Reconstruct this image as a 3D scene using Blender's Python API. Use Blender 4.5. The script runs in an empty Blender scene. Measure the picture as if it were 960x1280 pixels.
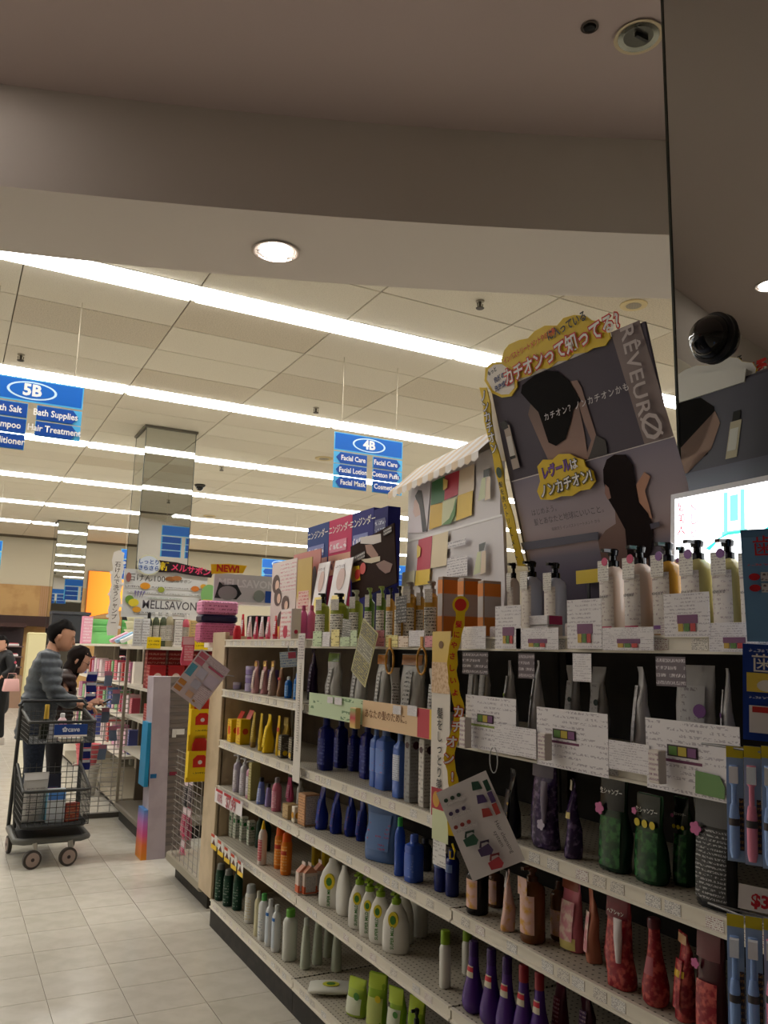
import bpy, math, random
from mathutils import Vector, Matrix
random.seed(11)
scene = bpy.context.scene
COL = scene.collection
PI = math.pi

# ---------------------------------------------------------------- camera
FPX = 1020.0                      # focal length in pixels of the 960x1280 frame
EYE = Vector((0, 0, 1.49))
YAW, PITCH, ROLL = math.radians(27.72), math.radians(9.84), math.radians(1.45)
_f = Vector((math.sin(YAW)*math.cos(PITCH), math.cos(YAW)*math.cos(PITCH), math.sin(PITCH)))
_r = Vector((math.cos(YAW), -math.sin(YAW), 0)); _u = _r.cross(_f)
CR = _r*math.cos(ROLL) + _u*math.sin(ROLL)
CU = -_r*math.sin(ROLL) + _u*math.cos(ROLL)
CF = _f
cam_data = bpy.data.cameras.new('camera')
cam = bpy.data.objects.new('camera', cam_data); COL.objects.link(cam)
cam_data.sensor_fit = 'VERTICAL'; cam_data.sensor_height = 24.0
cam_data.lens = 24.0*FPX/1280.0
cam_data.clip_start = 0.05; cam_data.clip_end = 200
cam.matrix_world = Matrix(((CR.x, CU.x, -CF.x, EYE.x), (CR.y, CU.y, -CF.y, EYE.y), (CR.z, CU.z, -CF.z, EYE.z), (0, 0, 0, 1)))
scene.camera = cam
# ---------------------------------------------------------------- world, exposure
world = bpy.data.worlds.new('world'); scene.world = world; world.use_nodes = True
world.node_tree.nodes['Background'].inputs[0].default_value = (0.5, 0.47, 0.42, 1)
world.node_tree.nodes['Background'].inputs[1].default_value = 0.05
vs = scene.view_settings
vs.view_transform = 'Standard'; vs.look = 'None'; vs.gamma = 1.0; vs.use_curve_mapping = False
vs.exposure = 0.42
STRIP_POWER = 11.0
DOWNLIGHT_POWER = 40.0

# ---------------------------------------------------------------- survey helpers: a sight line met with a plane of the shop
def _ray(u, v):
    return CR*((u-480)/FPX) - CU*((v-640)/FPX) + CF
def at_z(u, v, z):
    d = _ray(u, v); return EYE + d*((z-EYE.z)/d.z)
def at_x(u, v, x):
    d = _ray(u, v); return EYE + d*(x/d.x)
def at_y(u, v, y):
    d = _ray(u, v); return EYE + d*(y/d.y)
def depth_of(p): return (Vector(p)-EYE).dot(CF)

# ---------------------------------------------------------------- materials
def lin(c):
    return tuple(((x/255)/12.92 if x/255 <= .04045 else ((x/255+.055)/1.055)**2.4) for x in c)
_mats = {}
def mat(c, rough=.5, metal=0., name=None, emit=0., spec=.35, alpha=1., trans=0., coat=0.):
    key = (tuple(c), rough, metal, emit, spec, alpha, trans, coat)
    if key in _mats: return _mats[key]
    m = bpy.data.materials.new(name or 'paint_%02x%02x%02x' % tuple(int(x) for x in c)); m.use_nodes = True
    b = m.node_tree.nodes['Principled BSDF']
    L = lin(c)
    b.inputs['Base Color'].default_value = (*L, 1); b.inputs['Roughness'].default_value = rough
    b.inputs['Metallic'].default_value = metal; b.inputs['Specular IOR Level'].default_value = spec
    b.inputs['Alpha'].default_value = alpha; b.inputs['Transmission Weight'].default_value = trans
    b.inputs['Coat Weight'].default_value = coat
    if emit:
        b.inputs['Emission Color'].default_value = (*L, 1); b.inputs['Emission Strength'].default_value = emit
    _mats[key] = m
    return m
def _nt(m): return m.node_tree.nodes, m.node_tree.links
def speckle(c, c2, scale=40., rough=.5, lo=.45, hi=.6, bump=0., metal=0., detail=3., coat=0., obj=True):
    key = ('sp', tuple(c), tuple(c2), scale, rough, lo, hi, bump, metal, coat, obj)
    if key in _mats: return _mats[key]
    m = mat(c, rough, metal, name='speckled_%02x%02x%02x' % tuple(int(x) for x in c), coat=coat).copy()
    n, l = _nt(m); b = n['Principled BSDF']
    t = n.new('ShaderNodeTexCoord'); z = n.new('ShaderNodeTexNoise'); z.inputs['Scale'].default_value = scale; z.inputs['Detail'].default_value = detail
    l.new(t.outputs['Object' if obj else 'Generated'], z.inputs['Vector'])
    r = n.new('ShaderNodeValToRGB'); r.color_ramp.elements[0].position = lo; r.color_ramp.elements[1].position = hi
    r.color_ramp.elements[0].color = (*lin(c), 1); r.color_ramp.elements[1].color = (*lin(c2), 1)
    l.new(z.outputs['Fac'], r.inputs[0]); l.new(r.outputs[0], b.inputs['Base Color'])
    if bump:
        bp = n.new('ShaderNodeBump'); bp.inputs['Strength'].default_value = bump; bp.inputs['Distance'].default_value = .004
        l.new(z.outputs['Fac'], bp.inputs['Height']); l.new(bp.outputs[0], b.inputs['Normal'])
    _mats[key] = m
    return m
def printed(c, ink, lines=8, density=.5, freq=18., rough=.4, coat=0., axis='Z', raw=False):
    """paper or film with rows of small print"""
    if not raw: lines = round(lines*1.5) if lines > 2 else lines; freq = freq*2.6; ink = tuple(a*.8+b_*.2 for a, b_ in zip(ink, c))
    key = ('pr', tuple(c), tuple(ink), lines, density, freq, rough, coat, axis, raw)
    if key in _mats: return _mats[key]
    m = mat(c, rough, name='print_%02x%02x%02x' % tuple(int(x) for x in c), coat=coat).copy()
    n, l = _nt(m); b = n['Principled BSDF']
    t = n.new('ShaderNodeTexCoord'); s = n.new('ShaderNodeSeparateXYZ'); l.new(t.outputs['Generated'], s.inputs[0])
    def ma(op, a, bb, c3=None):
        q = n.new('ShaderNodeMath'); q.operation = op
        for i, x in enumerate((a, bb, c3)):
            if x is None: continue
            if isinstance(x, (int, float)): q.inputs[i].default_value = x
            else: l.new(x, q.inputs[i])
        return q.outputs[0]
    V, U = (s.outputs['Z'], ma('ADD', s.outputs['X'], ma('MULTIPLY', s.outputs['Y'], .5))) if axis == 'Z' else (s.outputs['X'], s.outputs['Z'])
    vz = ma('MULTIPLY', V, float(lines)); fr = ma('FRACT', vz, 0); fl = ma('FLOOR', vz, 0)
    band = ma('MULTIPLY', ma('GREATER_THAN', fr, .25), ma('LESS_THAN', fr, .72))
    cb = n.new('ShaderNodeCombineXYZ'); l.new(ma('MULTIPLY', U, freq), cb.inputs[0]); l.new(ma('MULTIPLY', fl, 7.31), cb.inputs[1]); l.new(ma('MULTIPLY', fr, 2.6), cb.inputs[2])
    z = n.new('ShaderNodeTexNoise'); z.inputs['Scale'].default_value = 1.; z.inputs['Detail'].default_value = 1.; l.new(cb.outputs[0], z.inputs['Vector'])
    cb2 = n.new('ShaderNodeCombineXYZ'); l.new(ma('MULTIPLY', U, 2.), cb2.inputs[0]); l.new(ma('MULTIPLY', fl, 3.7), cb2.inputs[1])
    z2 = n.new('ShaderNodeTexNoise'); z2.inputs['Scale'].default_value = 1.; l.new(cb2.outputs[0], z2.inputs['Vector'])
    mk = ma('MULTIPLY', ma('MULTIPLY', band, ma('GREATER_THAN', z.outputs['Fac'], .5)), ma('GREATER_THAN', z2.outputs['Fac'], 1-density-.12))
    mx = n.new('ShaderNodeMix'); mx.data_type = 'RGBA'; mx.inputs['A'].default_value = (*lin(c), 1); mx.inputs['B'].default_value = (*lin(ink), 1)
    l.new(mk, mx.inputs['Factor']); l.new(mx.outputs['Result'], b.inputs['Base Color'])
    _mats[key] = m
    return m
def dotted(c, c2, spacing=.025, r=.16, rough=.5):
    """perforated sheet: rows of small dark holes"""
    key = ('dot', tuple(c), tuple(c2), spacing, r)
    if key in _mats: return _mats[key]
    m = mat(c, rough, name='perforated').copy(); n, l = _nt(m); b = n['Principled BSDF']
    t = n.new('ShaderNodeTexCoord'); v = n.new('ShaderNodeVectorMath'); v.operation = 'SCALE'; v.inputs['Scale'].default_value = 1/spacing
    l.new(t.outputs['Object'], v.inputs[0]); f = n.new('ShaderNodeVectorMath'); f.operation = 'FRACTION'; l.new(v.outputs[0], f.inputs[0])
    sb = n.new('ShaderNodeVectorMath'); sb.operation = 'SUBTRACT'; sb.inputs[1].default_value = (.5, .5, .5); l.new(f.outputs[0], sb.inputs[0])
    ml = n.new('ShaderNodeVectorMath'); ml.operation = 'MULTIPLY'; ml.inputs[1].default_value = (1, 1, 0); l.new(sb.outputs[0], ml.inputs[0])
    ln = n.new('ShaderNodeVectorMath'); ln.operation = 'LENGTH'; l.new(ml.outputs[0], ln.inputs[0])
    q = n.new('ShaderNodeMath'); q.operation = 'LESS_THAN'; q.inputs[1].default_value = r; l.new(ln.outputs['Value'], q.inputs[0])
    mx = n.new('ShaderNodeMix'); mx.data_type = 'RGBA'; mx.inputs['A'].default_value = (*lin(c), 1); mx.inputs['B'].default_value = (*lin(c2), 1)
    l.new(q.outputs[0], mx.inputs['Factor']); l.new(mx.outputs['Result'], b.inputs['Base Color'])
    _mats[key] = m
    return m
def ramp(stops, axis='Z', rough=.5):
    """printed colour gradient of a picture (a poster's own print)"""
    key = ('ramp', tuple((p, tuple(c)) for p, c in stops), axis)
    if key in _mats: return _mats[key]
    m = mat(stops[0][1], rough, name='picture').copy(); n, l = _nt(m); b = n['Principled BSDF']
    t = n.new('ShaderNodeTexCoord'); s = n.new('ShaderNodeSeparateXYZ'); l.new(t.outputs['Generated'], s.inputs[0])
    r = n.new('ShaderNodeValToRGB')
    while len(r.color_ramp.elements) < len(stops): r.color_ramp.elements.new(.5)
    for e, (p, c) in zip(r.color_ramp.elements, stops): e.position = p; e.color = (*lin(c), 1)
    l.new(s.outputs[axis], r.inputs[0]); l.new(r.outputs[0], b.inputs['Base Color'])
    _mats[key] = m
    return m
MIRROR = mat((205, 208, 204), .01, 1., name='mirror_glass')
WHITE = mat((236, 232, 228), .45)
BLACK = mat((20, 20, 21), .35)
GLOSSBLACK = mat((10, 10, 11), .12)
STEEL = mat((150, 150, 150), .3, 1.)

# ---------------------------------------------------------------- mesh building
class MB:
    def __init__(s): s.v = []; s.f = []
    def add(s, vs, fs, M=None):
        o = len(s.v)
        s.v += [tuple(M @ Vector(p)) if M else tuple(p) for p in vs]
        s.f += [tuple(i+o for i in f) for f in fs]
        return s
    def box(s, x0, x1, y0, y1, z0, z1, M=None):
        return s.add([(x0,y0,z0),(x1,y0,z0),(x1,y1,z0),(x0,y1,z0),(x0,y0,z1),(x1,y0,z1),(x1,y1,z1),(x0,y1,z1)],
                     [(0,3,2,1),(4,5,6,7),(0,1,5,4),(1,2,6,5),(2,3,7,6),(3,0,4,7)], M)
    def cbox(s, x0, x1, y0, y1, z0, z1, b, M=None):
        """box with chamfered edges, as stacked rings"""
        def ring(z, i): return (z, [(x0+i+b, y0+i), (x1-i-b, y0+i), (x1-i, y0+i+b), (x1-i, y1-i-b), (x1-i-b, y1-i), (x0+i+b, y1-i), (x0+i, y1-i-b), (x0+i, y0+i+b)])
        rs = [ring(z0, b*.8), ring(z0+b, 0), ring(z1-b, 0), ring(z1, b*.8)]
        vs = [(x, y, z) for z, pts in rs for x, y in pts]; fs = [tuple(reversed(range(8))), tuple(range(24, 32))]
        for k in range(3):
            for i in range(8): fs.append((k*8+i, k*8+(i+1) % 8, k*8+8+(i+1) % 8, k*8+8+i))
        return s.add(vs, fs, M)
    def rings(s, rs, n=16, p=2., M=None, caps=True):
        """rs: (z, half_width, half_depth[, cx, cy[, p]])"""
        vs = []; fs = []
        for r in rs:
            z, hw, ht = r[:3]; cx, cy = (r[3], r[4]) if len(r) > 4 else (0, 0); pp = r[5] if len(r) > 5 else p
            for i in range(n):
                a = 2*PI*i/n; c, q = math.cos(a), math.sin(a)
                vs.append((cx+hw*math.copysign(abs(c)**(2/pp), c), cy+ht*math.copysign(abs(q)**(2/pp), q), z))
        for k in range(len(rs)-1):
            for i in range(n): fs.append((k*n+i, k*n+(i+1) % n, (k+1)*n+(i+1) % n, (k+1)*n+i))
        if caps: fs.append(tuple(reversed(range(n)))); fs.append(tuple(range((len(rs)-1)*n, len(rs)*n)))
        return s.add(vs, fs, M)
    def cyl(s, r, z0, z1, n=16, M=None, cx=0, cy=0): return s.rings([(z0, r, r, cx, cy), (z1, r, r, cx, cy)], n, 2., M)
    def tube(s, pts, r, n=6, closed=False):
        pts = [Vector(p) for p in pts]; vs = []; fs = []; N = len(pts)
        for i, p in enumerate(pts):
            a = pts[(i-1) % N] if (closed or i > 0) else p; b = pts[(i+1) % N] if (closed or i < N-1) else p
            t = (b-a).normalized(); ref = Vector((0, 0, 1)) if abs(t.z) < .9 else Vector((1, 0, 0))
            e1 = t.cross(ref).normalized(); e2 = t.cross(e1)
            rr = r[i] if isinstance(r, (list, tuple)) else r
            for k in range(n):
                an = 2*PI*k/n; vs.append(p+e1*(math.cos(an)*rr)+e2*(math.sin(an)*rr))
        for i in range(N if closed else N-1):
            j = (i+1) % N
            for k in range(n): fs.append((i*n+k, i*n+(k+1) % n, j*n+(k+1) % n, j*n+k))
        if not closed: fs.append(tuple(reversed(range(n)))); fs.append(tuple(range((N-1)*n, N*n)))
        return s.add(vs, fs)
    def poly(s, pts, y0=0., y1=None, M=None):
        """outline in local x,z at depth y0 (front, facing -y), optionally thick to y1"""
        n = len(pts)
        area = sum(pts[i][0]*pts[(i+1) % n][1]-pts[(i+1) % n][0]*pts[i][1] for i in range(n))
        if area < 0: pts = pts[::-1]
        vs = [(x, y0, z) for x, z in pts]; fs = [tuple(range(n))]
        if y1 is not None:
            vs += [(x, y1, z) for x, z in pts]; fs.append(tuple(reversed(range(n, 2*n))))
            for i in range(n): fs.append((i, i+n, (i+1) % n+n, (i+1) % n))
        return s.add(vs, fs, M)
    def plan(s, pts, z0, z1, M=None):
        n = len(pts)
        area = sum(pts[i][0]*pts[(i+1) % n][1]-pts[(i+1) % n][0]*pts[i][1] for i in range(n))
        if area < 0: pts = pts[::-1]
        vs = [(x, y, z0) for x, y in pts]+[(x, y, z1) for x, y in pts]
        fs = [tuple(reversed(range(n))), tuple(range(n, 2*n))]+[(i, (i+1) % n, (i+1) % n+n, i+n) for i in range(n)]
        return s.add(vs, fs, M)
    def mesh(s, name, m, smooth=None):
        me = bpy.data.meshes.new(name); me.from_pydata(s.v, [], s.f)
        if m: me.materials.append(m)
        if smooth: 
            me.shade_smooth(); me.set_sharp_from_angle(angle=math.radians(smooth))
        me.update()
        return me
    def obj(s, name, m, parent=None, smooth=None):
        return link(name, s.mesh(name, m, smooth), parent)
def link(name, me, parent=None):
    o = bpy.data.objects.new(name, me); COL.objects.link(o)
    if parent: o.parent = parent
    return o
def tag(o, label=None, cat=None, group=None, kind=None):
    if label: o['label'] = label
    if cat: o['category'] = cat
    if group: o['group'] = group
    if kind: o['kind'] = kind
    return o
def thing(name, label, cat, loc=(0, 0, 0), rz=0., group=None):
    o = bpy.data.objects.new(name, None); COL.objects.link(o); o.empty_display_size = .05
    o.location = loc; o.rotation_euler = (0, 0, rz)
    return tag(o, label, cat, group)
def struct(name, mb, m, parent=None, smooth=None):
    o = mb.obj(name, m, parent, smooth)
    if parent is None: o['kind'] = 'structure'
    return o
# ---- lettering as flat meshes
_txt = {}
def text_mesh(s, size, m, bold=0., align='CENTER', shear=0., space=1., sx=1.):
    key = (s, size, m.name, bold, align, shear, space, sx)
    if key in _txt: return _txt[key]
    cu = bpy.data.curves.new('lettering', 'FONT'); cu.body = s; cu.size = size; cu.align_x = align; cu.align_y = 'CENTER'
    cu.offset = bold*size; cu.shear = shear; cu.space_character = space; cu.resolution_u = 2
    if '\n' in s: cu.space_line = 1.0
    ob = bpy.data.objects.new('lettering', cu); COL.objects.link(ob)
    dg = bpy.context.evaluated_depsgraph_get()
    me = bpy.data.meshes.new_from_object(ob.evaluated_get(dg)); me.name = 'lettering'
    bpy.data.objects.remove(ob); bpy.data.curves.remove(cu)
    for v in me.vertices: v.co = Vector((v.co.x*sx, 0, v.co.y))     # lay into local x,z facing -y
    me.materials.clear(); me.materials.append(m); me.update()
    _txt[key] = me
    return me
def vertical(s): return '\n'.join(s)
class Board:
    """a flat printed panel: local x = width, z = height, front faces -y"""
    def __init__(s, name, label, cat, p0, p1, up, th=.006, group=None, parent=None):
        p0, p1, up = Vector(p0), Vector(p1), Vector(up)
        ux = (p1-p0); s.W = ux.length; ux.normalize(); uz = up-ux*up.dot(ux); s.H = uz.length; uz.normalize(); uy = uz.cross(ux)
        o = bpy.data.objects.new(name, None); COL.objects.link(o); o.empty_display_size = .05
        o.matrix_world = Matrix(((ux.x, uy.x, uz.x, p0.x), (ux.y, uy.y, uz.y, p0.y), (ux.z, uy.z, uz.z, p0.z), (0, 0, 0, 1)))
        s.o = o; s.th = th; s.k = 0
        if parent is None: tag(o, label, cat, group)
        else:
            o.parent = parent; o.matrix_parent_inverse = parent.matrix_world.inverted()
    def panel(s, m, name='panel', outline=None, back=None):
        b = MB()
        if outline: b.poly([(x*s.W, z*s.H) for x, z in outline], 0, s.th)
        else: b.box(0, s.W, 0, s.th, 0, s.H)
        return b.obj(name, m, s.o)
    def lay(s, step=1):
        s.k += step; return -.0007*s.k
    def rect(s, x0, z0, x1, z1, m, name='print', y=None):
        y = s.lay() if y is None else y
        return MB().box(x0*s.W, x1*s.W, y, y+.0005, z0*s.H, z1*s.H).obj(name, m, s.o)
    def poly(s, pts, m, name='print', th=None, y=None):
        y = s.lay() if y is None else y
        return MB().poly([(x*s.W, z*s.H) for x, z in pts], y, (y+.0005 if th is None else y+th)).obj(name, m, s.o)
    def oval(s, cx, cz, rx, rz, m, name='print', n=20, y=None):
        return s.poly([(cx+rx*math.cos(2*PI*i/n), cz+rz*math.sin(2*PI*i/n)) for i in range(n)], m, name, y=y)
    def text(s, t, cx, cz, size, m, bold=0., rot=0., align='CENTER', shear=0., sx=1., outline=None, ow=.05, space=1.):
        if outline:
            o = link('lettering_outline', text_mesh(t, size, outline, bold+ow, align, shear, space, sx), s.o)
            o.location = (cx*s.W, s.lay(), cz*s.H); o.rotation_euler = (0, -rot, 0)
        o = link('lettering', text_mesh(t, size, m, bold, align, shear, space, sx), s.o)
        o.location = (cx*s.W, s.lay(), cz*s.H); o.rotation_euler = (0, -rot, 0)
        return o
def cloud(cx, cz, rx, rz, bumps=9, amp=.13, n=90, rot=0.):
    pts = []
    for i in range(n):
        a = 2*PI*i/n; k = 1+amp*(abs(math.sin(a*bumps/2))-.5)
        x, z = rx*k*math.cos(a), rz*k*math.sin(a)
        pts.append((cx+x*math.cos(rot)-z*math.sin(rot), cz+x*math.sin(rot)+z*math.cos(rot)))
    return pts

# ================================================================ THE SHOP SHELL
X0, X1, Y0, Y1 = -9.0, 16.0, -5.0, 23.0
ZC = 4.2                                   # main ceiling
ZS, ZT = 3.276, 3.72                         # soffit underside, tray ceiling
def in_view(p, m=60):
    d = Vector(p)-EYE; k = d.dot(CF)
    if k < .2: return False
    u, v = 480+FPX*d.dot(CR)/k, 640-FPX*d.dot(CU)/k
    return -m < u < 960+m and -m < v < 1280+m
# ---- floor and its square vinyl tiles
T = .305
floor_mat = speckle((204, 199, 188), (193, 188, 176), 6., .22, .4, .65, 0., obj=True)
tile_mats = [speckle((208, 202, 189), (200, 194, 180), 9., .2, .42, .62), speckle((204, 198, 184), (195, 189, 174), 9., .24, .42, .62), speckle((211, 205, 192), (202, 196, 182), 9., .2, .42, .62)]
joint = mat((176, 168, 155), .7)
floor = struct('floor', MB().box(X0, X1, Y0, Y1, -.1, -.004), joint)
rest = MB(); g = .0016
tile_me = [MB().box(-T/2+g, T/2-g, -T/2+g, T/2-g, -.004, 0).mesh('floor_tile', m) for m in tile_mats]
nx0, nx1 = int((X0-.84)/T), int((X1-.84)/T); ny0, ny1 = int((Y0-4)/T), int((Y1-4)/T)
for i in range(nx0, nx1):
    for j in range(ny0, ny1):
        cx, cy = .84+(i+.5)*T, 4.0+(j+.5)*T
        if -1.2 < cx < 1.55 and 3.2 < cy < 10.5 and in_view((cx, cy, 0), 20):
            o = link('floor_tile', tile_me[random.choice((0, 0, 1, 2))], floor); o.location = (cx, cy, random.uniform(-.0004, 0))
        else:
            a = T/2-g; rest.add([(cx-a, cy-a, 0), (cx+a, cy-a, 0), (cx+a, cy+a, 0), (cx-a, cy+a, 0)], [(0, 1, 2, 3)])
tag(rest.obj('floor_tiles', floor_mat, floor), kind='stuff')
# ---- walls
wall_m = mat((212, 202, 178), .8)
struct('wall_back', MB().box(X0, X1, Y1, Y1+.1, 0, ZC+.1), wall_m)
struct('wall_left', MB().box(X0-.1, X0, Y0, Y1, 0, ZC+.1), mat((206, 198, 184), .8))
struct('wall_right', MB().box(X1, X1+.1, Y0, Y1, 0, ZC+.1), mat((206, 198, 184), .8))
struct('wall_rear', MB().box(X0, X1, Y0-.1, Y0, 0, ZC+.1), mat((170, 160, 148), .8))
# ---- soffit curve
def near_y(x): return 3.353-.33*x-.0335*x*x
def far_y(x): return 3.958-.27*x-.0431*x*x
# ---- main ceiling: lay-in tiles between the light rows
CX0, CW, CH = 1.44, 1.22, .61
ceil = struct('ceiling', MB().box(X0, X1, Y0, Y1, ZC+.02, ZC+.1), mat((92, 82, 66), .9))
ct_mats = [speckle((213, 205, 187), (193, 184, 165), 110., .9, .5, .72, .25), speckle((209, 200, 182), (187, 178, 159), 110., .9, .5, .70, .25), speckle((202, 191, 171), (176, 165, 145), 95., .9, .45, .68, .25)]
gg = .004
ct_me = [MB().cbox(-CW/2+gg, CW/2-gg, -CH/2+gg, CH/2-gg, 0, .018, .004).mesh('ceiling_tile', m) for m in ct_mats]
rest = MB()
rows = []
for k in range(-3, 6):
    for j in range(4): rows.append(5.96+2.745*k+.1525+CH*(j+.5))
for cy in rows:
    if cy > Y1-.3: continue
    for i in range(-8, 12):
        cx = CX0+CW*(i+.5)
        if not (X0+.5 < cx < X1-.5) or cy < far_y(max(-4, cx))-.9: continue
        if cy < 14.4 and in_view((cx, cy, ZC), 40) and cx < 11:
            o = link('ceiling_tile', ct_me[random.choice((0, 0, 0, 1, 1, 2))], ceil)
            o.location = (cx, cy, ZC+random.uniform(0, .003)); o.rotation_euler = (random.uniform(-.002, .002), random.uniform(-.001, .001), 0)
        else: rest.cbox(cx-CW/2+gg, cx+CW/2-gg, cy-CH/2+gg, cy+CH/2-gg, ZC, ZC+.018, .004)
tag(rest.obj('ceiling_tiles', ct_mats[0], ceil), kind='stuff')
# a stained tile row near the bulkhead is only darker paint in the tiles; the light rows:
lens_m = mat((252, 250, 245), .4, emit=STRIP_POWER, name='lit_diffuser')
hous_m = mat((225, 222, 212), .5)
Lf = 2.44
fx_h = MB().box(.0, Lf, -.153, .153, .0, .02).mesh('housing', hous_m)
_b = MB(); _b.rings([(-.012, 1, 1)], 4) if False else None
_b = MB().add([(.025, -.14, 0), (Lf-.025, -.14, 0), (Lf-.025, .14, 0), (.025, .14, 0), (.03, -.11, -.022), (Lf-.03, -.11, -.022), (Lf-.03, .11, -.022), (.03, .11, -.022)],
              [(7, 6, 5, 4), (0, 4, 5, 1), (1, 5, 6, 2), (2, 6, 7, 3), (3, 7, 4, 0)])
fx_d = _b.mesh('diffuser', lens_m)
for k in range(-1, 6):
    for i in range(-4, 5):
        x = CX0+Lf*i
        y = 5.96+2.745*k
        if x < X0 or x+Lf > X1: continue
        if k == -1 and x < 3.8: continue
        od = ('nearest', 'first', 'second', 'third', 'fourth', 'fifth', 'sixth')[k+1]
        t = thing('ceiling_light', 'long fluorescent ceiling light in the %s' % ('short row right behind the poster' if k < 0 else od+' light row beyond the curved soffit'), 'ceiling light', (x, y, ZC), 0, 'fluorescent lights, row %d' % (k+2))
        link('housing', fx_h, t); link('diffuser', fx_d, t)
# ---- curved bulkhead (soffit) and the lower tray ceiling in front of it
paint = mat((206, 197, 188), .75, name='soffit_paint')
XS = [-9+.25*i for i in range(0, 69)]      # to x = 8
b = MB(); n = len(XS)
vs = []
for x in XS:
    ny, fy = near_y(x), far_y(x)
    vs += [(x, ny, ZT+.06), (x, ny, ZS), (x, fy, ZS), (x, fy, ZC+.03)]
fs = []
for i in range(n-1):
    for k in range(3): fs.append((i*4+k, i*4+k+1, i*4+4+k+1, i*4+4+k))
soffit = struct('soffit', b.add(vs, fs), paint)
b = MB(); vs = []; fs = []
for x in XS: vs += [(x, near_y(x)+.001, ZT), (x, Y0, ZT), (x, near_y(x)+.001, ZT+.05), (x, Y0, ZT+.05)]
for i in range(n-1):
    fs.append((i*4, i*4+1, i*4+5, i*4+4)); fs.append((i*4+2, i*4+6, i*4+7, i*4+3))
struct('tray_ceiling', b.add(vs, fs), mat((190, 172, 167), .75, name='tray_paint'))
# ---- downlights
def downlight(x, y, z, r, lit, label, facing=0.):
    t = thing('downlight', label, 'downlight', (x, y, z), facing)
    MB().rings([(.0, r*.98, r*.98), (-.006, r*1.16, r*1.16), (-.008, r*1.1, r*1.1), (-.004, r*.97, r*.97)], 32, caps=False).obj('trim_ring', mat((214, 196, 160), .4) if not lit else mat((190, 176, 165), .4), t, 60)
    if lit:
        MB().rings([(-.004, r*.97, r*.97), (.012, r*.93, r*.93)], 32, caps=False).obj('reflector', mat((235, 235, 235), .15, 1.), t, 60)
        MB().rings([(.010, r*.93, r*.93), (.0, r*.8, r*.8), (-.012, r*.45, r*.45)], 24).obj('bulb', mat((255, 244, 236), .3, emit=DOWNLIGHT_POWER, name='lit_bulb'), t, 60)
        MB().box(-r*.93, r*.93, -.004, .004, -.016, -.012).obj('crossbar', mat((120, 112, 108), .4), t)
    else:
        # a deep can: mirrored wall, dark bottom
        MB().rings([(-.006, r*.97, r*.97), (-.003, r*.7, r*.7)], 32, caps=False).obj('reflector', mat((128, 128, 118), .2, 1.), t, 60)
        MB().rings([(-.003, r*.72, r*.72), (-.001, r*.72, r*.72)], 32).obj('lamp_well', mat((84, 82, 74), .3, .7), t, 60)
        MB().box(-r*.35, r*.4, -r*.25, -r*.1, -.02, -.003).obj('lamp_holder', mat((30, 28, 26), .4), t)
    return t
p = at_z(345, 314, ZS); downlight(p.x, p.y, ZS-.001, .094, True, 'round lit downlight recessed in the underside of the curved soffit')
p = at_z(798, 45, ZT); downlight(p.x, p.y, ZT-.001, .075, False, 'unlit silvery round downlight in the pinkish ceiling beside the mirrored column')
downlight(-.30, 2.99, ZT-.001, .075, True, 'round lit downlight in the pinkish ceiling close to the soffit face')
p = at_z(737, 33, ZT)
t = thing('sprinkler', 'dark recessed sprinkler in the pinkish ceiling beside the unlit downlight', 'sprinkler', (p.x, p.y, ZT))
MB().rings([(0, .03, .03), (-.004, .032, .032), (-.005, .028, .028)], 20).obj('escutcheon', mat((70, 60, 54), .4, .5), t, 40)
MB().rings([(-.004, .024, .024), (-.012, .02, .02), (-.016, .008, .008)], 16).obj('deflector', mat((28, 26, 25), .3, .7), t, 40)
def sprinkler(u, v, label):
    p = at_z(u, v, ZC-.03)
    t = thing('sprinkler', label, 'sprinkler', (p.x, p.y, ZC))
    MB().rings([(.0, .035, .035), (-.008, .03, .03)], 16).obj('escutcheon', mat((150, 140, 120), .4, .4), t, 40)
    MB().cyl(.012, -.05, -.006, 8).obj('stem', mat((80, 74, 66), .4, .6), t, 40)
    b = MB().rings([(-.062, .03, .03), (-.058, .034, .034), (-.05, .012, .012)], 12); b.tube([(-.025, 0, -.02), (-.02, 0, -.055)], .004); b.tube([(.025, 0, -.02), (.02, 0, -.055)], .004)
    b.obj('deflector', mat((60, 54, 48), .4, .6), t)
sprinkler(600, 381, 'small sprinkler hanging from the ceiling near the tilted bathing-beach poster')
sprinkler(26, 447, 'small sprinkler hanging from the ceiling above the 5B sign')
sprinkler(395, 513, 'small sprinkler hanging from the ceiling beside the 4B sign')
sprinkler(277, 586, 'small sprinkler hanging from the ceiling just right of the mirrored column by the dome')
def speaker(u, v, r, label):
    p = at_z(u, v, ZC); t = thing('ceiling_speaker', label, 'speaker', (p.x, p.y, ZC))
    MB().rings([(.0, r, r), (-.008, r*.98, r*.98), (-.012, r*.9, r*.9), (-.008, r*.55, r*.55), (-.004, r*.5, r*.5)], 28).obj('rim', mat((196, 176, 130), .6), t, 40)
    MB().rings([(-.010, r*.56, r*.56), (-.006, r*.5, r*.5)], 24).obj('grille', dotted((150, 138, 116), (80, 72, 60), .012, .3), t)
speaker(792, 381, .105, 'round tan ceiling speaker over the tilted bathing-beach poster')
speaker(405, 573, .13, 'round tan ceiling speaker beside the 4B sign')
speaker(262, 645, .13, 'round tan ceiling speaker far behind the mirrored column')
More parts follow.
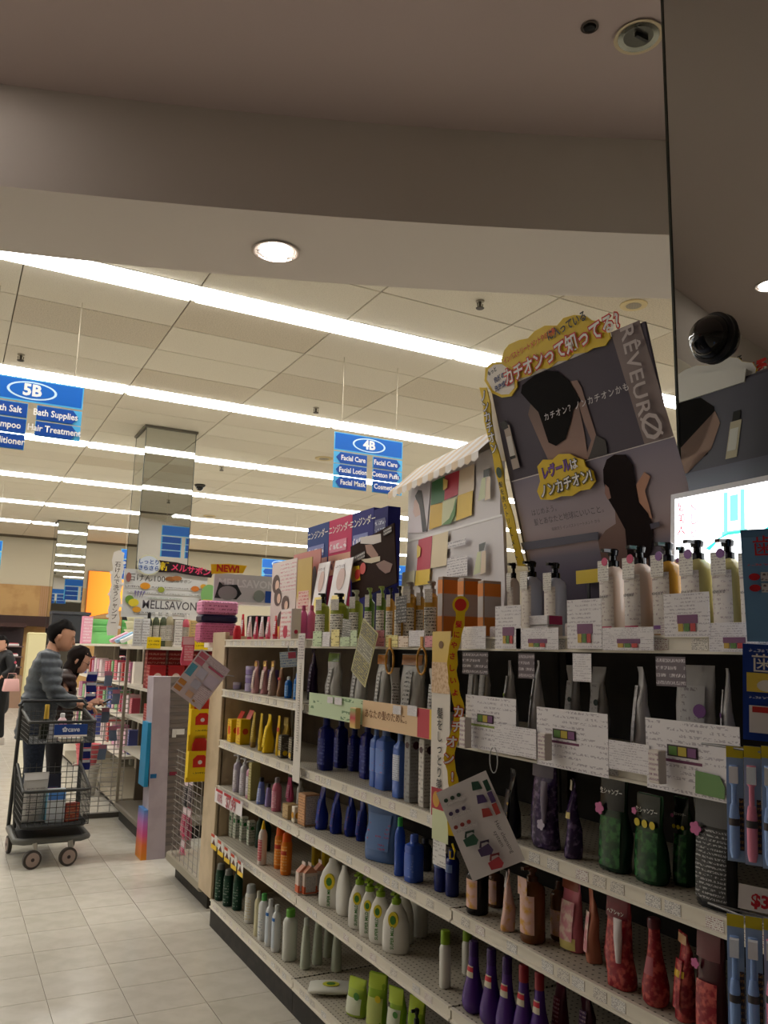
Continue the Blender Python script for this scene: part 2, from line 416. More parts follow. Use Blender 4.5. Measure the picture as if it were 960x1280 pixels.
# ---- dark dome camera far down the aisle
p = at_z(250, 606, ZC)
t = thing('dome_camera', 'small black dome camera under the ceiling beside the far mirrored column', 'camera', (p.x, p.y, ZC))
MB().rings([(0, .09, .09), (-.02, .09, .09), (-.04, .07, .07)], 20).obj('housing', mat((40, 36, 32), .4), t, 40)
MB().rings([(-.035, .065, .065), (-.07, .055, .055), (-.1, .025, .025), (-.105, .005, .005)], 20).obj('dome', GLOSSBLACK, t, 60)
# ---- mirror-clad columns
def column(y, z1, label):
    c = struct('column', MB().box(1.93, 2.53, y+.01, y+.61, 0, z1), mat((70, 70, 64), .5)); tag(c, label, 'column')
    MB().box(1.92, 1.9295, y+.002, y+.618, 0, z1-.002).obj('mirror_panel', MIRROR, c)
    MB().box(2.5305, 2.54, y+.002, y+.618, 0, z1-.002).obj('mirror_panel', MIRROR, c)
    MB().box(1.922, 2.538, y, y+.0095, 0, z1-.002).obj('mirror_panel', MIRROR, c)
    MB().box(1.922, 2.538, y+.6105, y+.62, 0, z1-.002).obj('mirror_panel', MIRROR, c)
    e = mat((62, 66, 60), .3, .4)
    for x in (1.917, 2.535):
        for yy in (y-.003, y+.615): MB().box(x, x+.008, yy, yy+.008, 0, z1-.004).obj('edge_strip', e, c)
    if z1 > 4: MB().box(1.9, 2.56, y-.02, y+.64, z1-.03, z1-.004).obj('collar', mat((90, 84, 70), .5), c)
    return c
column(1.107, ZT-.001, 'tall mirror-clad square column behind the tilted poster and the lit screen')
column(10.0, ZC-.001, 'mirror-clad square column rising behind the soap signboard')
column(18.95, ZC-.001, 'mirror-clad square column far down the aisle above the green basins')
# dome camera on the near column's mirror
p = at_x(893, 423, 1.92)
t = thing('dome_camera', 'glossy black dome camera fixed to the mirror-clad column', 'camera', (1.9195, p.y, p.z)); t.rotation_euler = (0, -PI/2, 0)
MB().rings([(0, .074, .074), (.012, .076, .076), (.018, .07, .07)], 32).obj('housing', mat((16, 16, 17), .3), t, 40)
MB().rings([(.016, .066, .066), (.034, .062, .062), (.05, .052, .052), (.064, .036, .036), (.072, .016, .016), (.074, .003, .003)], 32).obj('dome', mat((8, 8, 9), .05, coat=.5), t, 60)
# ---- back wall fittings
wd = struct('trim_1', MB().box(X0, 6.0, Y1-.08, Y1-.001, 0, 3.0), speckle((196, 156, 100), (182, 140, 86), 3., .5), None); tag(wd, 'tan wooden wall panelling along the lower back wall', 'panelling')
for i in range(14):
    x = 2.05+.05*i; MB().box(x, x+.03, Y1-.10, Y1-.08, 1.9, 3.0).obj('wood_slat', mat((192, 150, 112), .5), wd)
struct('trim_2', MB().box(-4, 2.6, Y1-.6, Y1-.09, 1.95, 2.2), mat((52, 30, 26), .4))

# ================================================================ THE NEAR SHELVING RUN
XF, XB = 1.426, 1.88                       # shelf front edge, back panel face
cream = mat((228, 221, 206), .4); railw = mat((232, 226, 214), .35)
rail_in = mat((206, 190, 158), .5)
panel_m = speckle((112, 100, 86), (102, 90, 78), 12., .6); shaded_panel_m = speckle((44, 39, 36), (36, 32, 30), 12., .7)  # the darker copy puts shelf shade into the colour of back panels and uprights
deck_m = dotted((188, 180, 164), (60, 54, 46), .022, .15)
kick_m = speckle((30, 27, 24), (44, 40, 35), 20., .6)
tag_mats = [printed((238, 234, 228), (120, 50, 60), 4, .6, 9.), printed((240, 237, 232), (60, 60, 70), 5, .6, 11.), printed((232, 226, 216), (70, 60, 60), 5, .55, 9.)]
tag_me = [MB().box(0, .0012, -.022, .022, -.0125, .0125).mesh('price_tag', m) for m in tag_mats]
RAIL = [(.0, .002), (-.012, .002), (-.012, -.004), (-.005, -.006), (-.005, -.031), (-.012, -.033), (-.012, -.039), (.0, -.039)]
def rail_mesh(y0, y1, z):
    b = MB(); n = len(RAIL)
    vs = [(XF+.012+x, y, z+q) for y in (y0, y1) for x, q in RAIL]
    fs = [tuple(range(n)), tuple(reversed(range(n, 2*n)))]+[(i, i+n, (i+1) % n+n, (i+1) % n) for i in range(n)]
    return b.add(vs, fs)
def bay(label, y0, y1, levels, back=None):
    t = thing('shelving_bay', label, 'shelving', ((XF+XB)/2, (y0+y1)/2, 0), 0)
    T0 = Vector((-(XF+XB)/2, -(y0+y1)/2, 0))
    def put(b, name, m, par=t, smooth=None):
        b.v = [tuple(Vector(v)+T0) for v in b.v]; return b.obj(name, m, par, smooth)
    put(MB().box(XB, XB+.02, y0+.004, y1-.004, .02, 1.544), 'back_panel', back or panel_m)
    put(MB().box(XF+.008, XB, y0+.002, y1-.002, 0, .094), 'kick_plate', kick_m)
    for y in (y0+.02, y1-.02): put(MB().box(XB-.025, XB-.001, y-.015, y+.015, .1, 1.51), 'upright', back or cream)
    for k, z in enumerate(levels):
        base = (k == len(levels)-1)
        s = put(MB().box(XF+.014, XB-.026, y0+.006, y1-.006, z-(.03 if not base else .04), z), 'base_deck' if base else 'shelf', deck_m)
        put(rail_mesh(y0+.004, y1-.004, z), 'price_rail', cream, s)
        yy = y0+.08+random.uniform(0, .06)
        while yy < y1-.06:
            o = link('price_tag', random.choice(tag_me), s); o.location = Vector((XF+.0058, yy, z-.0185))+T0
            yy += random.choice((.055, .06, .075, .11, .15))
    return t
YL0, YL1, YM0, YR0, YN0 = 3.44, 4.66, 2.22, 1.0, -.22
LV_L = [1.545, 1.265, .985, .737, .463, .135]
LV_M = [1.545, 1.262, .987, .737, .463, .135]
LV_R = [1.545, 1.25, .987, .737, .463, .135]
bayL = bay('cream shelving bay beside the beige end panel, holding yellow cartons and green bottles', YL0, YL1, LV_L)
bayM = bay('cream shelving bay between two hanging white banner strips, holding blue bottles', YM0, YL0, LV_M, shaded_panel_m)
bayR = bay('cream shelving bay under the tilted poster, holding dark pouches', YR0, YM0, LV_R, shaded_panel_m)
bayN = bay('cream shelving bay beyond the toothbrush packs, mostly out of view', YN0, YR0, LV_R, shaded_panel_m)
# end divider and the protruding side board
o = MB().box(XF+.02-1.653, XB+.02-1.653, YL1-4.05, YL1+.02-4.05, .02, 1.57).obj('end_panel', speckle((196, 176, 146), (186, 166, 136), 8., .5), bayL)
o = MB().cbox(XF+.004-1.653, XF+.03-1.653, YL1+.0-4.05, YL1+.25-4.05, .135, 1.59, .003).obj('side_board', speckle((202, 182, 152), (190, 170, 140), 8., .5), bayL)

# ================================================================ PRODUCT BUILDERS (front faces local -y)
def shape(rs, n=18, p=2.): return MB().rings(rs, n, p)
def lerp_ring(rs, z):
    for a, b in zip(rs, rs[1:]):
        if a[0] <= z <= b[0]:
            k = 0 if b[0] == a[0] else (z-a[0])/(b[0]-a[0])
            return a[1]+(b[1]-a[1])*k, a[2]+(b[2]-a[2])*k
    return rs[-1][1:3]
def wrap(rs, p, z0, z1, half, off=.0008, n=9, mz=3, centre=-90.):
    """a label that follows the body's surface"""
    vs = []; fs = []
    for j in range(mz):
        z = z0+(z1-z0)*j/(mz-1); hw, ht = lerp_ring(rs, z)
        for i in range(n):
            a = math.radians(centre-half+2*half*i/(n-1)); c, q = math.cos(a), math.sin(a)
            vs.append(((hw+off)*math.copysign(abs(c)**(2/p), c), (ht+off)*math.copysign(abs(q)**(2/p), q), z))
    for j in range(mz-1):
        for i in range(n-1): fs.append((j*n+i, j*n+i+1, j*n+n+i+1, j*n+n+i))
    return MB().add(vs, fs)
PROFILE = {
 'round': [(0, .92), (.03, 1), (.78, 1), (.88, .88), (.95, .6), (1, .4)],
 'slim': [(0, .93), (.03, 1), (.86, 1), (.93, .85), (.97, .55), (1, .42)],
 'oval': [(0, .86), (.03, .96), (.15, 1), (.4, 1), (.62, .93), (.8, .74), (.91, .52), (1, .34)],
 'pear': [(0, .72), (.04, .92), (.14, 1), (.26, .98), (.45, .78), (.62, .58), (.78, .47), (.9, .43), (1, .4)],
 'cone': [(0, .95), (.04, 1), (.5, .86), (.9, .62), (1, .45)],
 'square': [(0, .95), (.02, 1), (.82, 1), (.9, .92), (.95, .5), (1, .38)],
}
def body_rings(kind, h, w, d): return [(z*h, r*w/2, max(r, .0)*d/2) for z, r in PROFILE[kind]]
def part(b, name, m, t, smooth=38): return b.obj(name, m, t, smooth)
def pump_head(t, z, w, m, h, reach=.55):
    c = part(MB().rings([(z-.004, w*.24, w*.24), (z+h*.3, w*.24, w*.24), (z+h*.36, w*.14, w*.14), (z+h*.66, w*.13, w*.13)], 14), 'pump', m, t)
    b = MB().rings([(z+h*.62, w*.2, w*.2), (z+h*.9, w*.24, w*.24), (z+h, w*.17, w*.17)], 12)
    b.box(-w*.1, w*.1, -w*reach, 0, z+h*.78, z+h*.96)
    part(b, 'nozzle', m, c)
    return c
def pump_bottle(t, h, w, d, body, label=None, pump=None, kind='round', p=2.4, lab=(.12, .74, 62), stripe=None, neck=None, text=None, textm=None, shoulder=None, dot=None, band=None):
    hb = h*.8; rs = body_rings(kind, hb, w, d)
    bd = part(shape(rs, 20, p), 'body', body, t)
    pump_head(t, hb, min(w, .07), pump or BLACK, h-hb)
    if label:
        lb = part(wrap(rs, p, hb*lab[0], hb*lab[1], lab[2]), 'label', label, t)
        if stripe: part(wrap(rs, p, hb*(lab[0]+.06), hb*(lab[0]+.11), lab[2]*.7, .0014), 'stripe', stripe, lb)
        if text:
            o = link('lettering', text_mesh(text, w*.13, textm or BLACK, .01, sx=.85), lb)
            o.location = (-w*.04, -lerp_ring(rs, hb*.45)[1]-.0022, hb*.56)
    if band: part(wrap(rs, p, hb*.72, hb*.8, 180, .0012, 20), 'band', band, t)
    if neck:
        nt = part(MB().box(-w*.3, w*.3, -d*.5-.004, -d*.5-.0028, hb*.78, hb*1.07), 'neck_tag', neck, t, None)
        if dot: MB().poly([(w*.12+w*.17*math.cos(2*PI*i/14), hb*1.05+w*.17*math.sin(2*PI*i/14)) for i in range(14)], -d*.5-.0052, -d*.5-.0042).obj('seal', dot, nt)
def cap_bottle(t, h, w, d, body, cap, kind='round', p=2.3, capf=.14, capw=.5, label=None, lab=(.12, .7, 62), text=None, textm=None, mark=None, taper=1., stripe=None):
    hb = h*(1-capf); rs = body_rings(kind, hb, w, d)
    part(shape(rs, 20, p), 'body', body, t)
    part(MB().rings([(hb-.003, w*capw*.5, min(d, w)*capw*.5), (h-.004, w*capw*.5*taper, min(d, w)*capw*.5*taper), (h, w*capw*.42*taper, min(d, w)*capw*.42*taper)], 16, 2.2), 'cap', cap, t)
    if label:
        lb = part(wrap(rs, p, hb*lab[0], hb*lab[1], lab[2]), 'label', label, t)
        if stripe: part(wrap(rs, p, hb*(lab[1]-.1), hb*(lab[1]-.02), lab[2], .0014), 'stripe', stripe, lb)
    if mark:
        mm, mc = mark; hw, ht = lerp_ring(rs, hb*.6)
        mk = MB().poly([(w*.2*math.cos(2*PI*i/16), hb*.6+w*.26*math.sin(2*PI*i/16)) for i in range(16)], -ht-.004, -ht+.004).obj('emblem', mm, t)
        MB().poly([(w*.11*math.cos(2*PI*i/12), hb*.6+w*.14*math.sin(2*PI*i/12)) for i in range(12)], -ht-.0052, -ht-.0042).obj('emblem_centre', mc, mk)
    if text:
        hw, ht = lerp_ring(rs, hb*.3)
        o = link('lettering', text_mesh(text, hb*.11, textm or BLACK, .02, sx=.8), t); o.rotation_euler = (0, -PI/2, 0)
        o.location = (0, -ht-.0015, hb*.28)
def spray_can(t, h, w, d, body, cap, label=None, stripe=None, capf=.2, dome=None):
    hb = h*(1-capf); r = w/2
    part(MB().rings([(0, r*.9, r*.9), (.006, r, r), (hb-.012, r, r), (hb-.002, r*.86, r*.86)], 20), 'body', body, t)
    part(MB().rings([(hb-.003, r*.84, r*.84), (h-.012, r*.8, r*.8), (h-.003, r*.66, r*.66), (h, r*.4, r*.4)], 18), 'cap', cap, t)
    rs = [(0, r, r), (hb, r, r)]
    if label:
        lb = part(wrap(rs, 2., hb*.1, hb*.88, 75), 'label', label, t)
        if stripe: part(wrap(rs, 2., hb*.6, hb*.72, 70, .0014), 'stripe', stripe, lb)
def pouch(t, h, w, d, body, top=None, label=None, lab=(.15, .7, .72), seal=.06, dot=None, flower=None, text=None, textm=None, base=None, notch=True, tube_in=None, band=None, topf=.72, spots=None, twist=0.):
    fr = [(0, .94, .9), (.02, .97, 1), (.12, 1, 1), (.35, .99, .86), (.6, .97, .58), (.8, .97, .3), (1-seal, .98, .07), (1, .98, .05)]
    rs = []
    for z, a, b in fr:
        rs.append((z*h, a*w/2, max(b*d/2, .0012)))
    k = int(random.random()*1000)
    b = MB().rings([(z, hw, ht, .004*math.sin(k+z*40), .003*math.sin(k*2+z*55), 2.6) for z, hw, ht in rs], 22)
    b.v = [(x+random.uniform(-.0012, .0012), y+random.uniform(-.0012, .0012), z) for x, y, z in b.v]
    if twist: b.v = [(x*math.cos(twist*z/h)-y*math.sin(twist*z/h), x*math.sin(twist*z/h)+y*math.cos(twist*z/h), z) for x, y, z in b.v]
    part(b, 'film', body, t, 60)
    def front(z): return -lerp_ring(rs, z)[1]-.0045
    def sheet(x0, z0, x1, z1, m, name, e=0., par=t, n=6):
        vs = []; fs = []
        for j in range(n):
            z = z0+(z1-z0)*j/(n-1)
            for i in range(5):
                x = x0+(x1-x0)*i/4; hw, ht = lerp_ring(rs, z); q = max(0, 1-abs(x/max(hw, .001))**2.6)**(1/2.6)
                vs.append((x, -ht*q-.0042-e, z))
        for j in range(n-1):
            for i in range(4): fs.append((j*5+i, j*5+i+1, j*5+6+i, j*5+5+i))
        return part(MB().add(vs, fs), name, m, par, 60)
    if top: sheet(-w*.46, h*topf, w*.46, h*.985, top, 'header_print')
    if base: sheet(-w*.45, h*.03, w*.45, h*.2, base, 'base_print')
    if label: sheet(-w*.5*lab[2], h*lab[0], w*.5*lab[2], h*lab[1], label, 'label', .0006)
    if band: sheet(-w*.46, h*.5, w*.46, h*.58, band, 'band', .001)
    if text:
        o = link('lettering', text_mesh(text, w*.17, textm or WHITE, .015, sx=.85), t); o.location = (0, front(h*.78)+.0005, h*.8)
    if dot:
        MB().poly([(w*.2+w*.16*math.cos(2*PI*i/16), h*.56+w*.16*math.sin(2*PI*i/16)) for i in range(16)], front(h*.5)-.001, front(h*.5)).obj('round_sticker', dot, t)
    if flower:
        m, fx, fz, s = flower; b = MB()
        pts = [(fx*w+s*w*(.75+.3*abs(math.cos(2.5*a)))*math.cos(a), fz*h+s*w*(.75+.3*abs(math.cos(2.5*a)))*math.sin(a)) for a in [2*PI*i/40 for i in range(40)]]
        b.poly(pts, front(h*(fz-.08))-.003, front(h*(fz-.08))-.001).obj('flower_sticker', m, t)
    if spots:
        m, fz, s = spots
        for q in (-.3, 0, .3): MB().poly([(q*w+s*w*math.cos(2*PI*i/14), fz*h+s*w*math.sin(2*PI*i/14)) for i in range(14)], front(h*fz)-.002, front(h*fz)-.001).obj('round_sticker', m, t)
    if tube_in:
        part(MB().rings([(h*.3, .006, .006), (h*.55, .011, .009), (h*.75, .013, .004), (h*.77, .013, .002)], 12, M=Matrix.Translation((w*.28, front(h*.3)+.002, 0))), 'sample_tube', tube_in, t)
def carton(t, h, w, d, m, front=None, side=None, flap=None, picture=None, top=None):
    part(MB().cbox(-w/2, w/2, -d/2, d/2, 0, h, .0015), 'box', m, t, None)
    if front: part(MB().box(-w*.46, w*.46, -d/2-.0012, -d/2-.0004, h*.05, h*.95), 'front_print', front, t, None)
    if side: part(MB().box(-w/2-.0012, -w/2-.0004, -d*.45, d*.45, h*.05, h*.95), 'side_print', side, t, None)
    if side: part(MB().box(w/2+.0004, w/2+.0012, -d*.45, d*.45, h*.05, h*.95), 'side_print', side, t, None)
    if picture:
        mm, fz, s = picture
        for sgn in (0, 1):
            b = MB()
            if sgn == 0: b.poly([(s*w*math.cos(2*PI*i/16), fz*h+s*w*math.sin(2*PI*i/16)) for i in range(16)], -d/2-.0022, -d/2-.0014)
            else: b.add([(w/2+.002, s*d*math.cos(2*PI*i/16), fz*h+s*d*math.sin(2*PI*i/16)) for i in range(16)], [tuple(range(16))])
            part(b, 'picture', mm, t, None)
    if flap: part(MB().add([(-w/2, d/2-.003, h), (w/2, d/2-.003, h), (w/2, d/2+.001, h), (-w/2, d/2+.001, h), (-w/2, d/2+.018, h*1.35), (w/2, d/2+.018, h*1.35), (w/2, d/2+.02, h*1.35), (-w/2, d/2+.02, h*1.35)], [(0, 1, 5, 4), (1, 2, 6, 5), (2, 3, 7, 6), (3, 0, 4, 7), (4, 5, 6, 7)]), 'lid_flap', flap, t, None)
def gable(t, h, w, d, m, lower, print_m, roofm):
    hb = h*.68
    part(MB().cbox(-w/2, w/2, -d/2, d/2, 0, hb, .0015), 'box', m, t, None)
    part(MB().box(-w*.51, w*.51, -d*.51, d*.51, .004, hb*.38), 'lower_band', lower, t, None)
    part(MB().box(w*.5+.0004, w*.5+.0014, -d*.38, d*.38, hb*.12, hb*.85), 'side_print', print_m, t, None)
    part(MB().add([(-w/2, -d/2, hb), (w/2, -d/2, hb), (w/2, d/2, hb), (-w/2, d/2, hb), (-w/2, 0, h*.9), (w/2, 0, h*.9)], [(0, 1, 5, 4), (2, 3, 4, 5), (1, 2, 5), (3, 0, 4)]), 'gable_top', roofm, t, None)
    part(MB().box(-w/2, w/2, -.0015, .0015, h*.88, h), 'top_seal', m, t, None)
def jar(t, h, w, d, m, lid):
    part(MB().rings([(0, w*.44, w*.44), (.004, w*.5, w*.5), (h*.6, w*.5, w*.5), (h*.63, w*.45, w*.45)], 20), 'body', m, t)
    part(MB().rings([(h*.62, w*.51, w*.51), (h*.95, w*.51, w*.51), (h, w*.46, w*.46)], 20), 'lid', lid, t)
def tube(t, h, w, d, m, cap, label=None, stripe=None):
    part(MB().rings([(0, w*.36, w*.36), (.002, w*.38, w*.38), (h*.16, w*.36, w*.36)], 16), 'cap', cap, t)
    rs = [(h*.15, w*.4, w*.38), (h*.2, w*.46, w*.42), (h*.55, w*.48, w*.28), (h*.9, w*.5, w*.06), (h, w*.5, w*.03)]
    part(shape(rs, 18), 'body', m, t)
    if label: part(wrap(rs, 2., h*.25, h*.78, 60), 'label', label, t)
    if stripe: part(wrap(rs, 2., h*.6, h*.7, 60, .0016), 'stripe', stripe, t)
BUILD = {'pump': (pump_bottle, 'pump_bottle', 'bottle'), 'cap': (cap_bottle, 'squeeze_bottle', 'bottle'), 'can': (spray_can, 'spray_can', 'can'), 'pouch': (pouch, 'refill_pouch', 'pouch'),
         'carton': (carton, 'carton', 'box'), 'gable': (gable, 'gable_carton', 'box'), 'jar': (jar, 'cream_jar', 'jar'), 'tube': (tube, 'squeeze_tube', 'tube')}
LAST = [0, 0, 0]
def item(sort, u, vb, vt, wpx, z, desc, group=None, d=None, ratio=None, turn=0., name=None, cat=None, x=None, rows=0, hscale=1., dx=0., **kw):
    """stand one product on the shelf at height z; with x given its foot is hidden and it stands x deep into the shop"""
    fn, nm, ct = BUILD[sort]
    if x is None:
        p = at_z(u, vb, z)
        if p.x < XF+.006: p = at_x(u, vb, XF+.006); p.z = z
    else:
        q = at_x(u, vt, x); p = Vector((x, q.y, z))
    dirv = Vector((p.x, p.y, 0)).normalized(); dep = depth_of(p); w = wpx*dep/FPX
    cs, sn = abs(dirv.x), abs(dirv.y)
    if sort in ("pouch", "carton", "gable"):
        dd = d if d else .4*w
        W = min(.2, max(.035, (w-dd*sn*.8)/cs))
    elif ratio:
        W = w/math.sqrt(cs*cs+ratio*ratio*sn*sn); dd = W*ratio
    else: W = dd = w
    loc = p.copy() if x is not None else p+dirv*(dd*.5)
    tr_ = abs(math.radians(turn))+.06; hx = dd*.5*math.cos(tr_)+W*.5*math.sin(tr_)+.006
    loc.x = min(max(loc.x+dx, XF+.013+hx), XB-.03-hx)
    if sort in ('pouch', 'carton', 'gable'): loc.y = min(loc.y, YL1-.012-W/2)
    r = _ray(u, vt); k = math.hypot(loc.x, loc.y)/math.hypot(r.x, r.y); h = (EYE.z+r.z*k-z)*hscale
    lv = LV_L if loc.y > YL0 else (LV_M if loc.y > YM0 else LV_R); up = [q for q in lv if q > z+.02]
    if up: h = min(h, min(up)-.038-z)
    h = max(h, .02)
    LAST[:] = [h, W, dd]
    roots = []
    for q in range(rows+1):
        L = loc.copy(); L.z = min(lv, key=lambda q_: abs(q_-z))+.0012; L.x += q*(dd+.012)
        if L.x+dd/2 > XB-.03 and q: break
        rz = -PI/2+math.radians(turn)+random.uniform(-.06, .06)
        t = thing(name or nm, desc, cat or ct, L, rz, group)
        fn(t, h, W, dd, **kw)
        roots.append(t)
    return roots[0]

# ================================================================ PRODUCTS
A, B, C, D, E, F = .0, 1.265, .985, .737, .463, .135
# ---------------- bay by the end panel, second shelf
lil, lil2 = mat((198, 186, 222), .35), mat((168, 150, 206), .35)
item('jar', 288, 860, 852, 8, B, 'small red-lidded jar beside the lilac jars', None, m=mat((120, 30, 40), .4), lid=mat((196, 36, 48), .35))
item('jar', 296, 862, 853, 10, B, 'single pale lilac jar in front of the jar stack', None, m=lil, lid=mat((222, 214, 232), .35))
s0 = at_z(306, 865, B)
for k, lb in enumerate(('bottom lilac jar of the stack of three', 'middle lilac jar of the stack of three', 'top lilac jar of the stack of three')):
    t = thing('cream_jar', lb, 'jar', (s0.x+.05, s0.y+.03, B+.0008+k*.046), -PI/2); jar(t, .045, .078, .078, lil2 if k else lil, lil)
t = thing('cream_jar', 'lilac jar with purple lid standing behind the stack of three jars', 'jar', (s0.x+.16, s0.y+.02, B+.0008), -PI/2); jar(t, .12, .075, .075, lil2, mat((150, 120, 196), .35))
gold = mat((196, 160, 84), .25, .8)
for u, v, c, lb in ((319, 867, (206, 160, 164), 'pale pink gold-topped pouch next to the lilac jars'), (330, 868, (198, 140, 146), 'rose gold-topped pouch between two other gold-topped pouches'), (340, 870, (178, 152, 138), 'beige gold-topped pouch beside a brown one')):
    item('pouch', u, v, 826, 11, B, lb, 'gold-topped pouches', d=.04, body=mat(c, .3), top=gold, label=printed((226, 208, 196), (130, 90, 90), 7, .5), topf=.82)
item('pouch', 351, 871, 830, 9, B, 'brown and red pouch beside the small blue bottles', None, d=.04, body=mat((150, 112, 84), .3), band=mat((186, 40, 40), .4), top=gold, topf=.86)
item('cap', 360, 873, 846, 9, B, 'short bright blue bottle with white label beside the brown pouch', None, body=mat((30, 110, 196), .25), cap=mat((230, 235, 240), .4), label=printed((80, 150, 220), (230, 240, 250), 6, .5))
item('cap', 371, 875, 842, 9, B, 'taller bright blue bottle beside the banner strip', None, body=mat((26, 120, 206), .25), cap=mat((40, 130, 210), .4), label=printed((70, 150, 226), (235, 240, 250), 6, .5))
# ---------------- third shelf
yel = mat((240, 198, 20), .35); org = mat((226, 84, 34), .4)
for u, v, lb in ((287, 928, 'yellow open carton with orange fruit picture at the end panel'), (303, 931, 'yellow open carton with orange fruit picture beside brown-yellow tubes')):
    item('carton', u, v, 899, 15, C, lb, 'yellow fruit cartons', d=.055, m=yel, front=printed((242, 202, 40), (190, 60, 30), 5, .4), flap=mat((214, 60, 40), .4), picture=(org, .52, .3))
item('tube', 316, 935, 890, 9, C, 'olive-gold tube beside the yellow cartons', None, m=mat((190, 160, 60), .35), cap=mat((150, 120, 60), .4), label=printed((214, 190, 100), (120, 90, 30), 6, .5))
item('tube', 325, 939, 892, 8, C, 'slender yellow tube left of the fat yellow pouch', None, m=mat((226, 190, 50), .35), cap=mat((230, 200, 60), .4))
item('pouch', 335, 942, 893, 15, C, 'fat bright yellow pouch with screw top', None, d=.06, body=mat((246, 206, 16), .3), label=printed((250, 216, 50), (160, 120, 10), 5, .35))
item('tube', 347, 945, 895, 8, C, 'slender yellow tube right of the fat yellow pouch', None, m=mat((232, 186, 24), .35), cap=mat((240, 200, 40), .4), stripe=mat((190, 60, 40), .4))
for u, v, lb in ((354, 948, 'dark grey carton with yellow drop, next to the slender yellow tube'), (367, 951, 'dark grey carton with yellow drop, next to the banner strip')):
    item('carton', u, v, v-29, 12, C, lb, 'dark grey drop cartons', d=.04, m=mat((84, 76, 68), .45), front=printed((96, 88, 78), (230, 220, 190), 6, .5), picture=(yel, .22, .3), side=printed((90, 82, 72), (220, 210, 190), 7, .4))
item('pouch', 359, 940, 897, 14, C, 'gold pouch standing behind the dark grey cartons', None, d=.05, x=1.68, body=mat((190, 160, 70), .25, .5), top=mat((214, 190, 110), .25, .6))
# ---------------- fourth shelf
clear = mat((196, 190, 200), .15)
for u, v, c, lb in ((289, 991, (186, 176, 196), 'lilac-clear pump bottle nearest the end panel'), (300, 995, (196, 196, 200), 'silvery clear pump bottle behind the white price sign'), (309, 999, (206, 150, 176), 'pinkish clear pump bottle behind the white price sign')):
    item('pump', u, v, v-48, 11, D, lb, 'clear pump bottles', body=mat(c, .15), pump=mat((220, 220, 224), .3), label=printed((214, 208, 216), (120, 100, 120), 6, .4), kind='slim')
item('carton', 316, 1001, 953, 9, D, 'tall olive-cream carton beside the clear pump bottles', None, d=.05, m=mat((170, 160, 96), .5), front=printed((196, 186, 130), (90, 80, 40), 8, .5))
item('cap', 325, 1006, 972, 11, D, 'periwinkle blue bottle with black cap', None, body=mat((112, 130, 196), .25), cap=BLACK, label=printed((150, 164, 214), (240, 240, 250), 5, .5), kind='cone')
item('cap', 335, 1009, 980, 9, D, 'small pale violet bottle with black cap', None, body=mat((150, 136, 190), .25), cap=BLACK, kind='cone')
item('cap', 345, 1015, 972, 12, D, 'dusty pink bottle with grey cap', None, body=mat((206, 116, 140), .25), cap=mat((150, 140, 146), .3), label=printed((216, 140, 160), (250, 240, 244), 6, .4))
item('pouch', 355, 1003, 972, 10, D, 'hot pink pouch behind the small brown tray', None, d=.03, body=mat((226, 90, 140), .3), label=printed((240, 130, 170), (255, 240, 250), 5, .5), dx=.03)
item('cap', 367, 1012, 976, 8, D, 'slim white bottle behind the small brown tray', None, body=mat((226, 222, 220), .3), cap=mat((230, 228, 226), .4), dx=.03)
item('carton', 357, 1025, 1005, 17, D, 'small open brown cardboard tray', None, d=.05, m=mat((176, 146, 96), .6), front=printed((190, 160, 110), (120, 70, 40), 4, .4))
item('carton', 371, 1029, 1008, 10, D, 'small white and amber carton beside the brown tray', None, d=.04, m=mat((232, 222, 204), .5), picture=(mat((214, 150, 40), .5), .45, .4))
item('carton', 385, 1033, 992, 23, D, 'large white and orange carton with small print on its side', None, d=.07, m=mat((196, 150, 112), .5), front=printed((214, 160, 110), (120, 60, 30), 7, .5), side=printed((226, 216, 204), (90, 80, 76), 14, .7))
# ---------------- fifth shelf
dg = mat((16, 52, 36), .3)
for k, (u, v) in enumerate(((279, 1045), (287, 1049), (295, 1053), (304, 1058))):
    item('carton', u, v, v-32, 9, E, 'slim white carton with green leaf print behind the dangling tags', 'white leaf cartons', d=.035, m=mat((222, 222, 210), .45), front=printed((226, 226, 214), (40, 110, 60), 5, .5), side=printed((216, 218, 208), (30, 90, 50), 5, .5), picture=(mat((40, 120, 60), .5), .7, .28), dx=.04)
for u, v, lb in ((311, 1062, 'dark green bottle between the leaf cartons and the pink-white bottle'), (318, 1066, 'dark green bottle touching the pink-white bottle')):
    item('cap', u, v, v-44, 12, E, lb, 'dark green bottles on the fifth shelf', body=dg, cap=mat((24, 40, 32), .3), dx=.06)
item('cap', 327, 1082, 1026, 11, E, 'pink and white bottle with yellow nozzle', None, body=mat((224, 214, 206), .3), cap=mat((240, 206, 30), .35), label=printed((196, 90, 96), (240, 230, 226), 5, .5), taper=.4, capf=.18)
item('cap', 338, 1080, 1032, 12, E, 'amber translucent bottle behind the pink and white one', None, body=mat((176, 110, 40), .2), cap=mat((150, 90, 40), .3), dx=.05)
for u, v, lb in ((349, 1087, 'orange spray can standing behind another orange can'), (357, 1095, 'orange spray can with orange dome cap in front')):
    item('can', u, v, v-54, 14, E, lb, 'orange spray cans', body=mat((226, 122, 22), .3), cap=mat((232, 96, 20), .35), label=printed((232, 134, 30), (250, 220, 150), 6, .5), stripe=mat((190, 60, 30), .4))
for u, v, lb in ((371, 1085, 'yellow bottle behind the orange spray cans'), (383, 1090, 'olive-yellow bottle behind the gable-top cartons')):
    item('cap', u, v, v-44, 12, E, lb, None, body=mat((206, 176, 36), .3), cap=mat((240, 206, 30), .35), dx=.1)
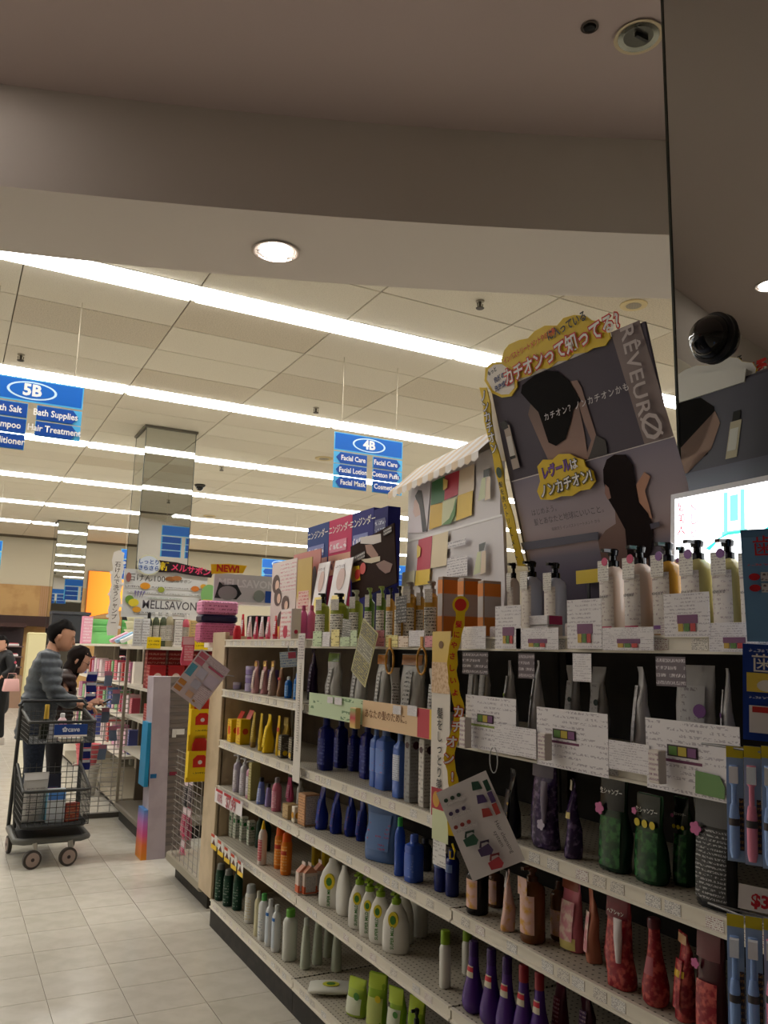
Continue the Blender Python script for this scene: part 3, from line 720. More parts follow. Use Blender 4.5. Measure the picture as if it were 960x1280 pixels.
for k, (u, v, lb) in enumerate(((371, 1119, 'orange and white gable-top carton with barcode side, nearest the shelf edge'), (386, 1120, 'orange and white gable-top carton between two alike'), (399, 1117, 'orange-red gable-top carton touching the plain white bottle'))):
    item('gable', u, v, v-42, 17, E, lb, 'orange gable-top cartons', d=.06, m=mat((222, 204, 192), .5), lower=mat((216, 106, 66), .5), print_m=printed((216, 208, 204), (80, 76, 76), 12, .7), roofm=mat((206, 140, 110), .5))
# ---------------- white bottles with green pumps, fifth shelf
wbm = mat((232, 230, 222), .3); lime = mat((138, 172, 40), .35); lime2 = mat((226, 206, 40), .4); leaf = mat((70, 130, 50), .4)
item('cap', 411, 1137, 1073, 25, E, 'big white flat shampoo bottle with green-yellow emblem, no pump', None, ratio=.6, turn=38, body=wbm, cap=wbm, kind='oval', capf=.08, capw=.34, mark=(lime2, leaf), text='SUPER MiLD', textm=leaf)
item('cap', 429, 1145, 1082, 19, E, 'white flat shampoo bottle without emblem between capped and pump bottles', None, ratio=.6, body=wbm, cap=wbm, kind='oval', capf=.08, capw=.34)
for k, (u, v, vt, w, lb) in enumerate(((442, 1164, 1090, 20, 'white green-pump bottle furthest toward the plain white bottles'), (455, 1174, 1098, 18, 'white green-pump bottle, second from the plain white bottles'), (466, 1183, 1104, 21, 'white green-pump bottle, third from the plain white bottles'), (487, 1195, 1113, 26, 'white green-pump bottle closest to the empty shelf stretch'))):
    r = item('pump', u, v, vt, w, E, lb, 'white bottles with green pumps', ratio=.6, turn=38, body=wbm, pump=lime, kind='oval', p=2.2)
    h, W, dd = LAST; W2_ = W; W = dd/.6
    hb = h*.8
    mk = MB().poly([(W*.19*math.cos(2*PI*i/16), hb*.68+W*.26*math.sin(2*PI*i/16)) for i in range(16)], -W*.285, -W*.285+.008).obj('emblem', lime2, r)
    MB().poly([(W*.11*math.cos(2*PI*i/12), hb*.68+W*.15*math.sin(2*PI*i/12)) for i in range(12)], -W*.285-.0015, -W*.285-.0005).obj('emblem_centre', leaf, mk)
    o = link('lettering', text_mesh('SUPER MiLD', hb*.11, leaf, .02, sx=.8), r); o.rotation_euler = (0, -PI/2, 0); o.location = (0, -W*.3-.003, hb*.33)
for u, v, lb in ((505, 1180, 'white bottle in the second row behind the green-pump bottles'), (522, 1172, 'white bottle deep on the shelf behind the green-pump bottles')):
    item('cap', u, v, v-66, 24, E, lb, 'white bottles deep on the fifth shelf', ratio=.6, body=wbm, cap=wbm, kind='oval', capf=.1, capw=.34)
item('cap', 556, 1237, 1163, 14, E, 'slim white bottle with lime cap beside the purple bottles', None, body=wbm, cap=lime, kind='slim', capf=.22, capw=.86)
item('cap', 571, 1222, 1162, 13, E, 'slim white bottle with lime cap standing behind another', None, body=wbm, cap=lime, kind='slim', capf=.22, capw=.86, dx=.04)
# ---------------- purple bottles
pur = mat((72, 34, 120), .22)
for k, (u, v, vt, lb) in enumerate(((585, 1271, 1176, 'purple teardrop bottle next to the lime-capped white bottle'), (613, 1286, 1186, 'purple teardrop bottle, second from the lime-capped bottle'), (634, 1300, 1196, 'purple teardrop bottle, third from the lime-capped bottle'), (655, 1312, 1206, 'purple teardrop bottle with dark red cap, fourth from the lime-capped bottle'), (675, 1322, 1216, 'purple teardrop bottle with dark red cap, furthest from the lime-capped bottle'))):
    item('cap', u, v, vt, 29, E, lb, 'purple teardrop bottles', body=pur, cap=mat((56, 24, 96), .25) if k < 3 else mat((140, 30, 44), .3), kind='pear', capf=.2, capw=.42, label=mat((206, 196, 176), .4), lab=(.62, .82, 50), stripe=mat((196, 40, 60), .4), ratio=.85)
item('pouch', 702, 1316, 1218, 26, E, 'dark wine-red pouch beside the purple bottles', None, d=.05, body=mat((84, 20, 40), .3), label=printed((110, 34, 54), (220, 190, 196), 7, .5))
item('pouch', 735, 1330, 1236, 26, E, 'dark wine-red pouch with blue print, further from the purple bottles', None, d=.05, body=mat((64, 18, 40), .3), label=printed((70, 40, 90), (220, 190, 196), 7, .5))
# ---------------- bottom shelf
for u, v, lb in ((271, 1127, 'dark green spray can with grey cap at the shelf end'), (284, 1134, 'dark green spray can beside the end one'), (296, 1139, 'dark green can touching the white spray bottle')):
    item('can', u, v, v-48, 12, F, lb, 'dark green spray cans', body=mat((18, 60, 44), .3), cap=mat((130, 132, 128), .35) if u < 290 else dg, label=printed((20, 66, 48), (190, 200, 190), 6, .4), capf=.16)
item('can', 312, 1155, 1105, 14, F, 'white spray bottle with yellow-grey print', None, body=mat((226, 226, 222), .3), cap=mat((190, 194, 196), .35), label=printed((226, 226, 220), (206, 176, 70), 6, .45), capf=.22)
item('cap', 321, 1171, 1114, 9, F, 'thin cream-yellow bottle on the bottom shelf', None, body=mat((220, 214, 176), .3), cap=mat((226, 222, 206), .35), kind='slim')
item('cap', 328, 1177, 1117, 13, F, 'white bottle with green cap beside the cream bottle', None, body=mat((226, 228, 226), .3), cap=mat((90, 176, 90), .35), kind='slim', label=printed((226, 228, 226), (90, 110, 150), 6, .4))
for u, v, lb in ((336, 1184, 'slim white bottle with blue wave mark next to a green-capped bottle'), (344, 1191, 'slim white bottle with blue wave mark next to the fat white one')):
    item('cap', u, v, v-60, 11, F, lb, 'blue-wave white bottles', body=mat((228, 230, 230), .3), cap=mat((220, 224, 226), .35), kind='slim', label=mat((214, 224, 234), .4), lab=(.1, .86, 50), stripe=mat((40, 110, 190), .4))
item('cap', 361, 1203, 1136, 18, F, 'fat white bottle with apple-green cap', None, body=mat((214, 216, 206), .25), cap=mat((106, 176, 64), .35), kind='slim', capw=.62)
for u, v, lb in ((381, 1213, 'pale translucent tapered bottle beside the fat white one'), (396, 1207, 'pale translucent tapered bottle, second from the fat white one'), (410, 1198, 'pale translucent bottle deep on the bottom shelf'), (420, 1216, 'pale translucent tapered bottle by the lime pouches')):
    item('cap', u, v, v-66, 13, F, lb, 'pale translucent bottles', body=mat((196, 204, 186), .2), cap=mat((200, 206, 196), .3), kind='cone', label=None)
# the pouch lying down on the front edge
p = at_z(402, 1246, F)
t = thing('refill_pouch', 'white refill pouch lying flat across the bottom shelf edge', 'pouch', (1.53, p.y+.02, F+.002), -.5); 
b = MB().rings([(-.1, .055, .004, 0, 0), (-.08, .058, .011), (0, .06, .016), (.06, .058, .011), (.105, .056, .002)], 20, 2.4)
b.v = [(z, -x, y+.017) for x, y, z in b.v]; b.obj('film', mat((226, 226, 214), .28), t, 60)
MB().rings([(.0, .034, .024), (.0014, .034, .024)], 18, M=Matrix.Translation((-.01, -.01, .0325))).obj('emblem', mat((206, 206, 60), .4), t)
MB().rings([(.0, .018, .013), (.0014, .018, .013)], 14, M=Matrix.Translation((-.01, -.01, .034))).obj('emblem_centre', leaf, t)
lpm = mat((150, 186, 50), .22)
for k, (u, vt, x, lb) in enumerate(((448, 1222, 1.53, 'lime green refill pouch with emblem nearest the lying pouch'), (473, 1216, 1.55, 'lime green refill pouch, second from the lying pouch'), (497, 1234, 1.55, 'lime green refill pouch, third from the lying pouch'), (522, 1244, 1.57, 'lime green refill pouch next to the black pump'))):
    r = item('pouch', u, 1300, vt, 29, F, lb, 'lime refill pouches', d=.07, x=x, body=lpm if k else mat((176, 200, 80), .22), top=mat((190, 214, 70), .25), label=mat((226, 230, 206) if k != 1 else (206, 216, 130), .35), lab=(.08, .5+.07*(k % 3), .84), turn=24+9*(k % 2), dot=leaf if k % 2 == 0 else lime2)
item('pump', 521, 1300, 1261, 14, F, 'black pump bottle in front of the lime pouches', None, x=1.47, body=mat((24, 22, 22), .25), pump=BLACK, kind='slim')

# ---------------- middle bay, third shelf: blue bottles
navy = mat((16, 28, 120), .2); sky = mat((84, 120, 206), .22)
for u, v, vt, w, lb in ((406, 964, 898, 17, 'navy blue square bottle nearest the slim banner strip'), (425, 961, 899, 15, 'navy blue square bottle, second from the slim banner strip'), (442, 965, 912, 14, 'shorter navy blue square bottle between two taller ones'), (458, 975, 906, 16, 'navy blue square bottle touching the light blue ones')):
    item('cap', u, v, vt, w, C, lb, 'navy square bottles', body=navy, cap=mat((26, 34, 110), .3), kind='square', p=5., capf=.13, capw=.52, label=printed((22, 36, 130), (120, 140, 210), 5, .4), ratio=.8)
for u, v, vt, w, lb in ((469, 985, 910, 13, 'light blue square bottle, deepest of three'), (481, 989, 910, 21, 'broad light blue square bottle with red brand mark'), (499, 999, 916, 15, 'light blue square bottle with white label')):
    item('cap', u, v, vt, w, C, lb, 'light blue square bottles', body=sky, cap=mat((110, 136, 196), .3), kind='square', p=5., capf=.13, capw=.45, label=printed((104, 140, 216), (200, 50, 70), 7, .3) if w != 15 else printed((210, 218, 232), (90, 100, 150), 8, .5), lab=(.3, .75, 55), ratio=.8)
for u, v, lb, c in ((515, 1005, 'grey clear carton with dark round mark and pink top', (150, 150, 150)), (533, 1011, 'white carton with dark round mark and pink top', (214, 208, 200))):
    item('carton', u, v, v-86, 18, C, lb, None, d=.045, m=mat(c, .35), front=printed(c, (80, 74, 76), 9, .4), picture=(mat((70, 30, 40), .4), .84, .3), side=printed(c, (110, 100, 100), 12, .5))
# fourth shelf: pouches and blue bottles
for u, v, lb in ((402, 1038, 'dark blue glossy pouch beside the large carton'), (420, 1043, 'dark blue glossy pouch, second from the large carton'), (438, 1047, 'dark blue glossy pouch, third from the large carton'), (452, 1053, 'dark blue glossy pouch touching the broad light blue pouch')):
    item('pouch', u, v, v-55, 16, D, lb, 'dark blue pouches', d=.05, body=mat((22, 44, 140), .18), label=printed((30, 56, 150), (190, 40, 60), 5, .3))
item('pouch', 475, 1079, 1003, 42, D, 'broad light blue glossy refill pouch with red brand mark', None, d=.07, body=mat((84, 116, 170), .15), label=printed((90, 124, 178), (180, 40, 60), 6, .35), lab=(.2, .8, .7), turn=18)
item('cap', 499, 1096, 1022, 13, D, 'blue bottle with bright green cap', None, body=mat((40, 84, 180), .22), cap=mat((70, 180, 90), .35), kind='round')
item('cap', 513, 1105, 1043, 21, D, 'round-shouldered blue bottle with blue cap', None, body=mat((58, 92, 186), .22), cap=mat((70, 100, 190), .3), kind='square', p=4., capf=.14, capw=.5, label=printed((70, 104, 196), (180, 196, 230), 6, .3))
item('cap', 531, 1090, 1048, 17, D, 'dark bottle deep behind the blue bottles', None, body=mat((30, 32, 46), .25), cap=mat((30, 34, 50), .3))
for u, v, lb in ((551, 1116, 'navy bottle with grey band under the hanging white tag'), (565, 1122, 'navy bottle with grey band beside the flower-label bottle')):
    item('cap', u, v, v-60, 17, D, lb, 'navy bottles with grey band', body=mat((20, 36, 110), .22), cap=mat((22, 36, 100), .3), kind='slim', label=mat((90, 110, 160), .3), lab=(.6, .8, 60), capw=.6)
# second shelf: white refill pouches behind the printed card strip
gr = mat((110, 150, 60), .25); orn = mat((206, 130, 50), .25); wp = mat((206, 204, 202), .25)
call = printed((214, 212, 210), (30, 28, 28), 9, .7, 10., raw=True)
item('pouch', 393, 866, 812, 13, 1.262, 'dark violet pouch behind the slim banner strip', None, x=1.56, d=.05, body=mat((46, 28, 60), .2), label=printed((60, 40, 76), (220, 210, 226), 5, .4))
for u, vt, w, x, top, lb in ((419, 816, 27, 1.56, gr, 'white refill pouch with green top, first from the dark violet pouch'), (450, 818, 28, 1.57, gr, 'white refill pouch with green top behind the long hanging card'), (480, 818, 26, 1.58, orn, 'white refill pouch with orange top beside the long hanging card'), (517, 818, 40, 1.56, orn, 'broad white refill pouch with orange top and black script')):
    item('pouch', u, 880, vt, w, 1.262, lb, 'white script refill pouches', x=x, d=.06, body=wp, top=top, topf=.82, label=call, lab=(.1, .7, .25) if w < 40 else (.1, .72, .3))
item('pouch', 495, 880, 835, 12, 1.262, 'narrow white refill pouch turned sideways with black script', None, x=1.47, d=.03, body=wp, label=call, turn=60)
item('pouch', 542, 885, 836, 9, 1.262, 'narrow white refill pouch beside the banner strip with fruit print', None, x=1.50, d=.03, body=wp, label=call)
# ---------------- top shelf, middle bay: clear shampoo bottles with black script
grn = mat((150, 160, 60), .2); dgrn = mat((86, 124, 40), .2); amb = mat((196, 150, 60), .2)
scr = printed((220, 216, 206), (40, 36, 36), 9, .62, 9., raw=True)
ntag = printed((228, 224, 216), (160, 150, 150), 5, .5, 6.)
for u, vt, w, x, body, pm, lb in ((404, 742, 15, 1.58, grn, BLACK, 'olive clear pump bottle with black script beside the pink tins'), (426, 742, 21, 1.55, grn, BLACK, 'broad olive clear pump bottle with white back label'), (446, 738, 15, 1.60, grn, mat((190, 196, 170), .3), 'olive clear bottle with grey pump'), (463, 735, 11, 1.62, dgrn, mat((150, 176, 90), .3), 'green bottle with white tag, first of two'), (478, 733, 12, 1.6, dgrn, mat((150, 176, 90), .3), 'green bottle with white tag next to the amber ones'),
                               (489, 735, 10, 1.58, amb, BLACK, 'amber bottle with black script beside the green ones'), (500, 733, 10, 1.53, amb, BLACK, 'amber bottle with black pump behind a black swing tag'), (514, 728, 17, 1.57, amb, mat((150, 140, 130), .3), 'amber bottle with grey pump right of the black swing tag'), (527, 732, 11, 1.60, amb, mat((150, 140, 130), .3), 'slim amber bottle between two grey-pump ones'), (541, 727, 18, 1.57, amb, mat((150, 140, 130), .3), 'amber bottle with grey pump beside the orange packs')):
    item('pump', u, 800, vt, w, 1.545, lb, 'script-label clear bottles', x=x, turn=28, body=body, pump=pm, label=scr, lab=(.05, .68, 66), neck=ntag, kind='square', p=3.5)
for u, vt, w, lb in ((561, 722, 21, 'orange-topped clear pack, first after the amber bottles'), (587, 724, 26, 'broad orange-topped clear pack between two others'), (612, 727, 20, 'orange-topped clear pack next to the white pump bottles')):
    item('carton', u, 800, vt, w, 1.545, lb, 'orange-topped packs', x=1.58, d=.07, m=mat((176, 150, 130), .25), front=ramp([(0, (206, 120, 30)), (.34, (206, 124, 36)), (.36, (186, 176, 172)), (.74, (190, 180, 176)), (.76, (226, 130, 34)), (1, (230, 136, 40))]), side=ramp([(0, (196, 112, 30)), (.34, (196, 116, 36)), (.36, (180, 170, 166)), (.74, (184, 174, 170)), (.76, (220, 124, 34)), (1, (226, 130, 40))]))
# ---------------- top shelf under the poster: white and amber pump bottles
pearl = mat((206, 196, 190), .2); pearl2 = mat((214, 194, 176), .2); amb2 = mat((176, 128, 48), .18); pale = mat((188, 176, 116), .18); cool = mat((196, 200, 214), .2)
mag, vio = mat((206, 60, 110), .4), mat((140, 90, 160), .4)
rl = printed((226, 218, 210), (176, 158, 158), 9, .4, 6.)
for u, vt, w, x, body, st, dt, lb in ((642, 704, 14, 1.62, pearl2, None, None, 'slim beige black-pump bottle beside the orange packs'), (665, 702, 24, 1.62, cool, None, None, 'cool white black-pump bottle, middle of three'), (694, 704, 25, 1.62, cool, None, None, 'cool white black-pump bottle beside the yellow shelf card'),
                                    (766, 687, 31, 1.56, pearl2, mag, mag, 'pearly beige black-pump bottle with pink seal, nearest the poster base'), (799, 683, 35, 1.55, pearl2, mag, mag, 'pearly beige black-pump bottle with wide label and pink stripe'), (834, 679, 35, 1.56, amb2, vio, vio, 'dark amber black-pump bottle in front of the lit screen'), (871, 676, 37, 1.56, pale, vio, vio, 'pale amber black-pump bottle behind a standing card'), (909, 675, 36, 1.57, pale, vio, vio, 'pale amber black-pump bottle beside the light blue pack'), (940, 676, 30, 1.57, pearl, vio, vio, 'white black-pump bottle half hidden by the light blue pack'),
                                    (852, 684, 17, 1.615, pearl, None, vio, 'second-row black-pump bottle between the amber ones')):
    item('pump', u, 800, vt, w, 1.545, lb, 'black-pump bottles under the poster', x=x, body=body, pump=GLOSSBLACK, label=rl, lab=(.04, .84, 46), stripe=st, neck=ntag, dot=dt, kind='slim', p=2.8, text='RÊVEUR Ø' if w > 29 else None, textm=mat((70, 60, 66), .5))
# ---------------- second shelf under the poster: silver-white pouches
sp = mat((200, 198, 200), .2); spr = printed((206, 204, 206), (150, 142, 150), 7, .4, 5.)
for u, vt, w, x, dt, lb, tn in ((592, 830, 18, 1.6, None, 'silver-white pouch next to the yellow dangling strip', 0), (606, 826, 18, 1.55, None, 'silver-white pouch in shade beside the yellow dangling strip', 10), (638, 826, 22, 1.5, mat((150, 170, 60), .4), 'silver-white pouch with lime sticker', -25), (672, 826, 24, 1.48, mat((30, 70, 50), .4), 'twisted silver-white pouch with dark green sticker', -30), (716, 832, 26, 1.62, mat((40, 60, 60), .4), 'grey pouch deep on the shelf with dark sticker', 0), (748, 834, 30, 1.6, mat((40, 60, 60), .4), 'grey pouch deep on the shelf behind the white hang tag', 0),
                             (801, 834, 32, 1.49, None, 'silver-white pouch hanging tag at its upper corner', -30), (868, 832, 54, 1.53, vio, 'broad silver-white pouch with purple sticker', 12), (908, 836, 18, 1.49, vio, 'narrow silver-white pouch with purple sticker', -40)):
    item('pouch', u, 900, vt, w, 1.25, lb, 'silver-white refill pouches', x=x, d=.05 if w > 20 else .035, body=sp, label=spr, dot=dt, turn=tn, lab=(.1, .8, .6))
# ---------------- third shelf under the poster: dark pouches in clear bags
vi = mat((60, 40, 84), .16); blk = mat((26, 26, 30), .18); gn = mat((20, 50, 34), .16); pk = mat((206, 110, 160), .45)
leafy = speckle((18, 66, 36), (50, 110, 56), 60., .2, .45, .6, obj=True); viol = speckle((52, 34, 76), (120, 100, 140), 70., .2, .5, .66); redf = speckle((140, 30, 44), (200, 90, 84), 70., .2, .45, .6)
item('pouch', 630, 1052, 962, 26, C, 'black pouch with gold flowers behind the tilted white leaflet', None, d=.05, body=blk, label=speckle((40, 30, 40), (190, 150, 50), 60., .3, .6, .64), turn=-20)
item('pouch', 676, 1064, 950, 42, C, 'violet bath pouch in clear bag with a sample tube', None, d=.055, body=viol, top=mat((90, 80, 100), .15), topf=.8, tube_in=mat((120, 110, 130), .3), label=None, turn=8, flower=(mat((190, 180, 200), .3), .2, .28, .16))
item('pouch', 716, 1077, 975, 22, C, 'narrow violet pouch with white and gold band', None, d=.045, body=viol, top=mat((196, 186, 160), .3), topf=.86, band=mat((206, 186, 120), .4), turn=-30)
item('pouch', 771, 1093, 964, 48, C, 'dark green raw-shampoo pouch with pink flower sticker', None, d=.055, body=gn, label=leafy, lab=(.05, .55, .8), top=mat((14, 18, 20), .2), topf=.62, flower=(pk, -.34, .62, .17), text='生シャンプー')
for u, v, vt, w, lb, x in ((816, 1108, 994, 49, 'bright green raw-shampoo pouch with three yellow spots', None), (858, 1112, 998, 34, 'bright green raw-shampoo pouch behind the charcoal one', None)):
    item('pouch', u, v, vt, w, C, lb, 'bright green pouches', d=.055, body=mat((24, 70, 38), .16), label=leafy, lab=(.05, .58, .88), top=mat((16, 30, 22), .2), topf=.64, spots=(mat((206, 186, 40), .4), .66, .11), text='生シャンプー', flower=(pk, -.42, .78, .1))
item('pouch', 897, 1141, 1000, 60, C, 'charcoal pouch with white print and pink flower sticker', None, d=.05, body=mat((40, 40, 42), .18), label=printed((46, 46, 48), (196, 196, 196), 11, .55, 9.), lab=(.08, .72, .8), top=mat((90, 90, 94), .2), topf=.74, flower=(pk, -.36, .7, .15))
# ---------------- fourth shelf under the poster: flower-label bottles and red pouches
flo = speckle((226, 186, 176), (216, 160, 60), 40., .4, .5, .66); flo2 = speckle((222, 150, 160), (240, 214, 200), 40., .4, .45, .6)
item('cap', 594, 1146, 1078, 27, D, 'dark bottle with flower label under the tilted leaflet', None, body=mat((24, 20, 22), .2), cap=mat((26, 24, 26), .3), kind='slim', label=flo, lab=(.15, .8, 55))
item('cap', 620, 1136, 1084, 20, D, 'brown bottle with flower label deep behind the leaflet', None, body=mat((90, 56, 36), .2), cap=mat((40, 30, 26), .3), kind='slim', label=flo, lab=(.1, .8, 55))
item('pouch', 634, 1166, 1088, 19, D, 'slanted pale flower-print pouch beside the amber bottle', None, d=.04, body=flo, top=mat((200, 190, 190), .2), turn=-30)
item('pump', 664, 1182, 1082, 30, D, 'amber pump bottle with flower label', None, body=mat((106, 62, 30), .18), pump=mat((80, 46, 26), .25), kind='slim', label=flo, lab=(.15, .78, 60), neck=flo)
item('cap', 690, 1180, 1100, 24, D, 'amber bottle standing behind the flower-label pump bottle', None, body=mat((100, 60, 32), .18), cap=mat((70, 40, 26), .25), kind='slim', label=flo, lab=(.1, .6, 55), dx=.03)
item('pouch', 716, 1191, 1100, 37, D, 'pink pouch with orange flower and pale base', None, d=.05, body=mat((210, 120, 136), .2), label=flo2, base=mat((226, 210, 130), .35), top=mat((150, 80, 60), .25), topf=.86)
item('pouch', 742, 1207, 1112, 21, D, 'narrow orange and pink flower pouch', None, d=.04, body=mat((190, 120, 96), .2), label=flo2, turn=-25)
item('pouch', 776, 1239, 1118, 44, D, 'red flower bath pouch with maroon header and white sample tube', None, d=.055, body=redf, top=mat((110, 26, 40), .25), topf=.74, tube_in=mat((216, 206, 206), .3), text='ヘアシャン')
item('cap', 819, 1263, 1148, 33, D, 'red pear-shaped flower bottle in a clear bag', None, body=redf, cap=mat((90, 30, 40), .3), kind='pear', label=mat((170, 90, 100), .35), lab=(.4, .62, 30), capf=.1)
item('pouch', 851, 1284, 1166, 34, D, 'narrow bright red flower pouch with yellow band', None, d=.05, body=redf, top=mat((190, 150, 110), .3), topf=.88, band=mat((206, 166, 40), .4), label=redf, turn=-20, text=None)
item('pouch', 893, 1300, 1160, 46, D, 'dark maroon pouch with pink flower sticker', None, d=.05, body=mat((70, 24, 34), .18), label=redf, lab=(.05, .5, .8), top=mat((110, 60, 66), .25), topf=.7, flower=(pk, -.36, .64, .16))
# ---------------- top shelf by the end panel: pink and red things
p = lambda u, v, x=1.6: at_x(u, v, x)
pinkc = mat((226, 90, 120), .35); redc = mat((206, 40, 56), .35); whc = mat((236, 224, 226), .4)
item('can', 297, 800, 782, 10, 1.545, 'small red capped tin at the shelf end', None, x=1.47, body=redc, cap=mat((220, 60, 70), .35))
for k, (u, vt, c, x, lb) in enumerate(((304, 768, redc, 1.56, 'tall red tube behind the small tin'), (313, 771, (whc), 1.56, 'white and pink tube, first of the row'), (321, 771, pinkc, 1.56, 'pink tube between the white ones'), (328, 771, whc, 1.56, 'white tube in the pink tube row'), (336, 771, mat((236, 120, 150), .35), 1.56, 'rose tube in the pink tube row'), (345, 770, redc, 1.56, 'red tube at the end of the pink tube row'))):
    item('tube', u, 800, vt, 8, 1.545, lb, 'pink and white tubes', x=x, m=c, cap=pinkc, label=printed((240, 226, 230), (200, 60, 90), 4, .5))
item('tube', 352, 800, 774, 8, 1.545, 'salmon bottle beside the pink tube row', None, x=1.52, m=mat((230, 140, 130), .35), cap=mat((226, 110, 100), .4))
item('carton', 364, 800, 762, 24, 1.545, 'white and pink strawberry-print pack', None, x=1.5, d=.05, m=whc, front=printed((238, 224, 222), (210, 60, 90), 4, .5), picture=(mat((196, 40, 80), .4), .25, .2))
for u, lb in ((380, 'pink bottle beside the strawberry pack'), (390, 'pink bottle beside the olive clear bottles')):
    item('cap', u, 800, 757, 10, 1.545, lb, 'pink round bottles', x=1.58, body=mat((220, 110, 160), .25), cap=mat((190, 90, 130), .3))

# ================================================================ CARDS, BANNERS AND DISPLAYS ON THE NEAR SHELVES
def at_plane(u, v, P, N):
    d = _ray(u, v); P, N = Vector(P), Vector(N); return EYE+d*((P-EYE).dot(N)/d.dot(N))
def quad_board(name, label, cat, TL, TR, BL, BR, P, N, th=.001, group=None):
    a, b, c, d = [at_plane(*q, P, N) for q in (TL, TR, BL, BR)]
    up = ((a-c)+(b-d))/2; ux = ((b-a)+(d-c))/2
    cen = (a+b+c+d)/4; ux = ux-up*(ux.dot(up)/up.length_squared)
    return Board(name, label, cat, cen-ux/2-up/2, cen+ux/2-up/2, up, th, group)
def uv_of(bd, P0, u, v):
    M = bd.o.matrix_world; n = Vector((M[0][1], M[1][1], M[2][1])); o = M.translation
    q = M.inverted() @ at_plane(u, v, o, n); return q.x/bd.W, q.z/bd.H
Board.px = lambda s, u, v: uv_of(s, None, u, v)
Board.trace = lambda s, pts, m, name='print', off=(0, 0), k=1., th=None: s.poly([s.px(off[0]+x/k, off[1]+y/k) for x, y in pts], m, name, th)
def card(u0, v0, u1, v1, x, m, label, name='price_card', cat='card', group=None, th=.0012, N=(-1, 0, 0), zmin=None):
    um, vm = (u0+u1)/2, (v0+v1)/2; P = (x, 0, 0)
    a, b = at_x(u0, vm, x), at_x(u1, vm, x); z1, z0 = at_x(um, v0, x).z, at_x(um, v1, x).z
    if zmin and z0 < zmin: z0 = zmin
    bd = Board(name, label, cat, (x, a.y, z0), (x, b.y, z0), (0, 0, z1-z0), th, group); bd.panel(m); return bd
pp = printed((230, 226, 229), (172, 164, 174), 8, .45, 16.); ppm = printed((230, 224, 228), (130, 60, 90), 7, .55, 10.)
grc, yec, pic = printed((196, 214, 176), (70, 90, 60), 4, .4, 5.), printed((236, 222, 150), (120, 100, 40), 4, .4, 5.), printed((226, 150, 160), (120, 40, 60), 4, .4, 5.)
for u0, v0, u1, v1, m, lb in ((391, 789, 402, 808, grc, 'pale green shelf card under the olive bottles'), (403, 790, 412, 808, pp, 'small white shelf card after the pale green one'), (414, 787, 424, 808, yec, 'clear-yellow shelf card under the broad olive bottle'), (425, 796, 437, 808, grc, 'low green shelf card beside the bottle-shaped tag'), (438, 788, 446, 808, grc, 'leaning pale green shelf card before the long hanging card'), (467, 788, 480, 808, pic, 'pink shelf card after the long hanging card'), (482, 794, 497, 809, yec, 'low yellow shelf card under the amber bottles'), (498, 795, 510, 809, printed((232, 214, 196), (150, 110, 80), 3, .4, 5.), 'low peach shelf card under the amber bottles'), (511, 788, 530, 808, pp, 'broad white shelf card under the amber bottles'), (531, 795, 543, 809, pic, 'low pink shelf card by the fruit banner')):
    card(u0, v0, u1, v1, 1.411, m, lb, 'shelf_card', group='small cards on the top shelf edge')
for u0, v0, u1, v1, lb in ((577, 783, 607, 811, 'white shelf card right of the yellow dangling strip'), (619, 757, 651, 811, 'tall white shelf card below the slim beige bottle'), (645, 785, 698, 812, 'wide curled white shelf card with small pictures'), (709, 749, 752, 811, 'tall white shelf card with purple band next to the small carton'), (753, 784, 817, 813, 'wide curled white shelf card below the pearly bottles'), (830, 741, 887, 796, 'standing white shelf card in front of the pale amber bottle'), (886, 778, 948, 815, 'wide white shelf card beside the light blue pack')):
    bd = card(u0, v0, u1, v1, 1.411 if v0 < 745 else 1.4115, pp, lb, 'shelf_card', group='white cards on the top shelf edge under the poster')
    if u1-u0 > 30:
        bd.rect(.3, .3, .75, .5, mat((120, 70, 110), .5), 'band')
        for k, c in enumerate(((196, 160, 60), (90, 130, 60), (190, 60, 60))): bd.rect(.32+.14*k, .12, .43+.14*k, .3, mat(c, .5), 'picture')
for u0, v0, u1, v1, lb in ((605, 783, 622, 811, 'small white box on the shelf edge left of the tall card'), (699, 779, 718, 812, 'small white box on the shelf edge with magenta end'), (818, 776, 842, 815, 'small white box on the shelf edge below the dark amber bottle')):
    q = at_x((u0+u1)/2, v1, 1.44); h = at_x((u0+u1)/2, v0, 1.44).z-1.546
    t = thing('sample_box', lb, 'box', (1.465, q.y, 1.546), -PI/2); carton(t, max(h, .03), .03, .035, mat((214, 204, 196), .5), front=printed((220, 212, 206), (120, 60, 100), 4, .5))
t = thing('sample_box', 'flat white box with magenta end lying on the shelf edge', 'box', (1.46, at_x(682, 775, 1.46).y, 1.578), -PI/2); carton(t, .026, .085, .05, mat((230, 226, 228), .5), front=pp, side=mat((170, 40, 96), .5))
t = thing('sample_box', 'white box lying under the flat magenta-ended box', 'box', (1.462, at_x(682, 775, 1.46).y, 1.546), -PI/2); carton(t, .031, .08, .05, mat((214, 208, 206), .5), front=pp)
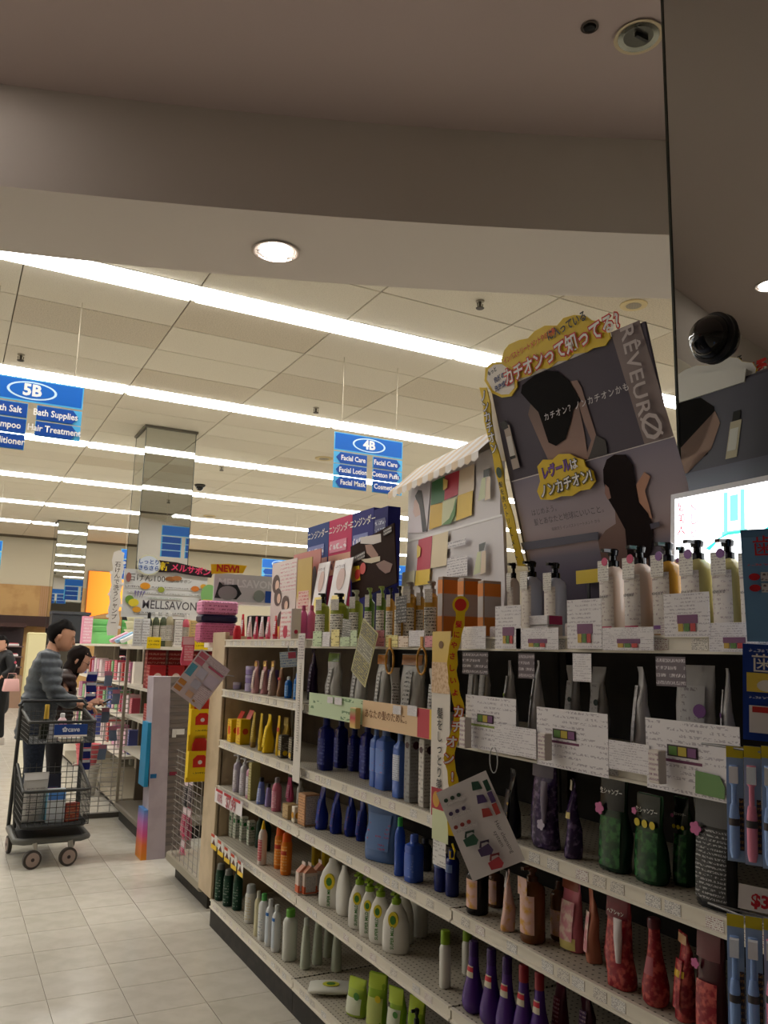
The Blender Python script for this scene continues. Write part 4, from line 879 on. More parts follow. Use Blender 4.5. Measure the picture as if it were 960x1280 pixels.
# hanging clear tags below the top shelf, cards along the second shelf
for u0, v0, u1, v1, x, m, lb in ((716, 817, 739, 852, 1.405, pp, 'small white hang tag with a picture under the wide shelf cards'), (578, 815, 610, 843, 1.415, printed((70, 60, 66), (200, 190, 196), 3, .5), 'dark photo hang tag beside the yellow dangling strip'), (648, 817, 668, 848, 1.415, printed((96, 84, 92), (200, 190, 196), 3, .5), 'dark photo hang tag over the twisted pouch'), (820, 821, 857, 858, 1.41, printed((110, 100, 108), (220, 214, 220), 3, .5), 'grey photo hang tag over the broad pouch')):
    card(u0, v0, u1, v1, x, m, lb, 'hang_tag', 'tag')
for u0, v0, u1, v1, x, lb in ((582, 871, 645, 939, 1.402, 'large white info card with green band, next to the yellow dangling strip'), (618, 908, 670, 944, 1.395, 'curled white info card overlapping the green-banded one'), (671, 888, 760, 964, 1.402, 'large white info card with plum band in the middle of the shelf'), (761, 928, 812, 965, 1.398, 'curled white info card between the two large ones'), (808, 903, 926, 996, 1.402, 'largest white info card with a green leaf picture')):
    bd = card(u0, v0, u1, v1, x, pp, lb, 'info_card', group='white info cards on the second shelf under the poster')
    if v1-v0 > 50:
        bd.rect(.03, .42, .62, .46, mat((130, 150, 60) if u0 < 600 else (110, 50, 86), .5), 'band')
        bd.rect(.25, .5, .58, .66, mat((60, 40, 50), .5), 'picture_strip')
        for k, c in enumerate(((90, 130, 50), (190, 170, 60), (120, 70, 120))): bd.rect(.27+.105*k, .52, .36+.105*k, .64, mat(c, .5), 'picture')
        if u0 > 800:
            bd.poly([(.55, .06), (.84, .05), (.85, .2), (.8, .34), (.56, .36)], mat((110, 150, 90), .5), 'leaf_picture')
for u0, v0, u1, v1, lb in ((569, 897, 590, 935, 'small white box hanging by the yellow dangling strip'), (667, 917, 690, 950, 'small white box between the info cards'), (808, 938, 830, 979, 'small white box beside the largest info card')):
    q = at_x((u0+u1)/2, (v0+v1)/2, 1.37); hh = at_x(u0, v0, 1.37).z-at_x(u0, v1, 1.37).z
    t = thing('sample_box', lb, 'box', (1.377, q.y, at_x((u0+u1)/2, v1, 1.37).z), -PI/2); carton(t, hh, .03, .022, mat((220, 210, 202), .5), front=printed((222, 214, 208), (120, 60, 100), 4, .5))
# printed strip in front of the middle bay's second shelf
bd = card(386, 870, 456, 900, 1.409, printed((196, 216, 180), (90, 130, 90), 3, .35, 7.), 'pale green printed card strip along the second shelf edge', 'card_strip', 'card')
bd = card(453, 881, 545, 917, 1.408, mat((232, 198, 156), .5), 'peach printed card strip with brown writing and fruit squares', 'card_strip', 'card')
bd.text('あなたの髪のために。', .36, .5, .034, mat((130, 84, 50), .5), .01); bd.rect(.78, .02, .93, .98, mat((196, 60, 76), .5), 'fruit_square'); bd.rect(.93, .02, 1., .98, mat((232, 196, 70), .5), 'fruit_square')
for u0, v0, u1, v1, lb in ((409, 871, 416, 879, 'tiny price ticket, first on the pale green strip'), (418, 872, 427, 881, 'tiny price ticket, second on the pale green strip'), (491, 882, 501, 893, 'tiny price ticket, first on the peach strip'), (509, 882, 521, 895, 'tiny price ticket, second on the peach strip')):
    card(u0, v0, u1, v1, 1.402, pp, lb, 'price_ticket', 'tag')
q = at_x(443, 900, 1.385); t = thing('sample_box', 'small box with fruit pictures hung on the card strip', 'box', (1.388, q.y, q.z-.03), -PI/2); carton(t, .075, .05, .02, mat((226, 196, 130), .5), front=ramp([(0, (226, 196, 110)), (.5, (200, 60, 76)), (1, (150, 180, 110))]))
# swing tags on bottles
for TL, TR, BL, BR, m, lb in (((494, 746), (509, 744), (496, 778), (507, 779), printed((52, 50, 50), (190, 186, 180), 5, .6, 5.), 'black swing tag with white script on an amber bottle'), ((428, 775), (440, 773), (427, 800), (437, 800), printed((120, 120, 116), (220, 220, 214), 6, .6, 4.), 'grey bottle-shaped swing tag before the olive bottles')):
    bd = quad_board('swing_tag', lb, 'tag', TL, TR, BL, BR, (1.47, 0, 0), (-1, 0, 0)); bd.panel(m)
bd = quad_board('hanging_card', 'long grey and yellow tasting card hanging askew from the top shelf', 'card', (452, 783), (475, 781), (436, 847), (459, 850), (1.385, 0, 0), (-1, 0, 0)); bd.panel(mat((206, 200, 150), .5))
bd.rect(.05, .02, .95, .4, printed((120, 118, 104), (226, 216, 120), 6, .6, 8.), 'lower_print'); bd.rect(.05, .42, .95, .7, printed((140, 138, 122), (230, 226, 200), 4, .5, 8.), 'middle_print'); bd.rect(.05, .73, .95, .97, printed((110, 108, 96), (220, 206, 110), 4, .6, 8.), 'upper_print')
for u, v, lb in ((487, 826, 'orange ribbon ring hanging below the top shelf edge'), (527, 826, 'orange ribbon ring hanging over the broad pouch')):
    q = at_x(u, v, 1.41); t = thing('ribbon_ring', lb, 'ribbon', (q.x, q.y, q.z))
    MB().tube([(0, .03*math.cos(2*PI*i/16), .045*math.sin(2*PI*i/16)) for i in range(16)], .004, 6, True).obj('loop', mat((206, 150, 60), .4), t, 60)
    MB().box(-.002, .002, -.008, .008, .04, .08).obj('tail', mat((206, 150, 60), .4), t)
bd = quad_board('hang_tag', 'blue and white card hanging from the shelf beside the small blue bottles', 'tag', (351, 816), (369, 813), (349, 838), (373, 830), at_x(360, 825, 1.40), (-.5, -.86, 0)); bd.panel(printed((214, 224, 230), (60, 120, 190), 4, .5)); bd.rect(.5, .55, .95, .95, mat((200, 90, 110), .5), 'pink_patch'); MB().box(bd.W*.5, bd.W*.56, .0, .002, bd.H*.9, 1.512-bd.o.location.z).obj('clip', mat((190, 190, 190), .3), bd.o)
bd = card(268, 993, 303, 1012, 1.405, mat((236, 230, 232), .45), 'white price sign with red top clipped to the fourth shelf by the end panel', 'price_sign', 'sign')
for k in range(3): bd.rect(.04+.32*k, .8, .3+.32*k, .99, mat((190, 40, 50), .5), 'red_header')
bd.text('10%', .2, .4, .06, mat((190, 110, 120), .5), .02); bd.text('$7.99', .62, .4, .075, mat((180, 90, 100), .5), .02)
for k in range(5):
    u, v = 268+8.2*k, 1050+8.4*k
    bd = card(u-4, v-7, u+3, v+12, 1.400-.002*k, mat((230, 226, 220), .45), 'small white dangling tag with yellow foot on the fifth shelf edge', 'dangle_tag', 'tag', 'dangling tags on the fifth shelf'); bd.rect(0, 0, 1, .32, mat((236, 196, 30), .5), 'yellow_foot'); bd.poly([(.2, .3), (.8, .3), (.5, .7)], mat((90, 30, 24), .5), 'mark'); bd.rect(0, .8, .6, 1, mat((200, 70, 40), .5), 'red_corner')
# ---- the two vertical banner strips
yb = at_x(382, 880, 1.405)
bd = Board('banner_strip', 'slim white banner strip with tiny writing hung at the joint of two shelving bays', 'banner', (1.405, 3.475, .93), (1.405, 3.395, .93), (0, 0, .64), .0015); bd.panel(mat((222, 216, 208), .5))
bd.rect(.1, .82, .9, .99, printed((206, 198, 196), (90, 76, 90), 6, .6, 5.), 'printed_head'); bd.rect(.35, .2, .62, .8, printed((222, 216, 208), (96, 90, 86), 24, .6, 4.), 'small_print')
bd = Board('banner_strip', 'white banner strip with black brush writing below a fruit print', 'banner', (1.405, 2.31, .955), (1.405, 2.2, .955), (0, 0, .61), .0015); bd.panel(mat((224, 216, 206), .5))
bd.rect(0, .84, 1, 1., ramp([(0, (222, 186, 96)), (1, (226, 196, 110))]), 'fruit_print'); bd.rect(0, .68, 1, .84, speckle((226, 196, 160), (200, 160, 120), 90., .5), 'oat_print'); bd.oval(.5, .93, .12, .02, mat((120, 84, 40), .5), 'seed')
bd.text(vertical('髪をしっとり美しく'), .5, .34, .036, BLACK, .01)
bd = card(539, 986, 560, 1022, 1.402, mat((170, 36, 52), .5), 'red square card with gold circle under the brush-writing banner', 'shelf_card'); bd.oval(.3, .6, .2, .28, mat((206, 150, 50), .5), 'gold_circle')
card(540, 1013, 560, 1052, 1.400, printed((206, 212, 170), (150, 160, 120), 3, .2), 'pale green card hanging under the red square card', 'shelf_card')
card(541, 1050, 557, 1083, 1.402, printed((224, 222, 220), (120, 116, 120), 5, .4), 'white price tag hanging lowest under the red square card', 'hang_tag', 'tag')
# ---- yellow dangling strip with red writing
N1 = Vector((-.8, -.6, 0)); P1 = at_x(572, 830, 1.372)
cl = [(576, 756), (575, 775), (571, 795), (566, 815), (565, 838), (568, 862), (574, 884), (573, 905), (566, 925), (561, 948), (566, 972), (568, 995), (566, 1020), (566, 1045)]
pts = [at_plane(u, v, P1, N1) for u, v in cl]
ctr = pts[0]; ex = Vector((.6, -.8, 0))
ys = thing('dangling_strip', 'yellow wavy cardboard strip with red writing hanging in front of the shelves', 'sign', (pts[-1].x, pts[-1].y, pts[-1].z), 0)
inv = Matrix.Translation(-ys.location)
b = MB(); L1 = []; R1 = []
for i in range(40):
    s = i/39*(len(pts)-1); k = min(int(s), len(pts)-2); q = pts[k].lerp(pts[k+1], s-k); wv = .0155+.002*math.sin(i*1.9)
    L1.append(inv @ (q-ex*wv)); R1.append(inv @ (q+ex*wv))
vs = []; fs = []
for a, c in zip(L1, R1): vs += [a, c, a-N1*.0015, c-N1*.0015]
for i in range(39):
    o = i*4; fs += [(o, o+4, o+5, o+1), (o+2, o+3, o+7, o+6), (o, o+2, o+6, o+4), (o+1, o+5, o+7, o+3)]
ylw = mat((232, 196, 20), .4); redt = mat((206, 44, 30), .45)
b.add(vs, fs).obj('strip', ylw, ys)
dsc = MB(); c0 = inv @ pts[0]
dsc.add([c0+ex*(.027*math.cos(2*PI*i/20))+Vector((0, 0, .027*math.sin(2*PI*i/20)))+N1*.0016 for i in range(20)], [tuple(range(20))]).obj('round_head', ylw, ys)
MB().add([c0+ex*(.019*math.cos(2*PI*i/20))+Vector((0, 0, .019*math.sin(2*PI*i/20)))+N1*.0028 for i in range(20)], [tuple(range(20))]).obj('red_disc', redt, ys)
rm = Matrix(((ex.x, -N1.x, 0, 0), (ex.y, -N1.y, 0, 0), (0, 0, 1, 0), (0, 0, 0, 1)))
def strip_text(ch, s, size, m, off=.0022, outline=None):
    k = min(int(s), len(pts)-2); q = inv @ pts[k].lerp(pts[k+1], s-k)
    if outline: o = link('letter_outline', text_mesh(ch, size, outline, .09), ys); o.matrix_local = Matrix.Translation(q+N1*off) @ rm
    o = link('letter', text_mesh(ch, size, m, .03), ys); o.matrix_local = Matrix.Translation(q+N1*(off+.0008)) @ rm
for i, ch in enumerate('髪にやさしいよ'): strip_text(ch, 1.3+i*.65, .022, redt)
for i, ch in enumerate('カチオン!'): strip_text(ch, 6.3+i*.92, .036, WHITE, .0022, redt)
for i, ch in enumerate('ゼロ'): strip_text(ch, 11.4+i*.9, .024, BLACK)
cpl = inv @ at_plane(565, 1068, P1, N1); MB().tube([cpl+Vector((0, 0, .03)), cpl+ex*.008+Vector((0, 0, .01)), cpl+ex*.006-Vector((0, 0, .012)), cpl-ex*.006-Vector((0, 0, .012)), cpl-ex*.006+Vector((0, 0, .008))], .003, 6).obj('hook', mat((226, 200, 20), .3), ys)
# ---- tilted white leaflet on a ring
bd = quad_board('leaflet', 'white laminated leaflet with rows of bag pictures hanging askew on a ring', 'leaflet', (547, 1001), (605, 953), (598, 1113), (649, 1064), at_x(600, 1030, 1.35), (-.8, -.6, 0)); bd.panel(mat((222, 216, 216), .3))
for k, c in enumerate(((40, 76, 60), (80, 60, 110), (176, 66, 60))):
    bd.rect(.87, .53+.13*(2-k), .96, .65+.13*(2-k), mat(c, .5), 'colour_bar')
    z = .93-.15*k
    bd.poly([(.64, z-.07), (.68, z+.02), (.8, z-.0), (.82, z-.09)], mat(c, .5), 'pack_picture')
    for j in range(3): bd.oval(.12+.13*j, z-.05, .04, .022, mat(tuple(int(v*.8) for v in c), .5), 'pot_picture')
    bd.rect(.1, z-.115, .5, z-.08, printed((222, 216, 216), (120, 116, 120), 3, .6, 10.), 'small_print')
bd.text('Hair cleansing', .86, .3, .016, mat((90, 84, 86), .5), 0., rot=-PI/2+.1); bd.text('system', .76, .3, .016, mat((90, 84, 86), .5), 0., rot=-PI/2+.1)
for x, z, c in ((.3, .4, (50, 90, 70)), (.48, .25, (80, 62, 100)), (.56, .09, (176, 60, 70))):
    bd.poly([(x-.13, z-.05), (x-.14, z+.03), (x+.08, z+.05), (x+.12, z-.03), (x+.06, z-.065)], mat(c, .5), 'bag_picture')
    bd.poly([(x-.1, z+.04), (x-.04, z+.1), (x+.12, z+.085), (x+.1, z+.05), (x+.07, z+.07), (x-.03, z+.075), (x-.06, z+.035)], mat(tuple(int(v*.7) for v in c), .5), 'strap_picture')
q = at_x(617, 950, 1.352); t = thing('card_ring', 'thin clear ring holding the tilted leaflet', 'ring', (q.x, q.y, q.z)); MB().tube([(0, .018*math.cos(2*PI*i/20), .034*math.sin(2*PI*i/20)) for i in range(20)], .0016, 6, True).obj('loop', mat((190, 190, 190), .15), t, 60)
# ---- leaflet hanging at the far end of the run
bd = quad_board('leaflet', 'white leaflet with pastel picture boxes hanging askew at the end panel', 'leaflet', (253, 809), (287, 840), (214, 861), (249, 888), (1.42, 4.56, 0), (-.25, -.97, 0)); bd.panel(mat((226, 210, 216), .35))
for x0, z0, x1, z1, c in ((.04, .86, .3, .97, (206, 110, 130)), (.04, .72, .3, .84, (206, 120, 140)), (.03, .42, .22, .68, (90, 160, 186)), (.03, .2, .24, .3, (206, 140, 70)), (.03, .06, .24, .16, (206, 140, 80)), (.3, .5, .55, .7, (206, 200, 220)), (.6, .45, .95, .7, (214, 200, 220)), (.45, .78, .95, .82, (200, 100, 130)), (.35, .28, .6, .45, (200, 196, 214)), (.66, .06, .74, .3, (180, 130, 60)), (.4, .08, .6, .2, (220, 180, 150))): bd.rect(x0, z0, x1, z1, mat(c, .5), 'picture_box')
bd.rect(.35, .84, .95, .95, printed((226, 210, 216), (150, 110, 130), 4, .6, 12.), 'small_print'); bd.rect(.62, .1, .97, .42, printed((226, 210, 216), (160, 130, 150), 6, .6, 10.), 'small_print'); MB().tube([(bd.W*.9, .003, bd.H*.8), (bd.W*1.05, .02, bd.H*.9), (bd.W*1.2, .06, bd.H*.95)], .003, 5).obj('clip_arm', mat((200, 200, 200), .3), bd.o)

# ================================================================ HEADER DISPLAYS ON TOP OF THE RUN
# ---- the big tilted poster
pb = Vector((1.831, 2.275, 1.548))
po = Board('poster_display', 'large leaning poster with two women seen from behind and yellow cloud signs', 'poster', pb, (1.831, 1.553, 1.548), (-.219, 0, .862), .008)
po.panel(mat((88, 82, 94), .6, spec=.15), 'board')
K, OFF = 3.5556, (590, 380)
def tr(pts, m, name='print', th=None): return po.trace(pts, m, name, OFF, K, th)
tr([(180, 785), (900, 588), (960, 800), (1000, 1138), (1000, 1300), (330, 1400), (250, 1138)], ramp([(0, (74, 66, 80)), (.3, (92, 86, 108)), (.42, (112, 106, 124)), (.5, (160, 140, 142)), (.62, (166, 152, 160)), (1, (126, 118, 138))]), 'beach_print')
tr([(618, 126), (745, 72), (898, 585), (768, 622)], mat((128, 112, 112), .4), 'side_band')
tr([(178, 787), (902, 586), (903, 590), (179, 791)], mat((214, 208, 210), .4), 'fold_line')
skin1, hair1 = ramp([(0, (158, 124, 112)), (1, (98, 76, 70))]), mat((15, 10, 9), .7, spec=.08)
tr([(262, 450), (252, 490), (290, 580), (345, 700), (520, 690), (500, 560), (470, 420), (440, 350), (300, 400)], skin1, 'back_figure')
tr([(436, 345), (470, 338), (490, 370), (520, 470), (555, 580), (562, 640), (530, 690), (512, 670), (534, 605), (500, 520), (470, 420)], mat((142, 112, 102), .5), 'arm')
tr([(555, 582), (598, 605), (606, 664), (520, 690), (535, 650)], mat((40, 32, 34), .4), 'dark_shape')  # dark printed shape beside the arm
tr([(335, 295), (385, 300), (440, 345), (470, 395), (488, 430), (455, 470), (445, 520), (420, 600), (378, 630), (345, 615), (322, 545), (300, 480), (262, 440), (222, 395), (228, 360), (285, 315)], hair1, 'long_hair')
tr([(566, 1050), (600, 1005), (645, 975), (640, 890), (690, 930), (745, 1010), (790, 1080), (790, 1160), (590, 1180)], ramp([(0, (90, 62, 58)), (1, (128, 96, 88))]), 'back_figure')
tr([(728, 868), (738, 800), (772, 745), (800, 765), (775, 830), (795, 900), (808, 955), (770, 930), (748, 870)], mat((186, 136, 112), .4), 'raised_arm')
tr([(640, 668), (690, 668), (722, 715), (735, 800), (750, 880), (790, 930), (812, 1000), (806, 1090), (780, 1140), (700, 1130), (688, 1000), (645, 920), (612, 865), (592, 790), (590, 735), (606, 690)], mat((26, 14, 15), .7, spec=.08), 'braided_hair')
tr([(600, 800), (616, 815), (626, 860), (612, 868), (598, 840)], mat((150, 108, 100), .4), 'face_edge')
tr([(225, 1060), (570, 1010), (570, 1045), (235, 1095)], mat((84, 84, 104), .4), 'wave_line'); tr([(800, 975), (840, 965), (845, 985), (806, 1000)], mat((74, 70, 92), .4), 'wave_line')
tr([(150, 545), (175, 535), (222, 725), (192, 735)], mat((176, 160, 150), .4), 'bottle_picture'); tr([(135, 530), (160, 516), (172, 548), (150, 560)], BLACK, 'pump_picture'); tr([(163, 590), (185, 583), (203, 670), (180, 676)], mat((206, 200, 196), .4), 'bottle_label'); tr([(181, 677), (203, 670), (206, 682), (184, 690)], BLACK, 'label_band')
lt = mat((206, 200, 204), .4)
def ptext(t, u, v, size, m, **k): s, z = po.px(OFF[0]+u/K, OFF[1]+v/K); return po.text(t, s, z, size, m, **k)
s0 = po.px(OFF[0]+695/K, OFF[1]+165/K); s1 = po.px(OFF[0]+775/K, OFF[1]+430/K)
ptext('RÊVEUR', 737, 292, .070, mat((190, 178, 178), .4), bold=.012, rot=-PI/2, space=1.08); ptext('Ø', 808, 542, .10, mat((190, 178, 178), .4), bold=.01, rot=-PI/2)
ptext('カチオン？ノンカチオンかも', 512, 440, .026, lt, bold=.01, space=1.25)
ptext('はじめよう。', 340, 916, .024, mat((74, 66, 76), .4)); ptext('髪とあなたと地球にいいこと。', 445, 940, .025, mat((74, 66, 76), .4)); ptext('毎朝洗う インバストリートメント から', 475, 980, .013, mat((74, 66, 76), .4))
# cut-out clouds stand proud of the board
ylc = mat((226, 192, 26), .4); whb = mat((226, 220, 216), .5)
po.k = 8
tr([(150, 205), (170, 180), (215, 160), (255, 152), (285, 120), (330, 96), (385, 95), (412, 62), (460, 48), (510, 52), (535, 72), (585, 78), (615, 110), (622, 150), (598, 185), (545, 196), (515, 215), (455, 222), (430, 250), (385, 255), (350, 285), (290, 292), (262, 320), (215, 330), (200, 352), (170, 340), (150, 300), (135, 250)], ylc, 'cloud_sign', .004); po.poly([po.px(OFF[0]+x/K, OFF[1]+y/K) for x, y in [(152, 205), (172, 182), (215, 162), (255, 154), (285, 122), (330, 98), (385, 97), (412, 64), (460, 50), (510, 54), (535, 74), (585, 80), (613, 110), (618, 150), (596, 183), (545, 193), (515, 212), (200, 348), (150, 300), (137, 250)]], whb, 'cloud_backing', y=-.0012)
tr([(62, 340), (66, 285), (95, 260), (140, 255), (180, 280), (205, 320), (208, 370), (180, 410), (140, 415), (95, 395)], ylc, 'oval_sign', .004)
tr([(74, 335), (80, 290), (105, 270), (140, 266), (175, 292), (196, 330), (196, 372), (172, 400), (138, 402), (100, 382)], mat((232, 224, 216), .4), 'oval_face')
blue = mat((40, 50, 110), .4)
ptext('もっと', 98, 300, .018, BLACK, bold=.03, rot=.1); ptext('自然の', 130, 328, .021, blue, bold=.03, rot=.1); ptext('洗浄成分', 142, 362, .021, blue, bold=.03, rot=.1)
ptext('インバストリートメントやお洗剤', 262, 190, .0245, redt, bold=.02, rot=.06, sx=.75); ptext('に入っている', 430, 100, .034, BLACK, bold=.03, rot=.04, sx=.9)
ptext('カチオンって知ってる?', 388, 215, .058, WHITE, bold=.025, rot=.03, sx=.92, outline=mat((206, 40, 34), .4), ow=.07)
po.k += 2
tr([(305, 720), (330, 690), (372, 690), (400, 665), (450, 664), (478, 680), (512, 690), (520, 720), (552, 740), (564, 785), (540, 820), (495, 828), (462, 850), (410, 852), (372, 868), (320, 866), (304, 830), (318, 785)], ylc, 'cloud_sign', .004)
ptext('レヴール', 388, 735, .042, mat((120, 70, 160), .4), bold=.03, rot=.05, outline=mat((50, 40, 60), .4), ow=.05, sx=.85); ptext('は', 470, 712, .036, WHITE, bold=.03, outline=BLACK, ow=.06)
ptext('ノンカチオン!', 432, 800, .045, WHITE, bold=.025, rot=.06, sx=.9, outline=BLACK, ow=.06)
# narrow yellow strip down the poster's far edge
L2 = []
lc = [(68, 370), (82, 440), (92, 520), (108, 600), (125, 670), (140, 740), (150, 790), (165, 860), (185, 940), (205, 1030), (225, 1100), (240, 1160)]
lf = [(x-16+3*math.sin(i*2.2), y) for i, (x, y) in enumerate(lc)]; rf = [(x+15+3*math.sin(i*1.7), y) for i, (x, y) in enumerate(lc)]
tr(lf+rf[::-1], ylc, 'edge_strip', .004)
for i, ch in enumerate('ノンカチオン'): ptext(ch, 72+i*10.5, 410+i*46, .04, WHITE, bold=.02, outline=BLACK, ow=.05)
po.oval(*po.px(OFF[0]+148/K, OFF[1]+745/K), .02, .022, mat((40, 70, 50), .4), 'green_dot')
for i, ch in enumerate('髪を洗うトリートメント'): ptext(ch, 157+i*7.6, 800+i*32, .022, BLACK, bold=.02)
# the board's other side carries the same picture (seen in the mirror); its cut-out is bare white card
bk = Board('poster_display', 'narrower second panel of the leaning poster facing the mirror-clad column', 'poster', (1.846, 1.56, 1.548), (1.846, 2.27, 1.548), (-.2165, 0, .852), .006)
bk.panel(mat((92, 90, 104), .4), 'board')
bk.rect(0, .0, 1, .66, ramp([(0, (74, 66, 80)), (.5, (120, 116, 134)), (.8, (160, 166, 186)), (1, (112, 114, 134))]), 'beach_print')
bk.poly([(.36, .72), (.33, .82), (.36, .92), (.45, .98), (.6, .99), (.74, .95), (.76, .8), (.66, .7), (.5, .68)], hair1, 'long_hair')
bk.poly([(.34, .74), (.31, .84), (.35, .9), (.38, .8), (.46, .66), (.7, .66), (.56, .72)], mat((150, 118, 106), .5), 'back_figure')
bk.rect(.19, .68, .25, .83, mat((196, 184, 160), .4), 'bottle_picture'); bk.rect(.2, .71, .245, .8, mat((220, 216, 210), .4), 'bottle_label'); bk.rect(.2, .83, .24, .87, BLACK, 'pump_picture')
bk.poly([(.2, .985), (.2, 1.04), (.3, 1.075), (.42, 1.08), (.5, 1.1), (.62, 1.09), (.72, 1.1), (.85, 1.075), (.95, 1.05), (1.06, 1.0), (1.1, .9), (1.1, .75), (1.0, .72), (1, .99)], whb, 'cloud_back', .004)
# ---- lit screen
sc = Board('video_screen', 'bright video screen with silver frame standing on the top shelf', 'screen', (1.655, at_x(833, 650, 1.655).y, 1.60), (1.655, .93, 1.60), (0.02, 0, .328), .03)
sc.panel(mat((196, 196, 202), .35, .3), 'frame')
scr_m = mat((250, 252, 255), .3, emit=2.6, name='lit_screen'); sc.rect(.025, .05, .975, .955, scr_m, 'display')
for x0, z0, x1, z1, c in ((.28, .62, .30, .93, (120, 206, 200)), (.36, .62, .38, .93, (120, 206, 200)), (.27, .6, .39, .63, (120, 200, 196)), (.31, .7, .35, .9, (120, 220, 210)), (.55, .68, .6, .92, (130, 130, 220))): sc.rect(x0, z0, x1, z1, mat(c, .3, emit=1.3), 'screen_shape', y=-.0016)
for u, v, s in ((.19, .52, .6), (.46, .6, -.6)): sc.poly([(u, v), (u+.05, v+.08*abs(s)), (u+.06, v+.04), (u+.02, v-.02)], mat((50, 190, 190), .3, emit=1.2), 'screen_shape', y=-.0017)
sc.poly([(.22, .56), (.3, .62), (.38, .62), (.46, .58), (.38, .6), (.3, .6)], mat((60, 190, 180), .3, emit=1.2), 'screen_shape', y=-.0018)
o = sc.text(vertical('髪美人'), .06, .78, .03, mat((214, 70, 90), .3, emit=1.), .01); o = sc.text(vertical('くしゃ'), .13, .76, .036, mat((216, 90, 110), .3, emit=1.), .0)
# ---- white roofed display with fruit squares
rd0, rd1 = Vector((1.80, 3.19, 1.548)), Vector((1.70, 2.345, 1.548))
rd = Board('roofed_display', 'white two-tier cardboard display with striped awning and fruit squares', 'display', rd0, rd1, (0, 0, .70), .02)
rd.panel(mat((222, 218, 222), .5), 'back_board')
Hh = .70
K2, OF2 = 6.0, (500, 540)
def rt(pts, m, name='print', th=None): return rd.trace(pts, m, name, OF2, K2, th)
rt([(60, 830), (772, 632), (790, 1200), (780, 1330), (0, 1330), (30, 1150)], mat((226, 222, 226), .5), 'lower_board', .012); rd.k += 2
rt([(60, 812), (770, 616), (772, 632), (60, 830)], mat((236, 234, 236), .4), 'ledge', .016)
rt([(70, 760), (85, 500), (100, 380), (240, 370), (205, 750), (180, 755)], ramp([(0, (226, 216, 226)), (.6, (222, 214, 224)), (1, (186, 186, 196))]), 'portrait_print')
rt([(112, 520), (130, 500), (155, 545), (160, 620), (120, 640), (104, 600)], mat((226, 196, 190), .5), 'face_print'); rt([(120, 480), (145, 435), (170, 440), (180, 520), (208, 745), (176, 752), (160, 600), (150, 545), (128, 505)], mat((50, 46, 54), .5), 'hair_print')
for pts, c in (([(248, 378), (348, 330), (340, 520), (240, 550)], (60, 120, 76)), ([(348, 330), (458, 288), (444, 470), (342, 515)], (196, 60, 84)), ([(458, 288), (570, 240), (566, 440), (448, 478)], (232, 214, 190)), ([(240, 552), (334, 530), (326, 700), (230, 735)], (226, 186, 70)), ([(334, 520), (442, 485), (432, 668), (326, 700)], (214, 218, 176)), ([(448, 480), (562, 440), (552, 625), (436, 668)], (236, 200, 80)),
               ([(155, 810), (258, 780), (242, 1028), (140, 1040)], (206, 76, 100)), ([(262, 780), (380, 745), (366, 1000), (246, 1024)], (236, 220, 186)), ([(138, 1042), (244, 1026), (236, 1140), (128, 1155)], (240, 206, 80)), ([(36, 1055), (130, 1040), (124, 1150), (30, 1160)], (226, 224, 200))):
    rt(pts, mat(c, .5), 'fruit_square')
rt([(440, 490), (436, 620), (400, 690), (330, 702), (390, 650), (420, 580)], mat((90, 140, 70), .5), 'melon_rind'); rt([(345, 350), (380, 365), (375, 420), (345, 440)], mat((236, 200, 110), .5), 'slice_print'); rt([(150, 845), (178, 870), (172, 930), (148, 950)], mat((236, 206, 110), .5), 'slice_print')
for ox, oy, in ((0, 0), (-30, 555)):
    rt([(640+ox, 350+oy), (668+ox, 340+oy), (664+ox, 500+oy), (610+ox, 520+oy)], mat((206, 214, 170), .4), 'bottle_print'); rt([(676+ox, 345+oy), (706+ox, 335+oy), (704+ox, 500+oy), (664+ox, 518+oy)], mat((226, 206, 180), .4), 'bottle_print')
    rt([(655+ox, 290+oy), (705+ox, 272+oy), (702+ox, 290+oy), (690+ox, 335+oy), (655+ox, 345+oy)], mat((70, 74, 70), .4), 'pump_print')
rt([(390, 830), (525, 795), (525, 845), (390, 880)], printed((226, 222, 226), (110, 106, 120), 2, .7, 10.), 'small_print'); rt([(385, 950), (540, 930), (540, 1080), (385, 1090)], printed((226, 222, 226), (130, 126, 140), 5, .6, 10.), 'small_print')
# awning: alternating stripes sloping back
n = 16
for i in range(n):
    a, c = i/n*rd.W*1.04-.05, (i+1)/n*rd.W*1.04-.05; m = mat((236, 230, 224), .5) if i % 2 else mat((222, 196, 160), .5)
    MB().add([(a, -.08, Hh-.03), (c, -.08, Hh-.03), (c, .06, Hh+.1), (a, .06, Hh+.1), (a, -.08, Hh-.055), ((a+c)/2, -.08, Hh-.065), (c, -.08, Hh-.055)], [(0, 1, 2, 3), (4, 5, 6, 1, 0)]).obj('awning_stripe', m, rd.o)
MB().add([(-.05, .062, Hh+.1), (rd.W*1.04-.05, .062, Hh+.1), (rd.W*1.04-.05, .03, Hh-.03), (-.05, .03, Hh-.03)], [(0, 1, 2, 3)]).obj('awning_back', mat((214, 210, 206), .5), rd.o)
MB().box(0, rd.W, -.004, .03, Hh*.0, .006).obj('foot', mat((200, 198, 200), .5), rd.o)
